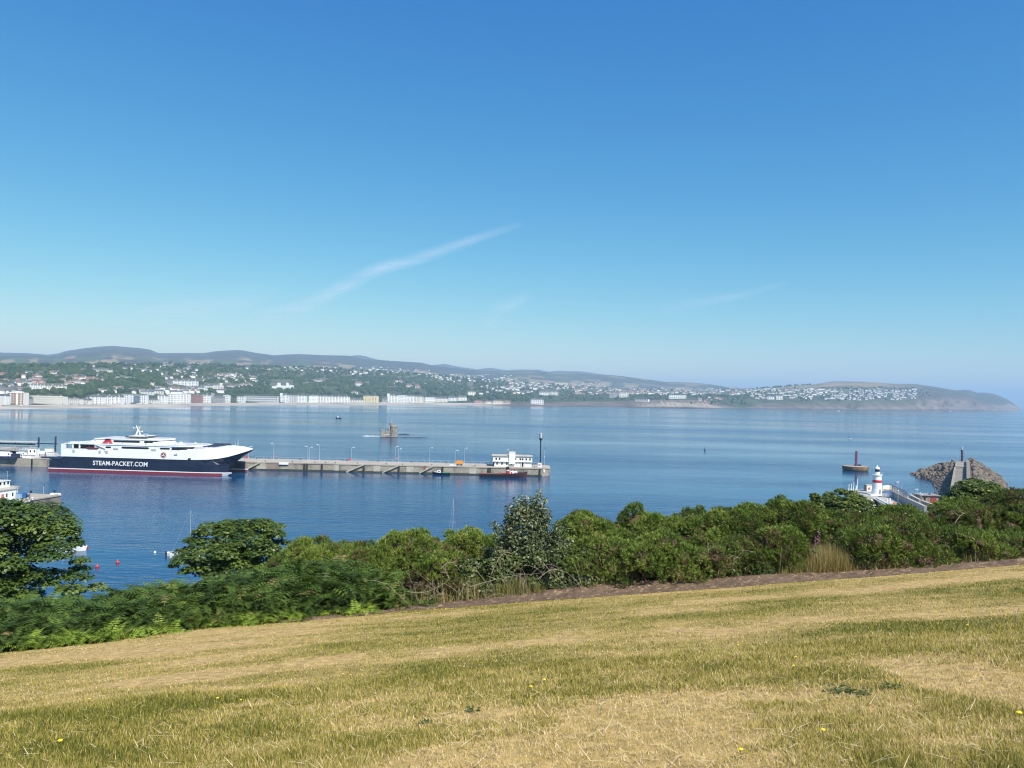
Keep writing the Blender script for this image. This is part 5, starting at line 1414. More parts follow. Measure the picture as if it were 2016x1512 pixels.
def pier_small():
    for px, py, lab in ((485, 902.2, 'red lifebuoy cabinet just past the ferry bow'), (688, 904.5, 'red lifebuoy cabinet at the foot of the lamp in the middle of the pier')):
        p = at_depth(px, py + 3, 400); r = thing('lifebuoy_cabinet', lab, 'cabinet', (p.x, 400, PZ))
        MB().box(-.45, .45, 0, .4, .35, 1.45).build('box', REDBUOY, r); MB().box(-.1, .1, .1, .3, 0, .35).build('leg', STEEL, r)
    for px, py, lab in ((543.5, 898, 'red and white round sign on a post by the tall pier lamp'), (781.5, 902.5, 'red and white round sign on a post by the paired pier lamps')):
        p = at_depth(px, py, 400); h = p.z - PZ; r = thing('round_sign', lab, 'sign', (p.x, 400, PZ))
        MB().bar((0, .1, 0), (0, .1, h), .05, 5).build('post', BLACK, r)
        d = MB().lathe([(.5, 0), (.5, .08)], 16).build('disc', SIGNRED, r, (0, 0, h)); d.rotation_euler = (RAD(90), 0, 0)
        MB().box(-.32, .32, -.1, -.081, h - .1, h + .1).build('bar', WHITE, r)
    bm = MB().lathe([(.22, 0), (.2, .35), (.34, .42), (.34, .55), (.1, .6)], 10).mesh('bollard'); bm.materials.append(BLACK)
    for i, (px, Y) in enumerate([(505, 400), (522, 386), (575, 386), (591, 400), (620, 386), (641, 386), (660, 386), (675, 400), (682, 400), (703, 386), (743, 400), (760, 386), (792, 386), (810, 400), (850, 386), (878, 400), (935, 386), (957, 400), (1052, 386)]):
        o = link('bollard', bm, None, None, (pier_x(px, Y), Y, PZ))
        tag(o, 'small black mooring bollard on the pier deck' if Y > 390 else 'small black mooring bollard at the near edge of the pier', 'bollard', 'bollards along the back of the pier' if Y > 390 else 'bollards along the front of the pier')
    # long low rail barrier
    p = at_depth(708, 905, 400); r = thing('barrier', 'low pale rail barrier beside the red cabinet in mid pier', 'barrier', (p.x, 399.5, PZ))
    MB().bar((-3.6, 0, .9), (4.2, 0, .7), .06, 5).bar((-3.6, 0, .45), (4.2, 0, .35), .05, 5).build('rail', STEEL, r)
    for x in (-3.6, -1, 1.6, 4.2): MB().bar((x, 0, 0), (x, 0, .9), .05, 5).build('post', STEEL, r)
pier_small()

# ------------------------------------------------------------------ boats
def hull_loft(mb, L, W, H, dr=.4, bow=.35, sheer=.3, n=12, stern=.8):
    """open-ended boat hull along x, bow at +x"""
    secs = []
    for i in range(n + 1):
        t = i / n; x = -L / 2 + L * t
        w_ = W / 2 * (stern + (1 - stern) * min(1, t / .4)) * (1 if t < 1 - bow else max(.02, 1 - ((t - 1 + bow) / bow) ** 2))
        zt = H * (1 + sheer * max(0, t - .3) ** 2 * 2)
        secs.append([(x - .02 * L * 0, -w_ * .55, -dr), (x, w_ * .55, -dr), (x + .04 * L * (t ** 3), w_, zt), (x + .04 * L * (t ** 3), -w_, zt)])
    return mb.loft(secs)
def green_boat():
    p = at_z(869, 934.5, 0); k = kpx(p.y)
    r = thing('work_boat', 'small dark workboat with a white bow and green deck moored at the pier', 'boat', p, math.pi)
    L = 34 * k
    hull_loft(MB(), L, 2.9, .95, .5, .4, .6).build('hull', NAVY, r)
    MB().box(-L / 2 + .3, -.4, -1.25, 1.25, .95, 1.25).build('deck', GREENDECK, r)
    c = MB().loft([[(.3, -.9, 1.0), (2.4, -.9, 1.0), (2.4, .9, 1.0), (.3, .9, 1.0)], [(.5, -.75, 2.2), (1.9, -.75, 2.2), (1.9, .75, 2.2), (.5, .75, 2.2)]]).build('cabin', WHITE, r)
    MB().box(.8, 1.6, .84, .92, 1.5, 1.95).build('window', DGLASS, c)
    MB().prism([(.9, -1.1), (3.6, -.5), (4.1, 0), (3.6, .5), (.9, 1.1)], 1.05, 1.4).build('foredeck', WHITE, r)
    MB().bar((1.0, 0, 2.2), (1.0, 0, 3.2), .05, 5).build('mast', STEEL, r)
green_boat()
def tug():
    p = at_z(989.5, 939, 0); k = kpx(p.y); L = 91 * k
    r = thing('tug_boat', 'dark old tug boat with a red and black funnel moored at the pier end', 'tug boat', p, 0)
    hull_loft(MB(), L, 5.6, 1.55, .8, .25, .9, stern=.75).build('hull', MAROON, r)
    MB().box(-L / 2 + .4, L / 2 - 4.5, -2.2, 2.2, 1.45, 1.6).build('deck', paint('rusty_deck', (.16, .085, .06), .9, .25, 1), r)
    tm = MB()
    for a in range(12):
        a0, a1 = a * math.pi / 6, (a + 1) * math.pi / 6
        tm.bar((.36 * math.cos(a0), 0, .36 * math.sin(a0)), (.36 * math.cos(a1), 0, .36 * math.sin(a1)), .13, 5)
    tme = tm.mesh('tyre_fender'); tme.materials.append(TYRE)
    for i in range(13):
        o = link('tyre_fender', tme, None, r, (-L / 2 + 1.6 + i * 1.62, -2.45 if i > 0 else -2.1, .75 + (.25 if i > 10 else 0)))
    fx = (1015 - 989.5) - (1023 - 1015) ; fx = (999 - 989.5) * k
    f = MB().lathe([(.85, 1.6), (.8, 3.6)], 14, fx, 0).build('funnel', SIGNRED, r)
    MB().lathe([(.82, 3.6), (.78, 5.0)], 14, fx, 0).build('funnel_top', BLACK, f)
    MB().lathe([(.83, 3.1), (.83, 3.58)], 14, fx, 0).build('funnel_band', WHITE, f)
    x0 = (1003.5 - 989.5) * k; x1 = (1018 - 989.5) * k
    w_ = MB().box(x0, x1, -1.7, 1.7, 1.6, 2.9).box(x0 + .5, x1 - 1.1, -1.3, 1.3, 2.9, 4.0).build('wheelhouse', WHITE, r)
    MB().box(x0 + .3, x1 - .9, -1.5, 1.5, 4.0, 4.15).build('roof', SIGNRED, w_)
    for x in (x0 + .7, x0 + 1.4, x0 + 2.1): MB().box(x, x + .45, -1.36, -1.2, 3.2, 3.75).build('window', DGLASS, w_)
    MB().box(x0 + .5, x0 + 1.1, -1.76, -1.6, 1.7, 2.7).box(x1 - 1.3, x1 - .7, -1.76, -1.6, 1.8, 2.5).build('red_door', SIGNRED, w_)
    MB().bar((x0 + 1.5, 0, 4.1), (x0 + 1.5, 0, 6.4), .07, 5).build('mast', STEEL, r)
    MB().box(-L / 2 + 1, -L / 2 + 3, -1.2, 1.2, 1.6, 1.9).box(-2.2, -.6, -1.3, 1.3, 1.6, 2.3).build('hatch', paint('faded_orange', (.34, .12, .07), .8, .2, 1), r)
    MB().bar((L / 2 - 3, 0, 1.9), (L / 2 - 3, 0, 2.9), .12, 6).bar((L / 2 - 3.6, 0, 2.5), (L / 2 - 2.4, 0, 2.5), .08, 5).build('towing_bitt', BLACK, r)
tug()
def sailing_yacht(px, pyw, L, rz, label, masth, mat=None, mastmat=None, spread=True):
    p = at_z(px, pyw, 0)
    r = thing('sailing_yacht', label, 'yacht', p, rz)
    hull_loft(MB(), L, L * .32, L * .12, .4, .6, .4, 12, .7).build('hull', WHITE, r)
    MB().prism([(-L * .42, -L * .11), (L * .1, -L * .14), (L * .36, 0), (L * .1, L * .14), (-L * .42, L * .11)], L * .10, L * .128).build('deck', paint('deck_grey', (.45, .47, .5), .7, .1, 1), r)
    c = MB().loft([[(-L * .18, -L * .09, L * .12), (L * .22, -L * .06, L * .12), (L * .22, L * .06, L * .12), (-L * .18, L * .09, L * .12)], [(-L * .14, -L * .07, L * .18), (L * .12, -L * .05, L * .17), (L * .12, L * .05, L * .17), (-L * .14, L * .07, L * .18)]]).build('cabin', WHITE, r)
    MB().box(-L * .1, L * .1, -L * .092, -L * .074, L * .135, L * .16).build('window', DGLASS, c)
    mm = mastmat or STEEL
    ms = MB().bar((L * .08, 0, L * .12), (L * .08, 0, masth), .06, 6, .045).build('mast', mm, r)
    if spread:
        MB().bar((L * .08, -.75, masth * .52), (L * .08, .75, masth * .52), .03, 4).build('spreader', mm, ms)
        MB().bar((L * .08, 0, masth), (L * .48, 0, L * .14), .012, 4).bar((L * .08, 0, masth), (-L * .46, 0, L * .14), .012, 4).build('stay', STEEL, ms)
    MB().bar((L * .06, 0, L * .24), (-L * .34, 0, L * .25), .08, 6).build('boom', BLUEBOX, ms)
def yacht_mast(px, ytop, wl):
    p = at_z(px, wl, 0); return p, at_depth(px, ytop, p.y).z
p, mh = yacht_mast(371, 1003, 1093)
sailing_yacht(368, 1096, 7.5, RAD(20), 'white sailing yacht half hidden by the rounded sycamore', mh)
p, mh = yacht_mast(890, 981, 1075)
sailing_yacht(889, 1078, 8.0, RAD(75), 'yacht hidden below the gorse with only its pale mast showing', mh)
p, mh = yacht_mast(145, 1015, 1080)
sailing_yacht(134, 1086, 7.5, RAD(30), 'white yacht with a dark mast behind the large sycamore', mh, mastmat=DARKMETAL)
def motor_boat():
    p = at_z(353, 1092, 0)
    r = thing('motor_boat', 'white motor boat with an outboard beside the rounded sycamore', 'boat', p, RAD(28))
    L = 5.6
    hull_loft(MB(), L, 2.1, .75, .3, .5, .5, 12, .9).build('hull', WHITE, r)
    MB().loft([[(-.4, -.75, .8), (1.4, -.6, .85), (1.4, .6, .85), (-.4, .75, .8)], [(-.1, -.6, 1.35), (.9, -.5, 1.25), (.9, .5, 1.25), (-.1, .6, 1.35)]]).build('cuddy', WHITE, r)
    MB().box(-2.2, -.5, -.8, .8, .45, .76).build('cockpit', paint('boat_grey', (.2, .22, .25), .7, .1, 1), r)
    MB().box(-3.15, -2.8, -.2, .2, -.1, 1.05).build('outboard', BLACK, r)
motor_boat()
def buoys():
    for px, py, mt, rad, lab in [(170.5, 1079, REDBUOY, .42, 'red and white mooring buoy nearest the large sycamore'), (191.5, 1117, REDBUOY, .40, 'red mooring buoy closest to the sycamore sprig'), (231.5, 1108.5, REDBUOY, .40, 'red mooring buoy farther out beside its twin'), (305, 1088.5, WHITE, .30, 'small white mooring buoy off the motor boat')]:
        p = at_z(px, py, 0)
        r = thing('mooring_buoy', lab, 'buoy', (p.x, p.y, 0), 0, 'mooring buoys in the inner harbour')
        MB().ball((0, 0, rad * .45), rad, 10).build('float', mt, r, smooth=True)
        MB().lathe([(.05, rad * 1.35), (.05, rad * 1.75), (.12, rad * 1.8), (.12, rad * 1.95)], 8).build('ring', STEEL, r)
        if 'and white' in lab: MB().lathe([(rad * .62, rad * 1.22), (rad * .4, rad * 1.38), (.02, rad * 1.47)], 12).build('cap', WHITE, r)
buoys()
def far_boats():
    p = at_sea(666.5, 824)
    r = thing('fishing_boat', 'small dark fishing boat with a white wheelhouse out on the open bay', 'fishing boat', p, math.pi)
    k = kpx(p.y); L = 11 * k
    hull_loft(MB(), L, L * .32, 1.2, .5, .4, .8).build('hull', NAVY, r)
    MB().box(L * .02, L * .2, -1, 1, 1.2, 3.1).build('wheelhouse', WHITE, r); MB().bar((-L * .1, 0, 1.2), (-L * .1, 0, 4.2), .08, 5).build('mast', BLACK, r)
    p = at_sea(1673.5, 863.5)
    r = thing('sailing_dinghy', 'tiny sailing boat with a dark sail beyond the round caisson', 'sailing boat', p, .4)
    hull_loft(MB(), 3.6, 1.3, .5, .2, .5, .3).build('hull', WHITE, r)
    MB().add([(.3, 0, .7), (-1.3, .05, .8), (.3, 0, 4.4), (.3, .06, .7), (-1.3, .1, .8), (.3, .06, 4.4)], [(0, 1, 2), (3, 5, 4), (0, 3, 4, 1), (1, 4, 5, 2), (2, 5, 3, 0)]).build('sail', DARKMETAL, r)
    MB().bar((.35, 0, .4), (.35, 0, 4.6), .04, 5).build('mast', STEEL, r)
    p = at_sea(1387.5, 887)
    r = thing('navigation_buoy', 'dark channel buoy alone on the open water in front of the headland', 'buoy', p)
    MB().lathe([(.8, -.3), (.85, .4), (.3, .6)], 12).build('float', paint('buoy_green', (.02, .09, .06), .5, .1, 1), r); MB().lathe([(.3, .6), (.12, 2.6)], 8).build('tower', DARKMETAL, r); MB().lathe([(.25, 2.6), (.02, 3.1)], 8).build('top_mark', DARKMETAL, r)
    for px, py, lab in ((1651, 809.8, 'white motor boat close under the headland cliff'), (1871, 810.2, 'white boat beneath the rocks at the tip of the headland')):
        p = at_sea(px, py); r = thing('small_boat', lab, 'boat', p, .1)
        hull_loft(MB(), 9, 3, 1.6, .4, .4, .5).build('hull', WHITE, r); MB().box(-1.5, 1.8, -1, 1, 1.6, 3.4).build('cabin', WHITE, r)
    for px, py, lab in ((1766.5, 950, 'small white dinghy floating behind the pier wall fence'), (1804, 964.5, 'small white dinghy floating near the rocks of the breakwater')):
        p = at_z(px, py, 0); r = thing('dinghy', lab, 'dinghy', p, .1)
        hull_loft(MB(), 1.9, .9, .4, .1, .5, .2, 8).build('hull', WHITE, r); MB().box(-.5, .3, -.34, .34, .3, .42).build('seat', WHITE, r)
far_boats()

# ------------------------------------------------------------------ island tower
def island_tower():
    c = at_sea(766, 860.5); Y = c.y; k = kpx(Y)
    root = thing('refuge_tower', 'small stone castle tower standing on a rock in the bay', 'tower', c)
    def X(px): return (px - 766) * k
    def H(y): return (860.5 - y) * k
    # round keep
    r = 6.9 * k; cx = X(774.8)
    kp = MB().lathe([(r * 1.06, -2), (r * 1.04, H(857)), (r, H(856)), (r * .98, H(841))], 26, cx, 0).build('keep', TOWERSTONE, root, smooth=True)
    MB().lathe([(r, H(841)), (r * 1.08, H(840.3)), (r * 1.08, H(838.3)), (r * .92, H(838.2))], 26, cx, 0).build('parapet', SANDSTONE, kp)
    mm = MB()
    for i in range(12):
        a = i * math.pi / 6; mm.prism([(cx + r * (1.07 if j in (0, 1) else .93) * math.cos(a + d), r * (1.07 if j in (0, 1) else .93) * math.sin(a + d)) for j, d in enumerate((-.16, .16, .16, -.16))], H(838.3), H(837.0))
    mm.build('battlement', SANDSTONE, kp)
    for a, z in ((-1.75, 848.5), (-1.0, 843.5), (-1.9, 853.5), (-2.4, 846)): 
        MB().box(-.22, .22, -.1, .3, 0, .9).build('window', DGLASS, kp, (cx + r * 1.0 * math.cos(a), r * 1.0 * math.sin(a), H(z)))
    # stair turret
    t = MB().box(X(765.3), X(770.5), -1.2, 3, -1, H(837.3)).build('stair_turret', TOWERSTONE, root)
    MB().box(X(765), X(770.4), -.6, 2.6, H(837.3), H(832.6)).build('turret_cap', paint('dark_stone', (.18, .15, .12), .9, .2, 1), t)
    MB().box(X(764.8), X(770.6), -.7, 2.7, H(832.6), H(832.1)).build('coping', SANDSTONE, t)
    MB().bar((X(770.8), 0, H(837)), (X(770.8), 0, H(824.8)), .11, 6, .06).build('flagpole', WHITE, root)
    # curtain wall with two small turrets
    w_ = MB().box(X(751), X(769), -3.2, -1.9, -1.5, H(848.2))
    n = 6
    for i in range(n): w_.box(X(755.5) + i * (X(766) - X(755.5)) / n, X(755.5) + (i + .55) * (X(766) - X(755.5)) / n, -3.15, -2.2, H(848.2), H(847.0))
    w_.box(X(751), X(752.2), -1.9, 4, -1.5, H(850))
    w_.build('curtain_wall', TOWERSTONE, root)
    MB().box(X(756), X(769), -1.7, 3.5, -1, H(849)).build('inner_house', TOWERSTONE, root)
    for px, tp, rr in ((752.6, 845, 2.4), (763, 845, 2.1)):
        q = MB().lathe([(rr * k, -1.5), (rr * k, H(847.4))], 14, X(px), -2.6 if px < 760 else 2).build('corner_turret', TOWERSTONE, root)
        MB().lathe([(rr * k * 1.2, H(847.4)), (rr * k * 1.2, H(tp))], 14, X(px), -2.6 if px < 760 else 2).build('turret_top', SANDSTONE, q)
    MB().box(X(751), X(768), -4.2, -3.25, -1.5, H(857)).build('plinth', CONC, root)
    MB().box(X(757), X(768), -3.5, -3.25, H(856.2), H(855.4)).build('pale_ledge', WHITE, root)
    for px in (757, 760, 763.5): MB().box(X(px) - .2, X(px) + .2, -3.3, -3.1, H(853.3), H(851.8)).build('arrow_slit', DGLASS, root)
    # the reef
    rng = np.random.default_rng(3)
    def reef(name, p0, p1, y, wid, hgt, mt, lab, seed):
        a, b = at_sea(p0, y), at_sea(p1, y); n = 40
        V = []
        for i in range(n + 1):
            t = i / n; q = a * (1 - t) + b * t; e = math.sin(math.pi * t) ** .5
            hh = hgt * e * (.4 + 1.2 * float(fbm(t * 9 + seed, seed, 2, 3)))
            for j, (dy, hz) in enumerate(((-wid, -.6), (-wid * .4, hh * .8), (wid * .3, hh), (wid, -.6))):
                V.append((q.x, q.y + dy * (.5 + e), q.z + hz - .1))
        T = grid_faces(n + 1, 4)
        o = link(name, np_mesh(name, np.array(V), T, k=4), mt); tag(o, lab, 'reef')
    reef('reef', 747, 786, 861.0, 5, .7, WETROCK, 'dark reef under the stone island tower', 1)
    reef('reef', 782, 808, 855.3, 8, .55, WETROCK, 'smaller dark weed bank on the water behind the island tower', 2)
    reef('reef', 784, 845, 861.8, 7, .35, WETROCK, 'long dark weed bank on the water trailing away from the island tower', 3)
    reef('reef', 710, 750, 858.6, 3.0, .45, paint('pale_shingle', (.62, .60, .56), .9, .1, 1), 'pale shingle spit running out from the island tower', 4)
island_tower()

# ------------------------------------------------------------------ ferry berth on the left
def ferry_berth():
    def wx(px, Y): return at_depth(px, 905, Y).x
    Yb = 376.0
    root = thing('ferry_berth', 'concrete berth and ramp at the stern of the ferry', 'berth', (0, Yb, 0))
    MB().box(wx(34, Yb), wx(92, Yb), 0, 7.8, -5, 3.85).build('wall', CONC, root)
    MB().box(-330, wx(34, Yb) - .05, 2.5, 8.3, -5, 3.2).build('quay_wall', STONE, root)
    MB().box(-330, wx(28, Yb), .6, 2.4, 3.3, 4.6).build('ramp_girder', DARKMETAL, root)
    MB().box(wx(61.5, Yb), wx(64.5, Yb), -.12, 0, -1, 3.8).build('recess_shade', BLACK, root)  # black strip on the wall face, painting in the shade of a recess
    for x0, x1 in ((36, 60), (66, 90)): MB().box(wx(x0, Yb), wx(x1, Yb), -.15, .2, 3.86, 4.05).build('coping', CONCLIGHT, root)
    MB().box(wx(70, Yb), wx(108, Yb), 4.4, 8.0, 3.95, 4.6).build('ramp', DARKMETAL, root)
    rr = MB()
    for x in np.linspace(wx(70, Yb), wx(112, Yb), 12):
        rr.bar((x, 4.4, 4.6), (x, 4.4, 6.0), .07, 4)
        rr.bar((x, 4.4, 4.6), (x + 1.0, 4.4, 6.0), .06, 4)
    rr.bar((wx(70, Yb), 4.4, 6.0), (wx(112, Yb), 4.4, 6.0), .09, 4)
    rr.build('truss', STEEL, root)
    # guide posts
    for px, yt, lab in ((76.4, 861.5, 'tall dark steel guide post nearer the frame edge at the ferry berth'), (109.6, 859.5, 'tall dark steel guide post close to the ferry stern')):
        p = at_depth(px, yt, Yb + 8.6); r = thing('guide_post', lab, 'guide post', (p.x, Yb + 8.6, -3), 0, 'guide posts of the ferry berth')
        MB().lathe([(.42, 0), (.42, p.z + 3)], 10).build('post', DARKMETAL, r)
        MB().lathe([(.75, 8.1), (.75, 9.6)], 10).build('collar', DARKMETAL, r)
        MB().lathe([(.46, p.z + 2.95), (.3, p.z + 3.25)], 10).build('cap', BLACK, r)
    # white huts and boxes
    def hut(px0, px1, yt, yb, Y, lab, wins=(), nm='hut', depth=3.0, rail=False):
        a, b = at_depth(px0, yb, Y), at_depth(px1, yb, Y); t = at_depth(px0, yt, Y); h = t.z - a.z; W_ = b.x - a.x
        r = thing(nm, lab, 'hut', (a.x, Y, a.z))
        MB().box(0, W_, 0, depth, -1.2, h).build('wall', WHITE, r)
        MB().box(-.15, W_ + .15, -.15, depth + .15, h, h + .14).build('roof', CONCLIGHT, r)
        for u in wins: MB().box(W_ * u - .3, W_ * u + .3, -.06, .1, h * .45, h * .75).build('window', DGLASS, r)
        if not wins: MB().box(W_ * .1, W_ * .9, -.05, .05, h * .12, h * .2).build('stripe', STEEL, r)
    hut(45, 61.5, 896.5, 907.5, Yb + 1.2, 'white box hut standing on the concrete berth wall')
    hut(54.5, 70.5, 882.5, 896.5, Yb + 5, 'white control cabin with two small windows above the berth', (.32, .82))
    hut(93, 107, 891, 901.5, Yb + 5.2, 'white cabin between the guide post and the ferry stern')
    hut(88, 103, 883, 888, Yb + 24, 'long white van-like cabin behind the guide posts', (), 'cabin', 3)
    # pier deck behind, covered walkways
    r = thing('covered_walkway', 'long covered passenger walkway on legs behind the berth', 'walkway', (0, 404, 0))
    MB().box(-330, wx(70, 404), 0, 3.4, 9.6, 10.0).build('roof', paint('walkway_roof', (.50, .49, .48), .7, .1, .3), r)
    MB().box(-330, wx(70, 404), .2, 3.2, 7.0, 7.3).build('floor', paint('walkway_floor', (.30, .30, .30), .8, .1, .3), r)
    MB().box(-330, wx(68, 404), .3, .4, 8.3, 9.1).build('window_band', DGLASS, r)
    for x in np.arange(-326, wx(70, 404), 8.2): MB().box(x, x + .4, .4, .8, 3.9, 9.6).build('leg', STEEL, r)
    MB().box(wx(70, 404), wx(106, 404), .2, 3.0, 8.9, 9.3).build('link_bridge', DARKMETAL, r)
    r = thing('loading_ramp', 'sloping vehicle ramp with pale railings beside the berth', 'ramp', (0, 386, 0))
    MB().loft([[(-330, 2, 8.2), (-330, 9, 8.2), (-330, 9, 8.6), (-330, 2, 8.6)], [(wx(60, 390), 2, 6.2), (wx(60, 390), 9, 6.2), (wx(60, 390), 9, 6.6), (wx(60, 390), 2, 6.6)]]).build('deck', paint('ramp_deck', (.30, .29, .28), .85, .15, .3), r)
    rl = MB()
    for i in range(60):
        x = -330 + i * (wx(60, 390) + 330) / 59; z = 8.6 - 2 * i / 59
        rl.bar((x, 2.1, z), (x, 2.1, z + 1.2), .05, 4)
    rl.bar((-330, 2.1, 9.8), (wx(60, 390), 2.1, 7.8), .07, 4); rl.bar((-330, 2.1, 9.2), (wx(60, 390), 2.1, 7.2), .05, 4)
    rl.build('railing', WHITE, r)
    MB().box(-330, wx(28, 388), 4, 8, 3.8, 8.0).build('support_wall', paint('dark_grey_wall', (.22, .21, .20), .9, .15, .4), r)  # wall under the ramp in a plain dark grey, varied by noise
    # vehicles waiting
    def vehicle(px, py, Y, L, W_, H_, mt, lab, nm, cat):
        p = at_depth(px, py, Y); r = thing(nm, lab, cat, (p.x, Y, p.z))
        MB().box(-L / 2, L / 2 - 1.5, 0, W_, .7, H_).build('body', mt, r)
        MB().loft([[(L / 2 - 1.4, .05, .5), (L / 2 + .1, .05, .5), (L / 2 + .1, W_ - .05, .5), (L / 2 - 1.4, W_ - .05, .5)], [(L / 2 - 1.4, .1, H_ * .85), (L / 2 - .4, .1, H_ * .85), (L / 2 - .4, W_ - .1, H_ * .85), (L / 2 - 1.4, W_ - .1, H_ * .85)]]).build('cab', WHITE, r)
        MB().box(L / 2 - 1.1, L / 2 - .5, .02, .1, H_ * .5, H_ * .75).build('window', DGLASS, r)
        for x in (-L / 2 + .8, L / 2 - .9): MB().side([(x + .45 * math.cos(a), .45 + .45 * math.sin(a)) for a in np.linspace(0, 6.28, 11)[:-1]], -.04, .3).build('wheel', TYRE, r)
    vehicle(6, 901, 383.5, 7, 2.3, 2.9, WHITE, 'white van parked at the frame edge on the berth', 'van', 'van')
    vehicle(33, 903, 382.5, 6, 2.3, 2.4, DARKMETAL, 'dark van parked against the white box hut', 'van', 'van')
    vehicle(40, 899, 384.0, 4.4, 2.2, 2.3, WHITE, 'white van behind the white box hut', 'van', 'van')
    vehicle(83, 897, 383.8, 4.8, 2.2, 2.2, WHITE, 'white van on the ramp between the guide posts', 'van', 'van')
    for i, px in enumerate((8, 14, 20, 25, 31, 36)):
        p = at_depth(px, 894.5, 390); r = link('trailer', MB().box(-1.9, 1.9, 0, 2.2, .3, 2.1).box(-1.5, 1.3, .1, 2.1, 0, .3).mesh('trailer'), WHITE if i % 3 else paint('trailer_grey', (.35, .36, .38), .6, .1, 1), None, p)
        tag(r, 'pale trailer box in the queue on the vehicle ramp', 'trailer', 'trailers on the vehicle ramp')
ferry_berth()

# ------------------------------------------------------------------ jetty with the white house, lower left
def jetty():
    c = at_z(118.5, 998, 0); n1 = at_z(56, 1009.5, 0)                # outer corner, and a point along the near face
    d = Vector((n1.x - c.x, n1.y - c.y, 0)).normalized(); e = Vector((-d.y, d.x, 0))
    if e.y < 0: e = -e
    zt = at_depth(118, 974, c.y).z
    A = Vector((c.x, c.y, 0)); Bq = A + d * 120
    wd = 26.0
    # outer end slants away
    C_ = A + e * wd + d * 1.5; D_ = Bq + e * wd
    root = thing('jetty', 'stone jetty carrying the white harbour house', 'jetty', (0, 0, 0))
    poly = [(A.x, A.y), (Bq.x, Bq.y), (D_.x, D_.y), (C_.x, C_.y)]
    MB().prism(poly, -5, zt - .35).build('wall', RUBBLE, root)
    o = Vector((0, 0, 0))
    def off(v, a, b): return (v.x - d.x * a - e.x * b, v.y - d.y * a - e.y * b)
    MB().prism([off(A, .25, .25), off(Bq, 0, .25), off(D_, 0, -.25), off(C_, .25, -.25)], zt - .35, zt).build('deck', DECKCON, root)
    # a pale upstand along the near edge and white-painted corner stones
    MB().prism([off(A, -1.0, 0.1), off(A, -40, .1), off(A, -40, -.35), off(A, -1.0, -.35)], zt, zt + .35).build('kerb', CONCLIGHT, root)
    MB().prism([off(A, .1, .1), off(A, -1.0, .1), off(A, -1.0, -3.2), off(A, .1, -3.2)], zt, zt + .5).build('corner_stone', WHITE, root)
    rl = MB()
    for i in range(9):
        q = C_ + d * (1 + i * 2.4) - e * .4; rl.bar((q.x, q.y, zt), (q.x, q.y, zt + 1.1), .05, 4)
    q0, q1 = C_ + d - e * .4, C_ + d * 20 - e * .4
    rl.bar((q0.x, q0.y, zt + 1.1), (q1.x, q1.y, zt + 1.1), .04, 4); rl.bar((q0.x, q0.y, zt + .6), (q1.x, q1.y, zt + .6), .03, 4)
    rl.build('railing', STEEL, root)
    # house
    def gp(px, py):
        return at_z(px, py, zt)
    h0 = gp(33.5, 981.5)                                              # near corner of the house
    rz = math.atan2(-d.y, -d.x)                                       # x along the face towards the outer end
    k = kpx(h0.y)
    r = thing('harbour_house', 'white flat roofed harbour house with a square lookout on the jetty', 'building', h0, rz)
    Lm = 14.0; wH = 17.5 * k * 1.0; Dp = 10.5
    Hh = (981.5 - 962.0) * k
    MB().box(-Lm, 0, 0, Dp, 0, Hh).build('wall', WHITE, r)
    MB().box(0.02, 3.6, 3.2, Dp, 0, Hh).build('wing', WHITE, r)
    MB().box(-Lm - .3, .3, -.3, Dp + .3, Hh, Hh + .28).box(.3, 3.9, 2.9, Dp + .3, Hh, Hh + .28).build('roof', CONCLIGHT, r)
    th = (957 - 943.5) * k
    tw = MB().box(-2.9, 1.4, 4.2, 8.4, Hh + .28, Hh + th).build('lookout', WHITE, r)
    MB().box(-3.1, 1.6, 4.0, 8.6, Hh + th, Hh + th + .22).build('lookout_roof', WHITE, tw)
    for x in (-2.2, -.7, .7): MB().box(x - .28, x + .32, 4.12, 4.3, Hh + 1.15, Hh + 2.0).build('window', DGLASS, tw)
    rr = MB()
    for x in np.linspace(-3.0, 1.5, 6):
        for y in (4.1, 8.5): rr.bar((x, y, Hh + th + .2), (x, y, Hh + th + 1.1), .06, 4)
    for y in (4.1, 8.5):
        rr.bar((-3.0, y, Hh + th + 1.1), (1.5, y, Hh + th + 1.1), .05, 4); rr.bar((-3.0, y, Hh + th + .65), (1.5, y, Hh + th + .65), .04, 4)
    rr.build('railing', DARKMETAL, tw)
    MB().bar((-3.1, 4.0, Hh), (-3.1, 4.0, Hh + th + 1.2), .12, 5).build('downpipe', DARKMETAL, tw)
    MB().bar((1.2, 5, Hh + th), (1.2, 5, Hh + th + 2.9), .05, 5).bar((.9, 5, Hh + th + 2.9), (1.5, 5, Hh + th + 2.9), .05, 4).build('aerial', STEEL, tw)
    r2 = MB()
    for x in (-8, -6.4, -4.8, 2.2, 3.4):
        r2.bar((x, 4.4, Hh + .28), (x, 4.4, Hh + 1.5), .06, 4)
    r2.bar((-14, 4.4, Hh + 1.5), (-3.2, 4.4, Hh + 1.5), .05, 4); r2.bar((-14, 4.4, Hh + .9), (-3.2, 4.4, Hh + .9), .04, 4); r2.bar((1.8, 4.4, Hh + 1.5), (3.8, 4.4, Hh + 1.5), .05, 4)
    r2.build('roof_railing', DARKMETAL, r)
    for x in (-4.0, -1.75): MB().box(x - .25, x + .25, -.06, .1, 1.0, 2.1).build('window', DGLASS, r)
    MB().box(2.35, 2.8, 3.14, 3.3, 1.3, 2.5).build('window', DGLASS, r)
    MB().box(-6.0, -5.0, -.07, .1, .7, 2.0).build('red_sign', SIGNRED, r); MB().box(-5.68, -5.32, -.1, -.07, 1.35, 1.65).build('sign_mark', WHITE, r)
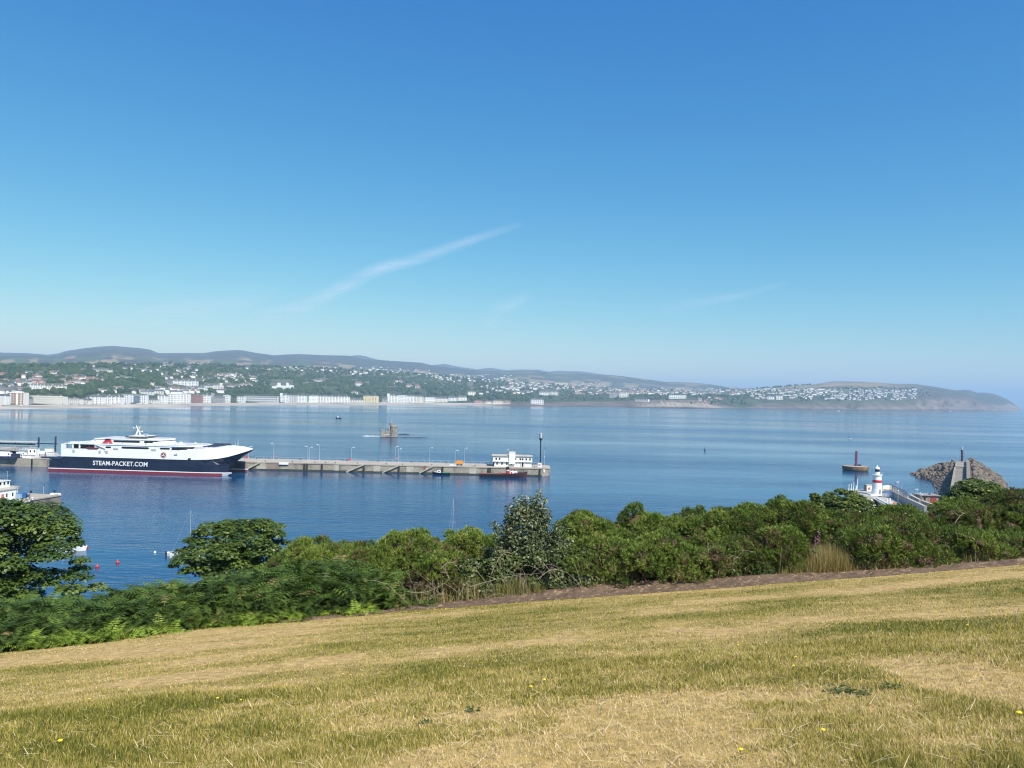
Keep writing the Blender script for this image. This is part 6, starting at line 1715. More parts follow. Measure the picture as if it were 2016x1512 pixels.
    MB().box(1.15, 1.85, 3.1, 3.3, .9, 2.1).build('red_sign', SIGNRED, r)
    MB().box(-.35, 0.0, -.05, .1, 0, Hh).build('downpipe', CONC, r)
    # blue container, board, ladder on the deck
    q = gp(41, 981.5)
    r3 = thing('container', 'blue skip container beside the white harbour house', 'container', (q.x, q.y, zt), rz)
    MB().box(-1.0, 1.8, -.7, 1.0, .1, 1.75).build('body', BLUEBOX, r3); MB().box(-1.08, -.35, -.78, 1.05, .1, 1.62).build('end_panel', paint('pale_blue_paint', (.25, .38, .52), .5, .1, 1), r3)
    rb = MB()
    for x in (-.2, .3, .8, 1.3): rb.box(x, x + .09, -.78, -.7, .15, 1.7)
    rb.build('rib', BLUEBOX, r3)
    q = gp(55.5, 984.5)
    r4 = thing('steel_frame', 'dark steel frame standing next to the blue container', 'frame', (q.x, q.y, zt), rz)
    MB().box(-.85, -.7, 0, .15, 0, 1.9).box(.6, .75, 0, .15, 0, 1.9).build('leg', BLACK, r4); MB().box(-.85, .75, 0, .15, 1.75, 1.9).box(-.6, .3, .02, .1, 1.0, 1.55).build('crossbar', DARKMETAL, r4)
    # white board on the face near the kerb
    t = at_depth(52, 991.5, c.y - 6); 
    fc = A + d * 14.5 - e * .3
    a_, b_ = at_z(44.5, 996, 2.6), at_z(60.5, 996, 2.6)
    nb = thing('notice_board', 'blank white board fixed to the jetty face', 'board', (fc.x, fc.y, zt - 1.9), rz)
    MB().box(-1.35, 1.35, -.12, 0, .1, 1.75).build('panel', WHITE, nb); MB().box(-1.43, 1.43, -.02, .08, .02, .1).build('ledge', STEEL, nb)
    for q_, lab in ((gp(36.5, 986.5), 'white capped mooring bollard in front of the blue container'), (gp(64, 984), 'pale mooring bollard near the jetty kerb'), (gp(61, 970.5), 'dark mooring bollard behind the harbour house'), (gp(107, 970), 'dark mooring bollard near the outer jetty corner')):
        o = MB().lathe([(.28, 0), (.24, .45), (.40, .52), (.40, .7), (.1, .78)], 10).build('bollard', WHITE if 'white' in lab or 'pale' in lab else BLACK, None, (q_.x, q_.y, zt)); tag(o, lab, 'bollard')
    q = gp(85.5, 974); tq = at_depth(85.5, 956.5, q.y)
    r5 = thing('lamp_post', 'thin lamp post on the open deck of the jetty', 'lamp post', (q.x, q.y, zt))
    MB().bar((0, 0, 0), (0, 0, tq.z - zt), .06, 5).build('pole', STEEL, r5); MB().box(-.25, .25, -.12, .12, tq.z - zt, tq.z - zt + .15).build('lamp_head', DARKMETAL, r5)
jetty()

# ------------------------------------------------------------------ caisson beacon, lighthouse pier, breakwater
def caisson():
    p = at_z(1684, 926, 0); k = kpx(p.y); r = 24.2 * k; h = 8.4 * k
    root = thing('caisson', 'round brown concrete caisson with a purple-red beacon pole in open water', 'caisson', p)
    MB().lathe([(r * .93, -3), (r * .93, h * .18), (r * .99, h * .22), (r, h * .3), (r, h), (r * .9, h + .02)], 36).build('drum', paint('rusty_concrete', (.22, .14, .07), .9, .3, .35, stretch=(1, 1, .25), dirt=((.10, .07, .045), .7, .5)), root, smooth=True)
    MB().lathe([(r * .97, h + .01), (r * .96, h + .12), (r * .5, h + .14)], 36).build('top', CONC, root)
    MB().lathe([(r * .945, -3), (r * .945, h * .17)], 36).build('weed_band', WEEDBAND, root)
    t = at_depth(1685.5, 888, p.y).z
    x = 1.6 * k
    MB().lathe([(.62, h + .2), (.62, t - .4), (.5, t)], 12, x, 0).build('beacon_pole', paint('faded_magenta', (.20, .035, .12), .5, .12, .5), root)
    MB().lathe([(1.2, h + .2), (1.0, h + .9)], 12, x, 0).build('pole_foot', paint('dark_plum', (.08, .03, .06), .6, .1, 1), root)
    MB().bar((x - 1.0, -.2, h), (x - 1.0, -.2, t - 1), .05, 5).bar((x - .8, -.6, h), (x - .8, -.6, t - 1), .05, 5).build('ladder', BLACK, root)
    for a in (0.9, 1.6): MB().box(-.4, .4, -.4, .4, h + .2, h + 1.0).build('locker', DARKMETAL, root, (x + a * 1.6, .4, 0))
caisson()

BZ = 5.0
def lighthouse():
    c = at_z(1726.3, 972, BZ); k = kpx(c.y); rb = 9.7 * k
    root = thing('lighthouse', 'short white lighthouse with one red band on the pier', 'lighthouse', c)
    def H(y): return (972 - y) * k
    MB().lathe([(rb, -.3), (rb, H(964.5)), (rb * .99, H(963.8)), (rb * .93, H(963.4)), (rb * .90, H(958)), (rb * .86, H(950))], 30).build('tower', WHITE, root, smooth=True)
    MB().lathe([(rb * .865, H(950)), (rb * .85, H(944.8))], 30).build('red_band', SIGNRED, root, smooth=True)
    MB().lathe([(rb * .85, H(944.8)), (rb * .83, H(936))], 30).build('upper_tower', WHITE, root, smooth=True)
    MB().lathe([(rb * .85, H(936)), (rb * 1.0, H(935.4)), (rb * 1.0, H(934.3)), (rb * .7, H(934.2))], 30).build('gallery', WHITE, root)
    rr = MB()
    for i in range(14):
        a = i * 2 * math.pi / 14; x, y = rb * .95 * math.cos(a), rb * .95 * math.sin(a); rr.bar((x, y, H(934.3)), (x, y, H(930.3)), .03, 4)
    for z in (930.3, 932.3):
        for i in range(14):
            a, b = i * 2 * math.pi / 14, (i + 1) * 2 * math.pi / 14; rr.bar((rb * .95 * math.cos(a), rb * .95 * math.sin(a), H(z)), (rb * .95 * math.cos(b), rb * .95 * math.sin(b), H(z)), .025, 4)
    rr.build('railing', STEEL, root)
    lt = MB().lathe([(rb * .5, H(934.2)), (rb * .5, H(928.8))], 16).build('lantern_base', WHITE, root, smooth=True)
    MB().lathe([(rb * .44, H(928.8)), (rb * .44, H(923.4))], 12).build('lantern_glass', DGLASS, root)
    MB().box(-.12, .12, -.5, .0, 0, H(928) * 0 + 1.9).build('door', DGLASS, root, (.3, -rb * .85, 0))
    MB().lathe([(rb * .5, H(923.6)), (rb * .5, H(922.8)), (rb * .44, H(921)), (rb * .30, H(919.4)), (rb * .08, H(918.6))], 18).build('dome', WHITE, root, smooth=True)
    MB().ball((0, 0, H(917.4)), rb * .13, 8).build('finial', WHITE, root, smooth=True)
    MB().bar((0, 0, H(916.8)), (0, 0, H(914.6)), .04, 4).build('spike', STEEL, root)
    return c, k
LC, LK = lighthouse()
def light_pier():
    root = thing('lighthouse_pier', 'grey pier with roadway and low walls leading to the lighthouse', 'pier', (0, 0, 0))
    def g(px, py, z=BZ - .5): 
        q = at_z(px, py, z); return (q.x, q.y)
    zd = BZ - .5
    # deck outline: pier head round the lighthouse, roadway coming towards the land
    head = [g(1668, 976), g(1672, 966), g(1706, 962.5), g(1752, 956), g(1764, 960), g(1800, 985), g(1856, 1030), g(1835, 1040), g(1760, 1004), g(1727, 981), g(1711, 984)]
    MB().prism(head, -5, zd - .02).build('wall', CONC, root)
    MB().prism([g(1712, 978, zd), g(1725, 985, zd), g(1768, 1006, zd), g(1835, 1038, zd), g(1853, 1031, zd), g(1797, 986, zd), g(1760, 962, zd), g(1720, 964, zd), g(1680, 970, zd), g(1690, 974, zd)], zd, zd + .06).build('roadway', paint('pier_road', (.40, .375, .34), .9, .1, .3), root)
    # plinth of the lighthouse
    L_ = LC; r = 2.9
    MB().prism([(L_.x - 3.6, L_.y - 2.6), (L_.x + 2.4, L_.y - 3.0), (L_.x + 2.9, L_.y + 2.6), (L_.x - 3.0, L_.y + 2.9)], zd - .8, BZ).build('plinth', WHITE, root)
    # low white-edged wall beside the roadway, near side
    a, b = g(1726, 982, zd), g(1764, 1002, zd)
    def wall(nm, pts, th, z0, z1, mt):
        mb = MB()
        for (x0, y0), (x1, y1) in zip(pts[:-1], pts[1:]):
            d = Vector((x1 - x0, y1 - y0, 0)); nn = Vector((-d.y, d.x, 0)).normalized() * th / 2
            mb.prism([(x0 - nn.x, y0 - nn.y), (x1 - nn.x, y1 - nn.y), (x1 + nn.x, y1 + nn.y), (x0 + nn.x, y0 + nn.y)], z0, z1)
        return mb.build(nm, mt, root)
    wall('kerb_wall', [a, b], .45, zd - 1.0, zd + .45, WHITE)
    wall('kerb_wall', [g(1716, 984, zd), g(1722, 1003, zd)], .45, zd - 1.0, zd + .3, WHITE)
    # tall parapet on the seaward side of the roadway
    P = [g(1757, 979, zd), g(1775, 988, zd), g(1795, 998, zd), g(1822, 1011, zd)]
    wall('parapet', P, .8, zd - .5, zd + 2.3, GREYWALL)
    wall('parapet_coping', P, 1.0, zd + 2.3, zd + 2.45, CONCLIGHT)
    P2 = [(x + 3.6, y + 1.8) for x, y in [g(1770, 978, zd), g(1800, 997, zd)]]
    P2b = [g(1792, 973.5, zd + 1.8), g(1811, 983, zd + 1.8)]
    P3b = [g(1815, 984.5, zd + 1.8), g(1842, 995, zd + 1.8)]
    for P_ in (P2b, P3b):
        wall('outer_parapet', P_, .7, -3, zd + 1.65, GREYWALL); wall('outer_coping', P_, .85, zd + 1.65, zd + 1.8, CONCLIGHT)
    # mesh fence on top of the inner end
    fz0, fz1 = zd + 2.45, zd + 4.6
    q0, q1 = Vector((*g(1751, 958, zd + 5.0), 0)), Vector((*g(1782, 971, zd + 4.3), 0))
    p0 = Vector((*g(1751.5, 976, zd), 0)); p1 = Vector((*g(1786, 993.5, zd), 0))
    fn = MB(); n = 26
    for i in range(n + 1):
        q = p0 * (1 - i / n) + p1 * (i / n); fn.bar((q.x, q.y, fz0 - (2.4 if i < 5 else 0)), (q.x, q.y, fz1), .05 if i % 4 else .09, 4)
    for z in np.linspace(fz0 + .1, fz1, 7): fn.bar((p0.x, p0.y, z), (p1.x, p1.y, z), .04, 4)
    fn.build('mesh_fence', paint('dark_fence', (.10, .115, .15), .6, .1, 1), root)
    rl = MB()
    for i in range(15):
        t = i / 14; x = P[1][0] * (1 - t) + P[3][0] * t; y = P[1][1] * (1 - t) + P[3][1] * t
        rl.bar((x, y, zd + 2.4), (x, y, zd + 3.3), .06, 4)
    rl.bar((P[1][0], P[1][1], zd + 3.3), (P[3][0], P[3][1], zd + 3.3), .05, 4)
    rl.build('railing', DARKMETAL, root)
    # cream block and walls beside the lighthouse
    wall('cream_wall', [g(1735, 966, zd), g(1753, 964.5, zd)], 1.2, zd, zd + 1.9, W_CREAM)
    wall('rusty_wall', [g(1739, 969.5, zd), g(1757, 970.5, zd)], .5, zd, zd + 1.3, paint('rust_stained_wall', (.40, .26, .14), .9, .2, .6))
    bl = at_z(1711.5, 967.5, zd)
    r2 = thing('shelter', 'cream shelter with a red lifebuoy beside the lighthouse', 'shelter', (bl.x, bl.y, zd))
    MB().box(-1.0, 1.1, 0, 2.2, 0, 2.5).build('wall', W_CREAM, r2); MB().box(-1.25, -.98, -.15, 2.3, 0, 2.4).build('side_wall', GREYWALL, r2)
    MB().box(-1.1, 1.2, -.1, 2.3, 2.5, 2.65).build('roof', CONCLIGHT, r2)
    lb = MB()
    for i in range(14):
        a0, a1 = i * 2 * math.pi / 14, (i + 1) * 2 * math.pi / 14; lb.bar((.34 * math.cos(a0), 0, .34 * math.sin(a0)), (.34 * math.cos(a1), 0, .34 * math.sin(a1)), .1, 5)
    o = lb.build('lifebuoy', REDBUOY, None, (bl.x - .1, bl.y - .14, zd + 1.25)); tag(o, 'red lifebuoy hung on the cream shelter', 'lifebuoy')
    # container with blue lid
    q = at_z(1748, 980, zd); rz = RAD(-24)
    r3 = thing('tank_container', 'pale grey box with a blue lid behind the pier wall', 'container', (q.x, q.y, zd), rz)
    MB().box(-2.0, 1.7, 0, 2.2, .35, 1.9).build('body', paint('pale_grey_blue', (.45, .49, .54), .5, .08, 1), r3)
    MB().loft([[(-2.1, -.1, 1.9), (1.8, -.1, 1.9), (1.8, 2.3, 1.9), (-2.1, 2.3, 1.9)], [(-1.7, .3, 2.35), (1.4, .3, 2.35), (1.4, 1.9, 2.35), (-1.7, 1.9, 2.35)]]).build('lid', BLUEBOX, r3)
    for x in (-1.8, 1.5): MB().box(x - .15, x + .15, .1, .4, 0, .35).build('leg', STEEL, r3)
    for x in (-1.2, -.2, .8): MB().box(x, x + .1, -.06, 0, .4, 1.85).build('rib', STEEL, r3)
    # roadway clutter
    for px, py, lab in ((1746.5, 988.5, 'white bollard post at the roadway edge below the container'), (1752, 987.5, 'white valve post next to the white bollard post on the roadway')):
        q = at_z(px, py, zd); o = MB().lathe([(.22, 0), (.2, .95), (.28, 1.0), (.28, 1.2), (.05, 1.3)], 10).build('bollard', WHITE, None, (q.x, q.y, zd + .06)); tag(o, lab, 'bollard')
    q = at_z(1757, 992.5, zd); r4 = thing('traffic_barrier', 'orange and white barrier lying on the pier roadway', 'barrier', (q.x, q.y, zd + .06), -.4)
    MB().box(-.8, .1, -.2, .2, .15, .55).build('white_part', WHITE, r4); MB().box(.1, .95, -.22, .22, .1, .6).build('orange_part', paint('hi_vis_orange', (.8, .16, .02), .6, .05, 1), r4)
    def post(px, yt, yb, lab, z=None):
        q = at_z(px, yb, zd); h = at_depth(px, yt, q.y).z - zd; r_ = thing('lamp_post', lab, 'lamp post', (q.x, q.y, zd)); MB().bar((0, 0, 0), (0, 0, h), .08, 6, .06).build('pole', STEEL, r_); MB().ball((0, 0, h), .22, 8).build('lamp_head', LAMPW, r_); MB().box(-.16, .16, -.16, .16, 0, .6).build('base', STEEL, r_)
    post(1767.5, 966, 1004, 'lamp post with a round white head on the lighthouse roadway')
    post(1811, 971, 1003, 'thin pale post by the gap in the outer parapet')
    post(1814.5, 974, 1004, 'short pale post beside the thin one at the parapet gap')
    # goal-like rail out on the water side
    q = at_z(1772, 975, zd - 1); r5 = thing('davit_frame', 'pale blue pipe frame standing behind the mesh fence', 'frame', (q.x, q.y, zd - 1))
    for x, h in ((-1.2, 4.0), (.6, 3.9), (2.4, 3.4)): MB().bar((x, 0, 0), (x, 0, h), .06, 5).build('upright', STEEL, r5)
    MB().bar((-2.4, 0, 4.0), (1.2, 0, 4.0), .06, 5).bar((1.2, 0, 4.0), (2.4, 0, 3.4), .06, 5).build('top_rail', BLUEBOX, r5)
    # white poles at the pier head
    for px, yt, lean, lab in ((1671.5, 953, .12, 'shortest white pole at the end of the row beside the caisson reflection'), (1676.5, 952, .12, 'second white pole of the slanting row'), (1681, 949.5, .12, 'third white pole of the slanting row'), (1688, 943, .10, 'tallest white pole of the slanting row'), (1685.5, 955, .1, 'thin grey-white pole close to the tallest one')):
        q = at_z(px - 1, 973, zd - .5); h = at_depth(px, yt, q.y).z - zd + .5
        r6 = thing('white_pole', lab, 'pole', (q.x, q.y, zd - .5), 0, 'row of white poles on the pier head')
        MB().bar((0, 0, 0), (lean * 1.2, 0, h), .17, 6, .12).build('pole', WHITE, r6)
        MB().bar((-.65, 0, 0), (lean * .8, 0, h * .7), .11, 5, .08).build('brace', WHITE, r6)
    # store with red doors
    q0, q1 = at_z(1817, 991, 3.0), at_z(1845, 991, 3.0)
    r7 = thing('harbour_store', 'low brown store with a red double door near the breakwater', 'building', (q0.x, q0.y, 3.0), RAD(0))
    W_ = q1.x - q0.x; h = (991 - 974.2) * kpx(q0.y)
    wm = paint('brown_render', (.30, .23, .18), .9, .1, .6)
    MB().box(-.6, W_, 0, 5, -4, h - .35).build('wall', wm, r7); MB().box(-1.4, W_ + .5, -.5, 5.4, h - .35, h).build('roof', paint('grey_felt', (.27, .26, .26), .9, .1, .4), r7)
    MB().box(W_ * .44, W_ * .84, -.08, .1, .2, h - .9).build('red_door', paint('store_red', (.30, .05, .045), .6, .12, 1), r7)
    MB().box(W_ * .05, W_ * .16, -.08, .1, .6, h - .9).build('door', BLACK, r7); MB().box(W_ * .36, W_ * .40, -.12, 0, 0, h - .4).build('pilaster', CONCLIGHT, r7)
    for x in (.5, .58): MB().box(W_ * x, W_ * x + .35, 1.5, 1.9, h, h + .35).build('roof_vent', BLACK, r7)
    q = at_z(1802, 972, 4); r8 = thing('covered_boat', 'pale upturned boat on the quay by the parapet gap', 'boat', (q.x, q.y, 3.2), -.6)
    hull_loft(MB(), 3.4, 1.4, .6, .3, .5, .2).build('hull', WHITE, r8); MB().box(-1.2, .8, -.5, .5, .55, .75).build('cover', paint('pale_tarp', (.5, .55, .62), .6, .1, 1), r8)
light_pier()
def quay():
    a, b = at_z(1853, 1029, BZ - .5), at_z(1762, 1003, BZ - .5)
    MB().prism([(b.x - 14, b.y - 8), (b.x + 4, b.y - 2), (a.x, a.y), (a.x + 75, a.y - 20), (190, 95), (40, 95)], -6, BZ - .6).build('quay', CONC)
    tag(bpy.data.objects['quay'], 'concrete quay at the foot of the hillside', 'quay', kind='structure')
quay()

def breakwater():
    CONC = paint('breakwater_concrete', (.235, .20, .16), .9, .18, .35, bump=.04, dirt=((.11, .095, .08), .6, .2)); CONCLIGHT = paint('worn_concrete', (.30, .265, .215), .9, .14, .5, dirt=((.18, .16, .13), .5, .3))
    far = at_z(1894, 908.5, 8.0); near = at_z(1891, 957, 7.2)
    d = Vector((near.x - far.x, near.y - far.y, 0)); Ln = d.length; d.normalize(); e = Vector((-d.y, d.x, 0))   # e points to the right of the picture?
    if e.x < 0: e = -e
    root = thing('breakwater', 'grey concrete breakwater walkway with a parapet, flanked by rocks', 'breakwater', (far.x, far.y, 0))
    def pr(nm, s0, s1, a, b, z0, z1, mt, parent=root):
        pts = [d * s0 + e * a, d * s1 + e * a, d * s1 + e * b, d * s0 + e * b]
        return MB().prism([(p.x, p.y) for p in pts], z0, z1).build(nm, mt, parent)
    wl = 3.7
    wl = 3.4
    pr('walkway', 0, Ln + 170, -wl, wl * .62, -4, 7.2, CONC)
    pr('end_platform', -2, 40, -wl + .3, wl * .62 - .05, 7.2, 7.75, CONCLIGHT)
    pr('step_edge', 38, 40.6, -wl + .3, wl * .6, 7.2, 7.9, CONCLIGHT)
    pr('parapet', 3, Ln + 170, wl * .62 + .02, wl * .62 + 1.5, -4, 9.3, CONC)
    pr('low_kerb', 40.7, Ln + 170, -wl - .02, -wl + .9, 7.2, 7.5, CONCLIGHT)
    pr('ledge_block', -2, 4, -wl - .3, wl + 1.2, 6.5, 8.0, CONCLIGHT)
    # beacon
    p = far + d * (-.2) + e * (-.1)
    t = at_depth(1895.5, 880, far.y).z
    b = thing('beacon_mast', 'purple-dark beacon mast with a white lamp on the breakwater end', 'beacon', (p.x, p.y, 8.0))
    h = t - 8.0
    MB().lathe([(.62, 0), (.55, h * .35), (.46, h * .8)], 12).build('mast', paint('dark_violet', (.05, .025, .075), .5, .12, .6), b)
    MB().lathe([(1.0, h * .78), (1.0, h * .80)], 14).build('platform', BLACK, b)
    rr = MB()
    for i in range(8):
        a = i * math.pi / 4; rr.bar((.95 * math.cos(a), .95 * math.sin(a), h * .8), (.95 * math.cos(a), .95 * math.sin(a), h * .8 + .5), .04, 4)
    rr.build('railing', STEEL, b)
    MB().lathe([(.28, h * .8), (.3, h * .9), (.5, h * .96), (.75, h * .98), (.7, h)], 12).build('lamp', LAMPW, b)
    for z in (.3, .52): MB().box(.45, 1.25, -.2, .2, h * z, h * z + .35).build('bracket', DARKMETAL, b)
    MB().bar((-.75, 0, 0), (-.6, 0, h * .78), .07, 5).build('ladder', STEEL, b)
    # rock mound: one core sheet per side and boulders heaped on it
    rng = np.random.default_rng(12)
    tipL = at_z(1806, 935, 0); tipR = at_z(1990, 969, 0)
    def side_w(s, left):
        """width of the rock slope at distance s from the end"""
        if left: return float(np.interp(s, [-26, -14, 0, 14, 30, 55, 90, 160], [4, 10, 16, 21, 17, 10, 7, 6]))
        return float(np.interp(s, [-26, -14, 0, 20, 60, 110, 160], [4, 10, 13, 14, 15, 15.5, 15.5]))
    V, n = [], 0
    ss = np.linspace(-26, Ln + 30, 150)
    tt = np.linspace(-1, 1, 81)
    for s in ss:
        for t_ in tt:
            left = t_ < 0; w_ = side_w(s, left); a = abs(t_)
            crest = 8.0 if s > 0 else max(.5, 8.0 * (1 - (-s / 26) ** 1.3))
            if left: crest = min(crest, float(np.interp(s, [0, 35, 75, 160], [8.0, 6.5, 3.0, 2.5])))
            cc = wl * (.9 if left else 1.15)
            offx = cc + (w_) * max(0, (a - .12) / .88)
            z = crest * (1 - max(0, (a - .14) / .86) ** 1.1) - 1.2
            if a < .12: offx = cc * a / .12; z = crest - 1.5
            q = far + d * s + e * (offx if not left else -offx)
            z += 1.5 * (float(fbm(q.x / 1.1, q.y / 1.1, 4, 3)) - .5)
            if a < .12 and s > -1: z = min(z, 6.0)
            V.append((q.x, q.y, z))
    o = link('rock_mound', np_mesh('rock_mound', np.array(V), grid_faces(len(ss), len(tt)), k=4), ROCK); tag(o, 'bank of small broken stone under the armour rocks', 'rock bank', kind='structure')
    # boulder shapes
    bms = []
    for i in range(6):
        bm = bmesh.new(); bmesh.ops.create_icosphere(bm, subdivisions=2, radius=1)
        sq = rng.uniform(.65, 1.2, 3)
        pl = [(unit(rng.normal(size=3)), rng.uniform(.55, .8)) for _ in range(9)]
        for v in bm.verts:
            p_ = np.array(v.co)
            for nn, dd in pl:
                k_ = p_ @ nn
                if k_ > dd: p_ = p_ - nn * (k_ - dd)
            v.co = p_ * sq
        me = bpy.data.meshes.new('boulder'); bm.to_mesh(me); bm.free(); me.materials.append(ROCK); bms.append(me)
    spots = []
    for i in range(1500):
        s = rng.uniform(-24, Ln + 5) if i % 3 else rng.uniform(-18, 45); left = rng.random() < (.58 if s < 45 else .33)
        w_ = side_w(s, left); a = rng.uniform(.02, 1.02)
        cc = wl * (.9 if left else 1.2)
        crest = 8.2 if s > 0 else max(.5, 8.2 * (1 - (-s / 26) ** 1.3))
        if left: crest = min(crest, float(np.interp(s, [0, 35, 75, 160], [8.2, 6.8, 3.0, 2.5])))
        z = crest * (1 - a ** 1.15) - .25
        off_ = cc + 1.0 + w_ * a
        if s < -2: off_ *= rng.uniform(.0, 1.0)
        q = far + d * s + e * (-off_ if left else off_)
        r_ = (rng.uniform(1.5, 2.5) if i % 9 == 0 else rng.uniform(.6, 1.4)) * (1.15 if not left else 1.0)
        if s > 34 and left: r_ *= .5
        spots.append((r_, q, z, left))
    spots.sort(key=lambda t: -t[0])
    rv, rt = [], []; off = 0
    for cnt, (r_, q, z, left) in enumerate(spots):
        rot = tuple(rng.uniform(0, 6.28, 3)); me = bms[rng.integers(0, 6)]
        if cnt < 290:
            o = link('boulder', me, None, None, (q.x, q.y, z)); o.rotation_euler = rot; o.scale = (r_ * 1.3, r_, r_ * .75)
            if left: tag(o, 'brown-grey armour rock on the harbour side of the breakwater', 'rock', 'armour rocks on the harbour side of the breakwater')
            else: tag(o, 'brown-grey armour rock on the open-sea side of the breakwater', 'rock', 'armour rocks on the open-sea side of the breakwater')
        else:
            from mathutils import Euler
            M = Matrix.Translation((q.x, q.y, z)) @ Euler(rot).to_matrix().to_4x4() @ Matrix.Diagonal((r_ * 1.2, r_, r_ * .8, 1))
            rv += [tuple(M @ v.co) for v in me.vertices]; rt += [[i + off for i in p.vertices] for p in me.polygons]; off = len(rv)
    o = link('rubble', np_mesh('rubble', np.array(rv), np.array(rt)), ROCK); tag(o, 'smaller rubble filling the gaps between the armour rocks', 'rubble', kind='stuff')
breakwater()

# ------------------------------------------------------------------ thin cirrus
def cirrus(name, pts, wpx, dens, alt, label, seed):
    """a veil of ice cloud along a polyline of the sky, lying level at its own height"""
    P = np.array(pts, float)
    seg = np.concatenate([[0], np.cumsum(np.hypot(*np.diff(P, axis=0).T))]); n = 90; mrows = 15
    tt = np.linspace(0, seg[-1], n); X = np.interp(tt, seg, P[:, 0]); Y = np.interp(tt, seg, P[:, 1])
    X, Y = [np.convolve(np.pad(a, 6, 'edge'), np.ones(13) / 13, 'valid') for a in (X, Y)]
    dx, dy = np.gradient(X), np.gradient(Y); L_ = np.hypot(dx, dy); nx, ny = -dy / L_, dx / L_
    V, A = [], []
    for i in range(n):
        t = i / (n - 1); hw = wpx * (1.25 - .75 * t)
        for j in range(mrows):
            s = 2 * j / (mrows - 1) - 1
            q = at_z(X[i] + nx[i] * hw * s, Y[i] + ny[i] * hw * s, alt + 25 * s)
            V.append(tuple(q))
            A.append(max(0, 1 - abs(s) ** 1.4) ** 1.2 * math.sin(math.pi * t) ** .6)
    me = np_mesh(name, np.array(V), grid_faces(n, mrows), attr=np.array(A), k=4, smooth=True)
    mt = bpy.data.materials.new(name + '_ice'); mt.use_nodes = True; t = mt.node_tree; N, Lk = t.nodes, t.links
    N.remove(N['Principled BSDF'])
    at = N.new('ShaderNodeAttribute'); at.attribute_name = 'tint'
    tc = N.new('ShaderNodeTexCoord'); mp = N.new('ShaderNodeMapping'); mp.inputs['Rotation'].default_value = (0, 0, RAD(35)); mp.inputs['Scale'].default_value = (.00030, .00042, .001); mp.inputs['Location'].default_value = (seed, seed * 2, 0)
    Lk.new(tc.outputs['Object'], mp.inputs[0])
    nz = N.new('ShaderNodeTexNoise'); nz.inputs['Scale'].default_value = 1.0; nz.inputs['Detail'].default_value = 7; nz.inputs['Roughness'].default_value = .62; Lk.new(mp.outputs[0], nz.inputs['Vector'])
    mr = N.new('ShaderNodeMapRange'); mr.inputs['From Min'].default_value = .30; mr.inputs['From Max'].default_value = .74; Lk.new(nz.outputs['Fac'], mr.inputs['Value'])
    mu = N.new('ShaderNodeMath'); mu.operation = 'MULTIPLY'; Lk.new(mr.outputs[0], mu.inputs[0]); Lk.new(at.outputs['Fac'], mu.inputs[1])
    m2 = N.new('ShaderNodeMath'); m2.operation = 'MULTIPLY'; m2.inputs[1].default_value = dens; Lk.new(mu.outputs[0], m2.inputs[0])
    tr = N.new('ShaderNodeBsdfTranslucent'); tr.inputs[0].default_value = (.95, .95, .95, 1)
    df = N.new('ShaderNodeBsdfDiffuse'); df.inputs[0].default_value = (.95, .95, .95, 1)
    ad = N.new('ShaderNodeMixShader'); ad.inputs[0].default_value = .5; Lk.new(tr.outputs[0], ad.inputs[1]); Lk.new(df.outputs[0], ad.inputs[2])
    tp = N.new('ShaderNodeBsdfTransparent')
    mx = N.new('ShaderNodeMixShader'); Lk.new(m2.outputs[0], mx.inputs[0]); Lk.new(tp.outputs[0], mx.inputs[1]); Lk.new(ad.outputs[0], mx.inputs[2])
    Lk.new(mx.outputs[0], N['Material Output'].inputs['Surface'])
    o = link(name, me, mt); tag(o, label, 'cloud', kind='stuff')
cirrus('cirrus_cloud', [(490, 634), (555, 618), (620, 597), (680, 562), (740, 531), (800, 515), (870, 494), (935, 470), (985, 453), (1040, 437)], 19, .60, 2600, 'long thin streak of white cirrus cloud slanting across the sky', 1.0)
cirrus('cirrus_cloud', [(950, 640), (990, 610), (1050, 578)], 24, .34, 2600, 'faint short wisp of cirrus cloud under the long streak', 4.0)
cirrus('cirrus_cloud', [(1290, 610), (1400, 592), (1560, 556)], 14, .34, 2600, 'faint thin wisp of cirrus cloud over the headland', 7.0)
cirrus('cirrus_cloud', [(240, 650), (320, 612), (430, 600), (560, 570)], 36, .26, 2600, 'faint broad veil of cirrus cloud over the bare hill', 9.0)

# ================================================================== PLANTS ON THE HILLSIDE
GORSE = leafy('gorse_needles', [(0.0, (0.09, 0.058, 0.035)), (0.15, (0.25, 0.155, 0.075)), (0.2, (0.07, 0.105, 0.019)), (0.5, (0.138, 0.20, 0.032)), (0.8, (0.235, 0.30, 0.052)), (1.0, (0.36, 0.375, 0.09))], trans=0.22)
SYCAMORE = leafy('sycamore_leaves', [(0.0, (0.025, 0.05, 0.013)), (0.45, (0.068, 0.115, 0.022)), (0.8, (0.135, 0.19, 0.035)), (0.96, (0.19, 0.24, 0.05)), (1.0, (0.42, 0.38, 0.06))], trans=0.22, rough=0.42, spec=0.4)
IVYLEAF = leafy('bright_broad_leaves', [(0.0, (0.035, 0.06, 0.015)), (0.5, (0.10, 0.145, 0.03)), (0.85, (0.21, 0.25, 0.055)), (1.0, (0.42, 0.40, 0.10))], trans=0.25, rough=0.4, spec=0.4)
WILLOW = leafy('grey_willow_leaves', [(0.0, (0.04, 0.055, 0.022)), (0.55, (0.10, 0.125, 0.05)), (0.85, (0.22, 0.25, 0.12)), (1.0, (0.42, 0.43, 0.28))], trans=0.2, rough=0.45, spec=0.4)
BRACKEN = leafy('bracken_fronds', [(0.0, (0.03, 0.052, 0.012)), (0.5, (0.075, 0.13, 0.023)), (0.85, (0.15, 0.22, 0.036)), (0.97, (0.20, 0.24, 0.05)), (1.0, (0.30, 0.22, 0.09))], trans=0.28)
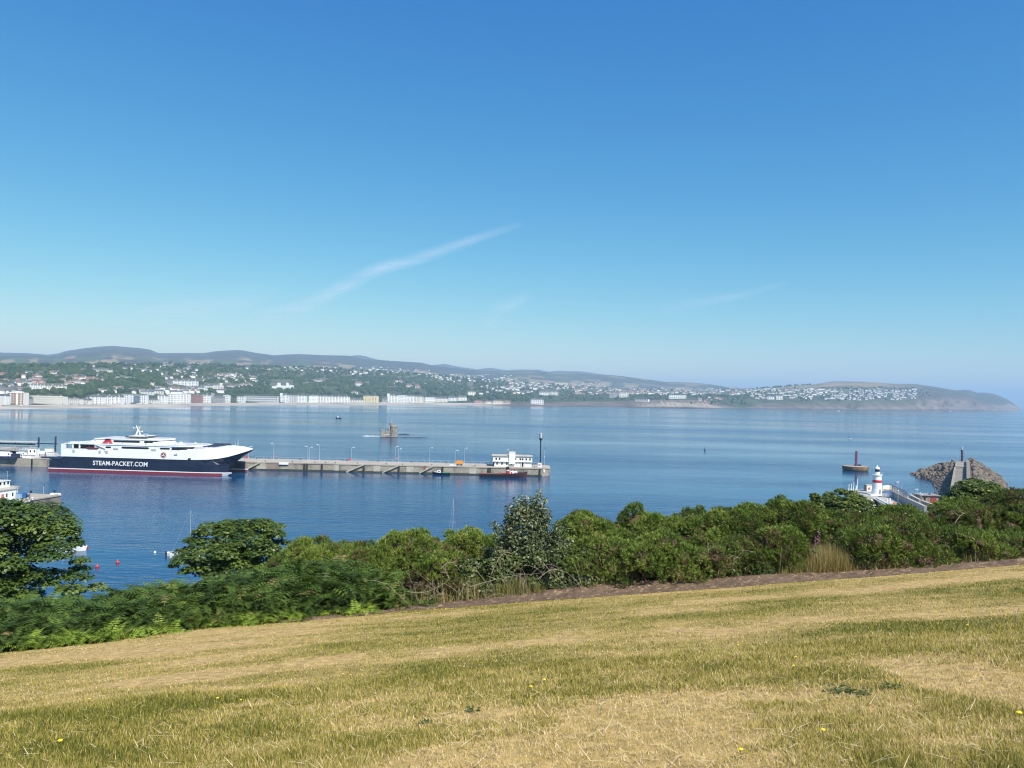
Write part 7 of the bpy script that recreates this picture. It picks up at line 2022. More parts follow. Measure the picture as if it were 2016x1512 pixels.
FERN = leafy('young_fern_fronds', [(0.0, (0.13, 0.20, 0.028)), (0.6, (0.26, 0.36, 0.045)), (1.0, (0.38, 0.45, 0.085))], trans=0.35)
BRAMBLE = leafy('bramble_leaves', [(0.0, (0.03, 0.05, 0.014)), (0.6, (0.085, 0.115, 0.03)), (0.92, (0.16, 0.185, 0.055)), (1.0, (0.36, 0.34, 0.22))], trans=0.2, rough=0.45)
HAY = leafy('seeding_grass', [(0.0, (0.13, 0.16, 0.035)), (0.5, (0.30, 0.26, 0.08)), (1.0, (0.50, 0.38, 0.16))], trans=0.3)
BARK = paint('bark', (0.105, 0.078, 0.055), 0.9, 0.4, 9, bump=0.02)
TWIG = paint('dead_twig', (0.34, 0.27, 0.20), 0.85, 0.3, 12)
GWOOD = paint('gorse_stem', (0.13, 0.085, 0.055), 0.9, 0.35, 10)

def rdirs(rng, n):
    return unit(rng.normal(size=(n, 3)))
def frames(N, rng):
    """two unit vectors across each normal, turned at random"""
    r = rdirs(rng, len(N))
    A = unit(np.cross(N, r)); B = np.cross(N, A)
    return A, B
def leaf_cards(C, N, size, aspect, tint, rng, fold=0.18):
    """leaves as two-sided folded diamonds (4 corners: stalk, side, tip, side)"""
    n = len(C); A, B = frames(N, rng)
    s = (size * rng.uniform(0.65, 1.25, n))[:, None]
    V = np.empty((n, 4, 3))
    V[:, 0] = C - A * s * 0.5
    V[:, 1] = C + B * s * 0.5 * aspect + N * s * fold + A * s * 0.06
    V[:, 2] = C + A * s * 0.5 - N * s * fold * 0.5
    V[:, 3] = C - B * s * 0.5 * aspect + N * s * fold + A * s * 0.06
    T = np.arange(n * 4).reshape(-1, 4)
    return V.reshape(-1, 3), T, np.repeat(tint, 4)
def sprigs(C, D, rng, tint, k=7, ln=0.12, wd=0.03, spread=0.75):
    """tufts of spiky needles: k thin triangles from each point along D"""
    n = len(C)
    C2 = np.repeat(C, k, 0); D2 = np.repeat(D, k, 0)
    d = unit(D2 + spread * rdirs(rng, n * k))
    l = (ln * rng.uniform(0.6, 1.3, n * k))[:, None]
    A, _ = frames(d, rng)
    b = C2 + D2 * (l * rng.uniform(-0.3, 0.5, n * k)[:, None])
    w2 = (wd * rng.uniform(0.6, 1.2, n * k) / 2)[:, None]
    V = np.empty((n * k, 3, 3))
    V[:, 0] = b - A * w2; V[:, 1] = b + A * w2; V[:, 2] = b + d * l
    tt = np.clip(np.repeat(tint, k) + rng.normal(0, 0.05, n * k), 0, 1)
    return V.reshape(-1, 3), np.arange(n * k * 3).reshape(-1, 3), np.repeat(tt, 3)
def lobe_points(lobes, n, rng, lo=0.82, hi=1.05, down=-0.55):
    """points over the outside of a heap of ellipsoids, with outward directions and the lobe each belongs to"""
    L = np.array(lobes, float)
    p = L[:, 3] * L[:, 4] + L[:, 4] * L[:, 5] + L[:, 3] * L[:, 5]
    idx = rng.choice(len(L), n * 2, p=p / p.sum())
    d = rdirs(rng, n * 2)
    keep = d[:, 2] > down
    idx, d = idx[keep], d[keep]
    r = rng.uniform(lo, hi, len(d))[:, None]
    P = L[idx, :3] + d * L[idx, 3:6] * r
    ok = np.ones(len(P), bool)
    for j in range(len(L)):
        q = (P - L[j, :3]) / L[j, 3:6]
        ok &= ~(((q ** 2).sum(1) < 0.62) & (idx != j))
    P, d, idx = P[ok][:n], d[ok][:n], idx[ok][:n]
    return P, unit(d / L[idx, 3:6]), idx
def limb(mb, p, q, r0, r1, rng, n=5, wob=0.12, sides=6):
    p, q = np.array(p, float), np.array(q, float)
    L = np.linalg.norm(q - p)
    pts = [p + (q - p) * t + (rng.normal(0, wob * L * 0.25, 3) if 0 < t < 1 else 0) for t in np.linspace(0, 1, n)]
    mb.tube(pts, list(np.linspace(r0, r1, n)), sides)

def spot(px, ytop, Y, sink=0.0):
    """foot of a plant whose top shows at pixel (px, ytop) and stands at depth Y; and its height"""
    t = at_depth(px, ytop, Y)
    z = float(gz(t.x, Y)) - sink
    return Vector((t.x, Y, z)), max(0.5, t.z - z)

def fit(P, x0, x1, ztop):
    """stretch a plant so that it fills its width and height"""
    lo, hi = np.percentile(P[:, 0], 1), np.percentile(P[:, 0], 99)
    P[:, 0] = x0 + (P[:, 0] - lo) * (x1 - x0) / (hi - lo)
    z = np.percentile(P[:, 2], 99.5); P[:, 2] *= ztop / z
def gorse(px, ytop, wpx, back, label, seed, brown=0.1, dens=1.0, light=0.0):
    rng = np.random.default_rng(seed)
    X = at_depth(px, ytop, 22).x
    Y = float(edge_y(X)) + back
    loc, h = spot(px, ytop, Y)
    wd = wpx * Y / F * 1.18
    dp = min(wd * 0.75, 2.6)
    root = thing('gorse_bush', label, 'gorse bush', loc, 0, 'gorse bushes of the clifftop hedge')
    lobes = []
    n = int(12 + 6 * wd / 2.5)
    for i in range(n):
        u = rng.uniform(-1, 1); v = rng.uniform(-1, 0.7); t = rng.uniform(0.12, 0.8)
        k = math.sqrt(max(0.05, 1 - 0.55 * u * u - 0.2 * v * v))
        r = rng.uniform(0.22, 0.36) * min(wd, h)
        cz = t * h * k
        cz = min(cz, h - r * 0.95)
        lobes.append((u * wd * 0.42, v * dp * 0.4, max(cz, r * 0.5), r * 1.15, r * 1.05, r * rng.uniform(0.8, 1.05)))
    lobes.append((rng.uniform(-.15, .15) * wd, 0, h - 0.24 * h, 0.27 * wd, 0.3 * dp, 0.24 * h))
    # every lobe is itself a heap of small cushions of shoots
    cush, lob = [], []
    C0, D0_, i0 = lobe_points(lobes, int(60 * wd * h) + 60, rng, .86, 1.0)
    for p_, d_, k_ in zip(C0, D0_, i0):
        r_ = rng.uniform(.13, .26)
        cush.append((p_[0], p_[1], max(p_[2], r_ * .6), r_ * 1.1, r_ * 1.1, r_)); lob.append(k_)
    lob = np.array(lob)
    ns = int(5200 * wd * h * dens / 2.6) + 1500
    P, D, idx = lobe_points(cush, ns, rng, .7, 1.05, -.45)
    fit(P, -wd / 2, wd / 2, h)
    P[:, 2] = np.maximum(P[:, 2], 0.03)
    lb = rng.uniform(-.14, .14, len(lobes)); cb = rng.normal(0, .10, len(cush)); br = (rng.random(len(cush)) < brown * .45) | (rng.random(len(lobes)) < brown * .22)[lob]
    cl = fbm(P[:, 0] * 1.6 + seed, P[:, 2] * 1.6 + P[:, 1], seed, 3)
    tint = np.clip(0.52 + lb[lob[idx]] + cb[idx] + 0.6 * (cl - 0.5) + rng.normal(0, 0.09, len(P)) + light * 1.5, 0.2, 1)
    dead = br[idx]
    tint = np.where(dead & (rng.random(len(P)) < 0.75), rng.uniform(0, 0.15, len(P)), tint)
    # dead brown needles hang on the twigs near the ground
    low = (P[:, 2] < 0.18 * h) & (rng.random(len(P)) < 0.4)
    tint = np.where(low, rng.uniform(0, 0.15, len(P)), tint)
    up = unit(D + np.array([0, 0, 0.55]))
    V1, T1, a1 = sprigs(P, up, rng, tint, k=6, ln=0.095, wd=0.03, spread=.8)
    iv, it = ico(2)
    VV, TT, AA = [V1], [T1], [a1]; off_ = len(V1)
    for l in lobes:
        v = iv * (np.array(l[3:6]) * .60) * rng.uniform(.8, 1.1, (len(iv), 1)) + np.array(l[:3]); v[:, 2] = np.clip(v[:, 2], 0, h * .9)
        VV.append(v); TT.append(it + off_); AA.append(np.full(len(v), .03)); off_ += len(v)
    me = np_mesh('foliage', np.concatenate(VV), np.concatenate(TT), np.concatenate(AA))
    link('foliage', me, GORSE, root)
    mb = MB()
    for i in range(9):
        a = lobes[rng.integers(len(lobes))]
        limb(mb, (rng.uniform(-.2, .2) * wd, rng.uniform(-.2, .2), 0), (a[0], a[1], a[2]), 0.03, 0.01, rng, sides=4)
    for i in range(int(2 * wd)):
        x = rng.uniform(-.5, .5) * wd; y = -dp * rng.uniform(.2, .5)
        limb(mb, (x, y, 0), (x + rng.uniform(-.5, .5), y + rng.uniform(-.2, .2), rng.uniform(.3, .75) * h), 0.013, 0.005, rng, sides=4)
    mb.build('stem', GWOOD, root)
    return root

# px, y of the top, width in px, metres behind the lawn edge, brown share, label
GORSES = [
 (885, 1085, 130, 2.0, .28, 0.0, 'low gorse bush with straw-brown tips beside the grey-leaved shrub, near the pale mast'),
 (1205, 1062, 140, 1.7, .28, 0.0, 'gorse bush with dark hollows and rusty brown patches, just past the grey-leaved shrub'),
 (1315, 1050, 150, 1.6, .08, .06, 'broad fresh green gorse bush at the soil edge below the open sea'),
 (1435, 1060, 130, 1.7, .22, 0.0, 'gorse bush threaded with bramble stems at the middle of the soil strip'),
 (1530, 1040, 110, 1.7, .34, -.04, 'half brown gorse bush next to the pink foxgloves'),
 (1745, 1025, 160, 1.8, .26, -.06, 'dark rounded gorse bush beside the tan grass clump'),
 (1880, 1042, 150, 1.8, .10, -.08, 'dark green gorse bush with yellow-flecked base near the torn turf edge'),
 (2000, 1052, 140, 2.0, .12, -.08, 'dark gorse bush standing at the frame edge in front of the high gorse'),
 (610, 1066, 150, 4.2, .12, 0.0, 'gorse bush with yellow tips rising behind the bracken beside the round sycamore'),
 (720, 1070, 140, 3.8, .08, .05, 'light green gorse bush on the skyline just above the bracken'),
 (825, 1050, 140, 4.0, .06, .05, 'gorse bush with one rusty tip at the foot of the pale mast'),
 (935, 1046, 110, 4.2, .08, .05, 'gorse bush crowding in behind the grey-leaved shrub'),
 (1165, 1016, 130, 4.4, .12, .06, 'tall sunlit gorse bush behind the grey-leaved shrub, against the sea'),
 (1255, 998, 130, 4.6, .06, .04, 'gorse bush with a raised leafy knob on the skyline of the hedge'),
 (1365, 1006, 140, 4.8, .14, 0.0, 'gorse bush with a brownish top on the hedge skyline under the open sea'),
 (1465, 997, 130, 5.0, .06, -.02, 'dark green gorse bush with small upright shoots on the hedge skyline'),
 (1567, 987, 105, 5.4, .30, -.06, 'domed dark olive gorse bush next to the bright leaved tree by the lighthouse'),
 (1665, 1012, 150, 5.2, .12, -.05, 'gorse bush just below the bright leaved tree by the lighthouse'),
 (1780, 998, 150, 6.0, .12, -.05, 'gorse bush hiding the foot of the grey pier wall'),
 (1890, 985, 160, 6.5, .16, -.06, 'dark gorse bush beneath the round tree in front of the rock breakwater'),
 (665, 1072, 130, 5.0, .06, .04, 'sunlit gorse bush filling the skyline between the round sycamore and the light green one'),
 (772, 1064, 120, 5.0, .05, .03, 'gorse bush between the light green one and the one with a rusty tip'),
 (880, 1052, 110, 5.0, .08, .02, 'gorse bush on the skyline right behind the pale mast foot'),
 (2000, 968, 150, 7.0, .20, -.08, 'highest dark gorse bush on the skyline past the rock breakwater'),
]
for i, (px, yt, wp, bk, br, li, lab) in enumerate(GORSES):
    gorse(px, yt, wp, bk, lab, 100 + i, br, light=li)

def tree(name, label, cat, px, ytop, wpx, hpx, Y, seed, mat, leaf=0.17, nleaf=9000, lobes=None, sink=0.3, aspect=0.95, layered=True, yellow=0.02, shape=None):
    """a broad-leaved tree: trunk and limbs to each clump, leaves in flat layers over the clumps"""
    rng = np.random.default_rng(seed)
    loc, h = spot(px, ytop, Y, sink)
    wd, ch = wpx * Y / F, hpx * Y / F
    root = thing(name, label, cat, loc)
    z0 = h - ch
    if shape is None:
        shape = []
        for i in range(26):
            u = rng.uniform(-1, 1); v = rng.uniform(-1, 1); t = rng.uniform(-1, 1)
            if u * u + v * v * .6 + t * t > 1: continue
            shape.append((u, v, t, rng.uniform(.22, .36)))
    L = []
    for u, v, t, r in shape:
        rr = r * wd * 0.50
        L.append((u * (wd / 2 - rr * .8), v * wd * .38, z0 + ch / 2 + t * (ch / 2 - rr * .5), rr * 1.15, rr * 1.1, rr * .72))
    # pads of foliage on every limb
    pads, plob = [], []
    C0, D0_, i0 = lobe_points(L, len(L) * 13, rng, .72, 1.0, -.5)
    for p_, d_, k_ in zip(C0, D0_, i0):
        r_ = L[k_][3] * rng.uniform(.30, .52)
        pads.append((p_[0], p_[1], p_[2], r_ * 1.25, r_ * 1.15, r_ * .55)); plob.append(k_)
    plob = np.array(plob)
    P, D, pidx = lobe_points(pads, nleaf, rng, 0.45, 1.08, -0.35)
    idx = plob[pidx]
    P[:, 2] -= z0
    fit(P, -wd / 2, wd / 2, ch)
    P[:, 2] += z0
    if layered:
        N = unit(D * 0.55 + np.array([0, -0.12, 0.95]) + 0.38 * rdirs(rng, len(P)))
    else:
        N = unit(D + 0.9 * rdirs(rng, len(P)))
    lb = rng.uniform(-.12, .12, len(L))
    tint = np.clip(0.52 + lb[idx] + rng.normal(0, .1, len(pads))[pidx] + rng.normal(0, 0.15, len(P)), 0, 0.95)
    tint = np.where(rng.random(len(P)) < yellow, 1.0, tint)
    V, T, a = leaf_cards(P, N, leaf, aspect, tint, rng, 0.12)
    link('crown', np_mesh('crown', V, T, a, k=4), mat, root)
    mb = MB()
    fork = np.array([0, 0, max(0.3, z0 * 0.9)])
    limb(mb, (0, 0, -0.3), fork, 0.03 * h + .05, 0.022 * h + .03, rng, 6, .06, 9)
    for l in L:
        limb(mb, fork + rng.normal(0, .05, 3), (l[0], l[1], l[2]), 0.012 * h + .015, 0.012, rng, 5, .15, 5)
    mb.build('trunk', BARK, root, smooth=True)
    return root
tree('sycamore', 'large dark sycamore tree rising over the bracken in front of the stone jetty', 'tree', -8, 986, 370, 250, 28, 11, SYCAMORE, 0.128, 66000, sink=1.0, yellow=.006, shape=[
    (-.2, 0, .78, .34), (-.05, .2, .62, .36), (.22, 0, .44, .30), (.45, 0, .16, .24), (.66, -.1, .02, .20), (.3, -.2, .18, .3), (0, -.3, .25, .36), (-.35, -.1, .4, .4), (-.7, 0, .5, .4),
    (-.9, .2, .2, .4), (-.5, -.3, -.05, .4), (-.1, -.4, -.12, .36), (.2, -.3, -.22, .27), (.62, 0, -.3, .2), (.82, -.1, -.48, .2), (.9, .1, -.62, .14), (.55, -.3, -.55, .26), (.2, -.1, -.6, .28),
    (-.2, 0, -.6, .34), (-.6, 0, -.6, .38), (-.9, 0, -.4, .4)])
tree('sycamore', 'rounded dark sycamore tree with glossy leaves beside the white motor boat', 'tree', 458, 1022, 200, 125, 34, 12, SYCAMORE, 0.13, 30000, sink=1.0, yellow=.008, shape=[
    (.78, 0, .6, .3), (.5, 0, .72, .3), (.2, .1, .62, .28), (-.1, 0, .55, .28), (-.38, 0, .4, .28), (-.55, 0, .1, .26), (-.8, 0, -.25, .2), (-.82, -.2, -.62, .24), (-.5, -.2, -.5, .34),
    (-.1, -.3, -.1, .36), (.3, -.3, .1, .36), (.65, -.2, .1, .34), (.85, 0, .2, .26), (.5, -.1, -.4, .38), (.1, -.2, -.6, .38), (-.3, 0, -.85, .3)])
tree('clifftop_tree', 'broad bright-leaved tree top hiding the foot of the lighthouse pier', 'tree', 1662, 965, 112, 70, 38, 13, IVYLEAF, 0.125, 19000, sink=1.0, yellow=.05, shape=[
    (-.65, 0, .3, .34), (-.3, 0, .62, .36), (.05, 0, .66, .36), (.4, 0, .62, .34), (.7, 0, .2, .34), (.9, 0, -.3, .3), (.3, -.3, 0, .5), (-.3, -.3, -.1, .5), (-.85, 0, -.3, .36), (.6, -.2, -.6, .45), (-.4, -.2, -.7, .5)])
tree('clifftop_tree', 'narrow leafy tree top between the domed gorse and the bright-leaved tree', 'tree', 1605, 972, 30, 40, 36, 14, IVYLEAF, 0.12, 3600, sink=1.0, yellow=.04, shape=[
    (-.1, 0, .6, .5), (.2, 0, .1, .6), (-.3, 0, -.2, .6), (.3, 0, -.6, .7), (-.2, 0, -.7, .7)])
tree('clifftop_tree', 'rounded bright-leaved tree top in front of the rock breakwater', 'tree', 1917, 944, 116, 62, 36, 15, IVYLEAF, 0.12, 19000, sink=1.0, yellow=.04, shape=[
    (-.7, 0, -.2, .36), (-.4, 0, .35, .36), (-.05, 0, .66, .36), (.3, 0, .5, .36), (.6, 0, .15, .36), (.85, 0, -.35, .32), (0, -.3, 0, .55), (-.4, -.3, -.5, .5), (.4, -.3, -.5, .5), (-.9, 0, -.6, .32), (0, -.3, -.8, .5)])

def grey_shrub():
    rng = np.random.default_rng(31)
    X = at_depth(1035, 950, 22).x
    Y = float(edge_y(X)) + 2.4
    loc, h = spot(1038, 957, Y)
    k = Y / F
    root = thing('willow_shrub', 'tall grey-leaved shrub with pale shoots standing above the hedge', 'shrub', loc)
    mb = MB(); tips = []
    for i in range(34):
        a = rng.uniform(-1, 1)
        r = rng.uniform(.45, 1.0) if abs(a) < .6 else rng.uniform(.35, .78)
        tip = np.array([a * 82 * k + rng.normal(0, .05) + .12, rng.uniform(-.5, .5), h * r * (1 - .18 * abs(a))])
        b = np.array([a * .28 + .1, rng.uniform(-.15, .15), 0])
        mid = (b + tip) / 2 + np.array([a * .10, 0, .1])
        pts = [b, b * .6 + mid * .4, mid, mid * .4 + tip * .6, tip]
        mb.tube(pts, [.024, .02, .015, .010, .005], 5)
        tips.append(pts)
    mb.build('stem', BARK, root)
    C, N, sz = [], [], []
    for pts in tips:
        for t in np.linspace(.22, 1, 80):
            j = min(int(t * 4), 3); f = t * 4 - j
            p = pts[j] * (1 - f) + pts[j + 1] * f
            nn = 3 if rng.random() < 1 - .5 * t else 2
            for q in range(nn):
                off = rng.normal(0, (.19 * (1.1 - t) + .035), 3); off[2] *= .7
                C.append(p + off); N.append(unit(off + np.array([0, -.25, .55]) + rng.normal(0, .5, 3)))
                sz.append(.12 if t < .85 else .085)
    L = [(0.0, 0, h * .45, 56 * k, .5, h * .30), (-.1, 0, h * .70, 38 * k, .4, h * .2), (.25, 0, h * .28, 66 * k, .5, h * .24)]
    P, D, _ = lobe_points(L, 4200, rng, .5, 1.1)
    C = np.concatenate([np.array(C), P]); N = np.concatenate([np.array(N), unit(D + .8 * rdirs(rng, len(P)) + [0, 0, .3])])
    tint = np.clip(rng.normal(.5, .2, len(C)) + .22 * sstep(.6 * h, h, C[:, 2]), 0, 1)
    V, T, a = leaf_cards(C, N, .125, .45, tint, rng, .1)
    link('foliage', np_mesh('foliage', V, T, a, k=4), WILLOW, root)
grey_shrub()

# ---- bracken
def frond_template(rng, npair=9, droop=0.9):
    """one frond, unit long: stalk leaving its stem and arching over, with pairs of narrow hanging leaflets"""
    V, T = [], []
    def pt(t):
        a = 0.55 + droop * 1.5 * t
        return np.array([t * math.sin(a) * .95, 0, t * math.cos(a) + .12 * t])
    for i in range(npair):
        t = 0.16 + 0.84 * i / (npair - 1)
        p = pt(t); d = unit(pt(t + .02) - pt(t - .02))
        ln = (0.34 * (1 - ((t - .16) / .86) ** 1.3) + .015)
        for s in (-1, 1):
            tip = p + np.array([0, s * ln, -0.30 * ln]) + d * ln * .30 + rng.normal(0, .012, 3)
            wv = d * (.022 + .075 * ln)
            b = len(V); mid = p * .6 + tip * .4 + np.array([0, 0, .012])
            V += [p, mid - wv, tip, mid + wv]
            T += [(b, b + 1, b + 3), (b + 1, b + 2, b + 3)]
    for i in range(4):
        p, q = pt(i / 4), pt((i + 1) / 4); b = len(V)
        V += [p + [0, .009, 0], p - [0, .009, 0], q - [0, .006, 0], q + [0, .006, 0]]
        T += [(b, b + 1, b + 2), (b, b + 2, b + 3)]
    return np.array(V), np.array(T)
def place_fronds(P, size, az, lean, tint, rng):
    tv = [frond_template(rng, 9, dr) for dr in (.45, .75, 1.05)]
    VV, TT, AA, off = [], [], [], 0
    pick = rng.integers(0, 3, len(P))
    for j, (v, t) in enumerate(tv):
        k = np.where(pick == j)[0]
        if not len(k): continue
        ca, sa = np.cos(az[k]), np.sin(az[k]); cl, sn = np.cos(lean[k]), np.sin(lean[k])
        x = v[None, :, 0] * cl[:, None] + v[None, :, 2] * sn[:, None]
        z = -v[None, :, 0] * sn[:, None] + v[None, :, 2] * cl[:, None]
        y = np.repeat(v[None, :, 1], len(k), 0)
        X = x * ca[:, None] - y * sa[:, None]; Yy = x * sa[:, None] + y * ca[:, None]
        Q = np.stack([X, Yy, z], -1) * size[k][:, None, None] + P[k][:, None, :]
        VV.append(Q.reshape(-1, 3)); n = len(v)
        TT.append((t[None] + (np.arange(len(k)) * n)[:, None, None]).reshape(-1, 3) + off)
        AA.append(np.repeat(tint[k], n)); off += len(k) * n
    return np.concatenate(VV), np.concatenate(TT), np.concatenate(AA)
# y of the bracken's top against px
BRTOP = [(-300, 1165), (0, 1178), (120, 1176), (200, 1168), (250, 1158), (330, 1140), (400, 1136), (480, 1122), (560, 1105), (640, 1098), (720, 1112), (780, 1125), (840, 1150), (880, 1175)]
def make_bracken():
    rng = np.random.default_rng(8)
    n = 2600
    px = rng.uniform(-200, 870, n)
    x0 = np.array([hit_lawn(p, np.interp(p, [b[0] for b in BPIX], [b[1] for b in BPIX])).x for p in px])
    back = rng.uniform(0.0, 1, n) ** 0.9 * 4.4 + .12
    y = edge_y(x0) + back
    x = x0 * y / edge_y(x0)
    z = gz(x, y)
    yt = np.interp(px, [b[0] for b in BRTOP], [b[1] for b in BRTOP]) + 14 * (fbm(px / 40, px * 0, 4) - .5) * 2
    top = np.array([at_depth(a, b, c).z for a, b, c in zip(px, yt, y)])
    f = sstep(0.0, 2.4, back) * .5 + .5
    hgt = np.clip((top - z) * f, .35, 2.0) * rng.uniform(.75, 1.04, n)
    hgt = np.where(back < .6, hgt * rng.uniform(.45, .9, n), hgt)
    keep = rng.random(n) < np.where(px > 780, (870 - px) / 90, 1)
    x, y, z, hgt = x[keep], y[keep], z[keep], hgt[keep]
    n = len(x)
    base_t = np.clip(.5 + 1.0 * (fbm(x * 1.1, y * 1.1, 6) - .5) + rng.normal(0, .12, n), 0, .95)
    P, S, AZ, LE, TI = [], [], [], [], []
    a0 = rng.uniform(-np.pi, np.pi, n)
    for k in range(5):
        lift = hgt * (rng.uniform(.25, .95, n) if k else .92)
        sz = np.clip(hgt * .62, .30, .78) * rng.uniform(.7, 1.25, n)
        a_ = a0 + k * 2.4 + rng.normal(0, .3, n)
        a_ = np.where((rng.random(n) < .45), rng.normal(-np.pi / 2, .8, n), a_)
        P.append(np.stack([x + rng.normal(0, .05, n), y + rng.normal(0, .05, n), z + lift - sz * .25], 1))
        S.append(sz); AZ.append(a_); LE.append(rng.uniform(-.15, .35, n)); TI.append(np.clip(base_t + rng.normal(0, .18, n), 0, 1))
    V, T, a = place_fronds(np.concatenate(P), np.concatenate(S), np.concatenate(AZ), np.concatenate(LE), np.concatenate(TI), rng)
    o = link('bracken', np_mesh('bracken', V, T, a), BRACKEN)
    tag(o, 'thick bed of green bracken along the lawn edge', 'bracken', kind='stuff')
make_bracken()
FERNS = [(15, 1288, .75, 'bright green fern at the lawn corner under the bracken wall'), (95, 1279, .62, 'low bright fern next to the lawn corner fern'),
         (165, 1268, .66, 'bright fern with spreading fronds below the dark bracken'), (235, 1260, .72, 'tallest of the bright ferns below the dark bracken'),
         (300, 1252, .8, 'wide yellow-green fern at the lawn edge below the white motor boat'), (525, 1222, .78, 'bright fern spilling over the soil below the rounded sycamore'),
         (575, 1216, .6, 'small bright fern where the brown soil strip begins'), (620, 1207, .72, 'yellow-green fern on the soil strip before the bracken'),
         (690, 1204, .62, 'low fern at the soil edge below the gorse'), (735, 1197, .75, 'bright fern at the end of the bracken bed on the soil strip'),
         (440, 1232, .6, 'dull green fern low on the lawn edge among ivy')]
for i, (px, yb, s, lab) in enumerate(FERNS):
    rng = np.random.default_rng(700 + i)
    p = hit_lawn(px, yb); p.y = float(edge_y(p.x)) + .25; z = float(gz(p.x, p.y))
    root = thing('fern', lab, 'fern', (p.x, p.y, z), 0, 'bright young ferns along the lawn edge')
    n = 44
    P = np.stack([rng.normal(0, .30, n), rng.normal(0, .13, n), rng.uniform(0, .16, n)], 1)
    V, T, a = place_fronds(P, s * rng.uniform(.42, .8, n), rng.uniform(-np.pi, np.pi, n), rng.uniform(-.3, .3, n), np.clip(rng.normal(.55, .2, n), 0, 1), rng)
    link('frond', np_mesh('frond', V, T, a), FERN, root)

def undergrowth():
    """brambles and ivy low in the hedge"""
    rng = np.random.default_rng(77)
    L = []
    for px in list(np.arange(800, 1200, 26)) + list(np.arange(1210, 1560, 55)) + list(np.arange(1560, 2050, 60)) + list(np.arange(380, 560, 40)):
        q = hit_lawn(px, 1180); x = at_depth(px, 1180, 21).x; y = float(edge_y(x)) + rng.uniform(.9, 1.4)
        z = float(gz(x, y)); big = 1.0 if 800 <= px < 1200 else .55
        if px < 600: big = .35
        r = rng.uniform(.18, .42) * big
        L.append((x, y, z + r * .5, r * 1.3, r * .9, r * 1.2))
        if big == 1.0: L.append((x + .1, y + .5, z + .8, r * 1.2, r, r * 1.1))
    P, D, idx = lobe_points(L, 9500, rng, .6, 1.08)
    N = unit(D + np.array([0, -.2, .5]) + .6 * rdirs(rng, len(P)))
    V, T, a = leaf_cards(P, N, .095, .85, np.clip(rng.normal(.5, .22, len(P)), 0, 1), rng)
    o = link('undergrowth', np_mesh('undergrowth', V, T, a, k=4), BRAMBLE)
    tag(o, 'tangled brambles and ivy low in the hedge', 'undergrowth', kind='stuff')
undergrowth()
def long_grass():
    rng = np.random.default_rng(78)
    S = []
    for px, wx, n, h, dry in [(1665, 48, 2600, .85, .72), (1010, 70, 1500, .6, .35), (1600, 40, 700, .5, .5), (1760, 70, 700, .35, .6), (300, 260, 500, .3, .2), (905, 60, 500, .75, .8), (830, 60, 350, .8, .85), (1950, 90, 500, .3, .6), (1180, 40, 300, .5, .5)]:
        xx = at_depth(px, 1180, 21.5).x; w_ = wx * 21.5 / F
        x = xx + rng.uniform(-1, 1, n) * w_; b = rng.uniform(.25, 1.35, n) ** 1.0
        S.append(np.stack([x, edge_y(x) + .3 + b, np.full(n, h) * rng.uniform(.5, 1.1, n) * np.sqrt(np.clip(1.05 - ((x - xx) / w_) ** 2, 0, 1)), np.full(n, dry)], 1))
    S = np.concatenate(S); n = len(S)
    x, y = S[:, 0], S[:, 1]
    az = rng.uniform(0, 2 * np.pi, n); lean = rng.uniform(.05, .6, n)
    dv = np.stack([np.cos(az) * np.sin(lean), np.sin(az) * np.sin(lean), np.cos(lean)], 1)
    sd = np.stack([-np.sin(az), np.cos(az), 0 * az], 1) * .008
    b = np.stack([x, y, gz(x, y)], 1)
    V = np.empty((n, 3, 3)); V[:, 0] = b - sd; V[:, 1] = b + sd; V[:, 2] = b + dv * S[:, 2][:, None]
    a = np.clip(S[:, 3] + rng.normal(0, .2, n), 0, 1)
    o = link('long_grass', np_mesh('long_grass', V.reshape(-1, 3), np.arange(n * 3).reshape(-1, 3), np.repeat(a, 3)), HAY)
    tag(o, 'tall seeding grass standing along the hedge foot', 'grass', kind='stuff')
long_grass()
def dry_stems():
    """thin dead stalks and bramble canes tangled in front of the hedge"""
    rng = np.random.default_rng(79); mb = MB()
    for i in range(130):
        px = rng.uniform(770, 1190) if i < 100 else rng.uniform(1190, 2000)
        x = at_depth(px, 1170, 21.5).x; y = float(edge_y(x)) + rng.uniform(.45, 1.3); z = float(gz(x, y))
        h = rng.uniform(.2, 1.0) if i < 100 else rng.uniform(.2, .8); dx = rng.normal(0, .6); b = rng.uniform(0, .35)
        pts = [(x + dx * t, y + rng.normal(0, .05), z + h * t + b * math.sin(3.1 * t)) for t in np.linspace(0, 1, 5)]
        mb.tube(pts, [.006, .0055, .005, .004, .002], 4)
    o = mb.build('dry_stalk_tangle', TWIG); tag(o, 'tangle of thin dry stalks along the foot of the hedge', 'dry stalks', kind='stuff')
dry_stems()

# ---- dead stems, foxgloves, dandelions, weeds
def dead_stem(px0, y0, px1, y1, arch, back, lab, seed):
    rng = np.random.default_rng(seed)
    x = at_depth(px0, y0, 21.5).x; Y = float(edge_y(x)) + back
    p, q = at_depth(px0, y0, Y), at_depth(px1, y1, Y + rng.uniform(-.3, .2))
    root_z = float(gz(p.x, p.y))
    mb = MB()
    pts = []
    for t in np.linspace(0, 1, 9):
        a = p * (1 - t) + q * t
        pts.append((a.x + rng.normal(0, .006), a.y, a.z + arch * math.sin(math.pi * t) + rng.normal(0, .006)))
    rr = [.011 - .007 * t for t in np.linspace(0, 1, 9)]
    mb.tube(pts, rr, 5)
    for k in (3, 5, 6):
        b = Vector(pts[k]); mb.bar(b, b + Vector((rng.uniform(-.3, .3), rng.uniform(-.1, .1), rng.uniform(0, .3))), .007, 4, .003)
    o = mb.build('dead_stem', TWIG)
    tag(o, lab, 'dead stem', 'pale dead stems in the hedge')
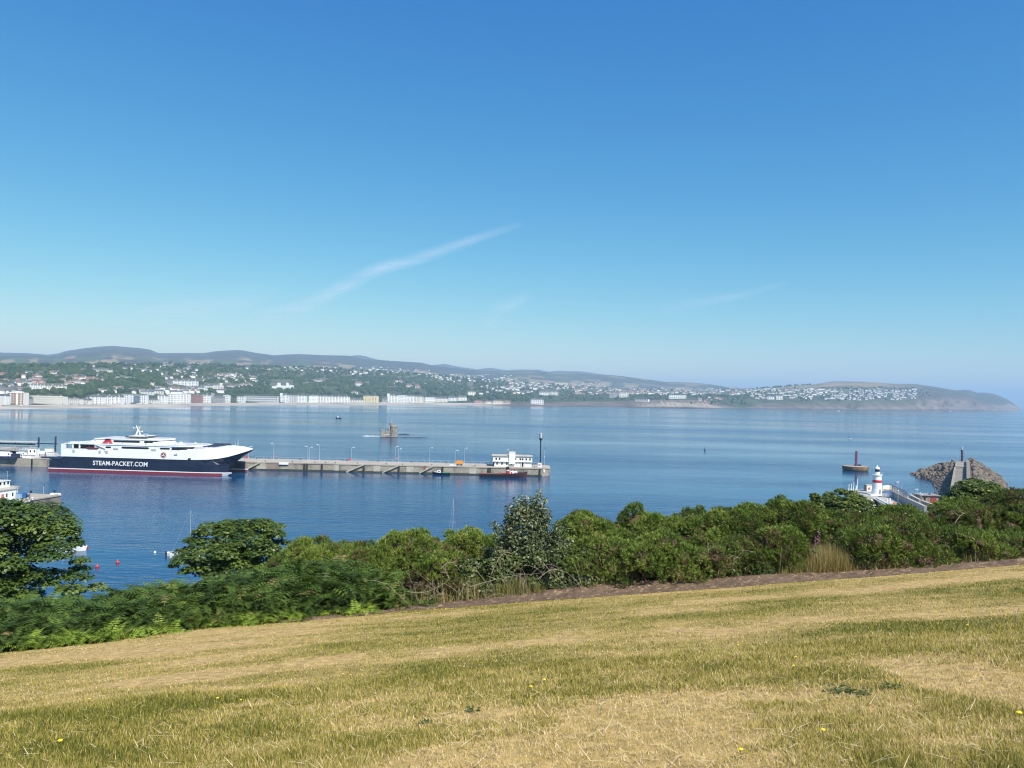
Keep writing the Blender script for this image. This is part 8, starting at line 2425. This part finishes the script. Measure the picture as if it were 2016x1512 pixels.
for i, (a, b, c, d, e, f, lab) in enumerate([
    (803, 1165, 885, 1140, -.18, .55, 'long bleached dead stem bowed low over the brown soil'), (885, 1140, 872, 1118, .05, .6, 'short pale dead stem standing where the bowed stem ends'),
    (967, 1130, 1010, 1092, .30, 1.0, 'grey dead stem arching like a hoop under the grey-leaved shrub'), (925, 1155, 1065, 1128, .08, .7, 'straight grey dead stem lying aslant at the foot of the grey-leaved shrub'),
    (868, 1120, 905, 1122, .22, .8, 'pale dead stem arching over the brambles'), (1060, 1140, 1120, 1135, .25, .8, 'thin dead stem arching over the dark brambles beyond the shrub'),
    (985, 1120, 988, 1066, .02, 1.1, 'upright pale dead stem rising into the grey-leaved shrub'), (1225, 1145, 1262, 1145, -.2, .5, 'forked grey dead stem in the dark hollow under the gorse'),
    (1398, 1120, 1392, 1062, .02, 1.0, 'thin upright dry stem in front of the brambly gorse'), (1440, 1128, 1448, 1090, .03, .9, 'leaning dry stem beside the thin upright one'),
    (1880, 1030, 1905, 1010, .10, 1.4, 'bare grey twig in the dark gorse below the round tree')]):
    dead_stem(a, b, c, d, e, f, lab, 300 + i)

PINK = paint('foxglove_pink', (0.33, 0.10, 0.27), 0.6, 0.25, 30)
GSTEM = paint('green_stem', (0.08, 0.12, 0.03), 0.7, 0.2, 20)
def foxglove(px, ytop, ybase, fl, lab, seed):
    rng = np.random.default_rng(seed)
    x = at_depth(px, ytop, 21.5).x; Y = float(edge_y(x)) + 1.1
    t = at_depth(px, ytop, Y); z0 = float(gz(t.x, Y)); h = t.z - z0
    root = thing('foxglove', lab, 'foxglove', (t.x, Y, z0), 0, 'foxgloves in the hedge')
    MB().tube([(0, 0, 0), (.02, 0, h * .5), (0, 0, h)], [.012, .009, .004], 5).build('stem', GSTEM, root)
    mb = MB()
    for k in range(fl):
        zz = h * (1 - .34 * k / fl) - .02; a = rng.uniform(0, 6.28)
        d = Vector((math.cos(a), math.sin(a), -.5))
        p = Vector((0, 0, zz)); mb.bar(p, p + d * .04, .007, 6, .014)
    mb.build('flower', PINK, root)
    mb = MB()
    for k in range(9):
        a = rng.uniform(0, 6.28); zz = rng.uniform(.05, .5) * h; d = Vector((math.cos(a), math.sin(a), rng.uniform(.1, .8)))
        s = Vector((-math.sin(a), math.cos(a), 0)) * .035; p = Vector((0, 0, zz))
        mb.add([p, p + d * .12 + s, p + d * .26, p + d * .12 - s], [(0, 1, 2, 3)])
    mb.build('leaf', GSTEM, root)
foxglove(1612, 1044, 1130, 13, 'tall pink foxglove spike in the hedge beside the tan grass clump', 1)
foxglove(1605, 1054, 1130, 12, 'faded foxglove spike leaning beside the tall pink one', 2)
foxglove(1619, 1079, 1130, 7, 'short foxglove with a few pink bells low by the tan grass', 3)

YEL = paint('dandelion_yellow', (0.85, 0.58, 0.02), 0.6, 0.15, 60)
def dandelions():
    mb = MB().lathe([(.004, .0), (.016, .004), (.019, .010), (.012, .015), (.002, .016)], 9)
    fm = mb.mesh('flower', True)
    sm = MB().tube([(0, 0, 0), (.004, 0, .03), (0, 0, .06)], [.003, .0025, .0025], 5).mesh('stem')
    for i, (px, py, s, lab) in enumerate([
        (118, 1474, 1.3, 'yellow dandelion pair in the greener grass at the bottom corner'), (176, 1388, .9, 'small yellow dandelion above the bottom corner pair'),
        (428, 1384, 1.0, 'yellow dandelion at the end of the pale straw line'), (474, 1386, .8, 'yellow dandelion just along the pale straw line'),
        (675, 1332, .8, 'tiny yellow dandelion on the mown lawn before the bank'), (690, 1333, .7, 'tiny yellow dandelion beside its twin on the mown lawn'),
        (713, 1334, .7, 'tiny yellow dandelion third along the mown lawn'), (1045, 1360, 1.0, 'yellow dandelion beside the reddish bare patch'), (1071, 1347, 1.1, 'yellow dandelion above the reddish bare patch'),
        (1453, 1274, .8, 'small yellow dandelion on the crest of the bank'), (1562, 1322, .9, 'yellow dandelion above the dark weeds'), (1566, 1302, .8, 'small yellow dandelion on the bank above the dark weeds'),
        (1905, 1238, .9, 'yellow dandelion in the dark green tussock'), (1620, 1456, 1.0, 'yellow dandelion in the green patch below the weeds'), (2006, 1424, 1.2, 'yellow dandelion at the edge of the picture in green grass'),
        (1458, 1497, 1.0, 'yellow dandelion lowest in the green patch'), (1245, 1291, .7, 'small yellow dandelion in the lawn below the bright green strip')]):
        p = hit_lawn(px, py)
        r = thing('dandelion', lab, 'dandelion', (p.x, p.y, float(gz(p.x, p.y))), i * 1.7, 'dandelions in the lawn')
        r.scale = (s, s, s)
        link('stem', sm, GSTEM, r); link('flower', fm, YEL, r, (0, 0, .058))
dandelions()
WEED = leafy('weed_leaves', [(0, (.04, .065, .016)), (1, (.10, .14, .032))], trans=.15, rough=.4)
for i, (px, py, s, lab) in enumerate([(1662, 1366, 1.5, 'larger dark green weed rosette in the dry bank'), (1700, 1372, 1.0, 'dark weed rosette touching the larger one'), (1760, 1358, 1.0, 'small dark weed rosette alone on the dry bank'),
        (930, 1400, .9, 'dark weed with pointed leaves beside the reddish bare patch'), (838, 1425, .8, 'low dark weed in the dry grass at mid lawn')]):
    rng = np.random.default_rng(900 + i)
    p = hit_lawn(px, py)
    n = 26; az = rng.uniform(0, 6.28, n); el = rng.uniform(.1, .8, n); l = s * rng.uniform(.035, .065, n)
    d = np.stack([np.cos(az) * np.cos(el), np.sin(az) * np.cos(el), np.sin(el)], 1); sd = np.stack([-np.sin(az), np.cos(az), 0 * az], 1)
    V = np.empty((n, 4, 3)); V[:, 0] = 0; V[:, 1] = d * l[:, None] * .55 + sd * l[:, None] * .3; V[:, 2] = d * l[:, None] - [0, 0, .02]; V[:, 3] = d * l[:, None] * .55 - sd * l[:, None] * .3
    V += np.repeat(rng.normal(0, .045 * s, (n, 1, 3)) * [1, 1, 0], 4, 1)
    o = link('weed', np_mesh('weed', V.reshape(-1, 3), np.arange(n * 4).reshape(-1, 4), np.repeat(rng.random(n), 4), k=4), WEED, None, (p.x, p.y, float(gz(p.x, p.y)) + .02))
    tag(o, lab, 'weed', 'weeds in the dry lawn')

# ================================================================== HAZE
def make_haze():
    HX, HY0, HY1, HZ0, HZ1 = 28500, -28500, 28500, -75.0, 445.0
    o = MB().box(-HX, HX, HY0, HY1, HZ0, HZ1).build('haze', None)
    mt = bpy.data.materials.new('haze_air'); mt.use_nodes = True
    t = mt.node_tree
    t.nodes.remove(t.nodes['Principled BSDF'])
    v = t.nodes.new('ShaderNodeVolumePrincipled')
    v.inputs['Color'].default_value = (0.50, 0.71, 0.90, 1)
    v.inputs['Density'].default_value = HAZE_D
    v.inputs['Anisotropy'].default_value = 0.0
    t.links.new(v.outputs[0], t.nodes['Material Output'].inputs['Volume'])
    o.data.materials.append(mt)
    tag(o, 'thin blue summer haze over the bay', 'haze', kind='stuff')
HAZE_D = 0.000105
make_haze()
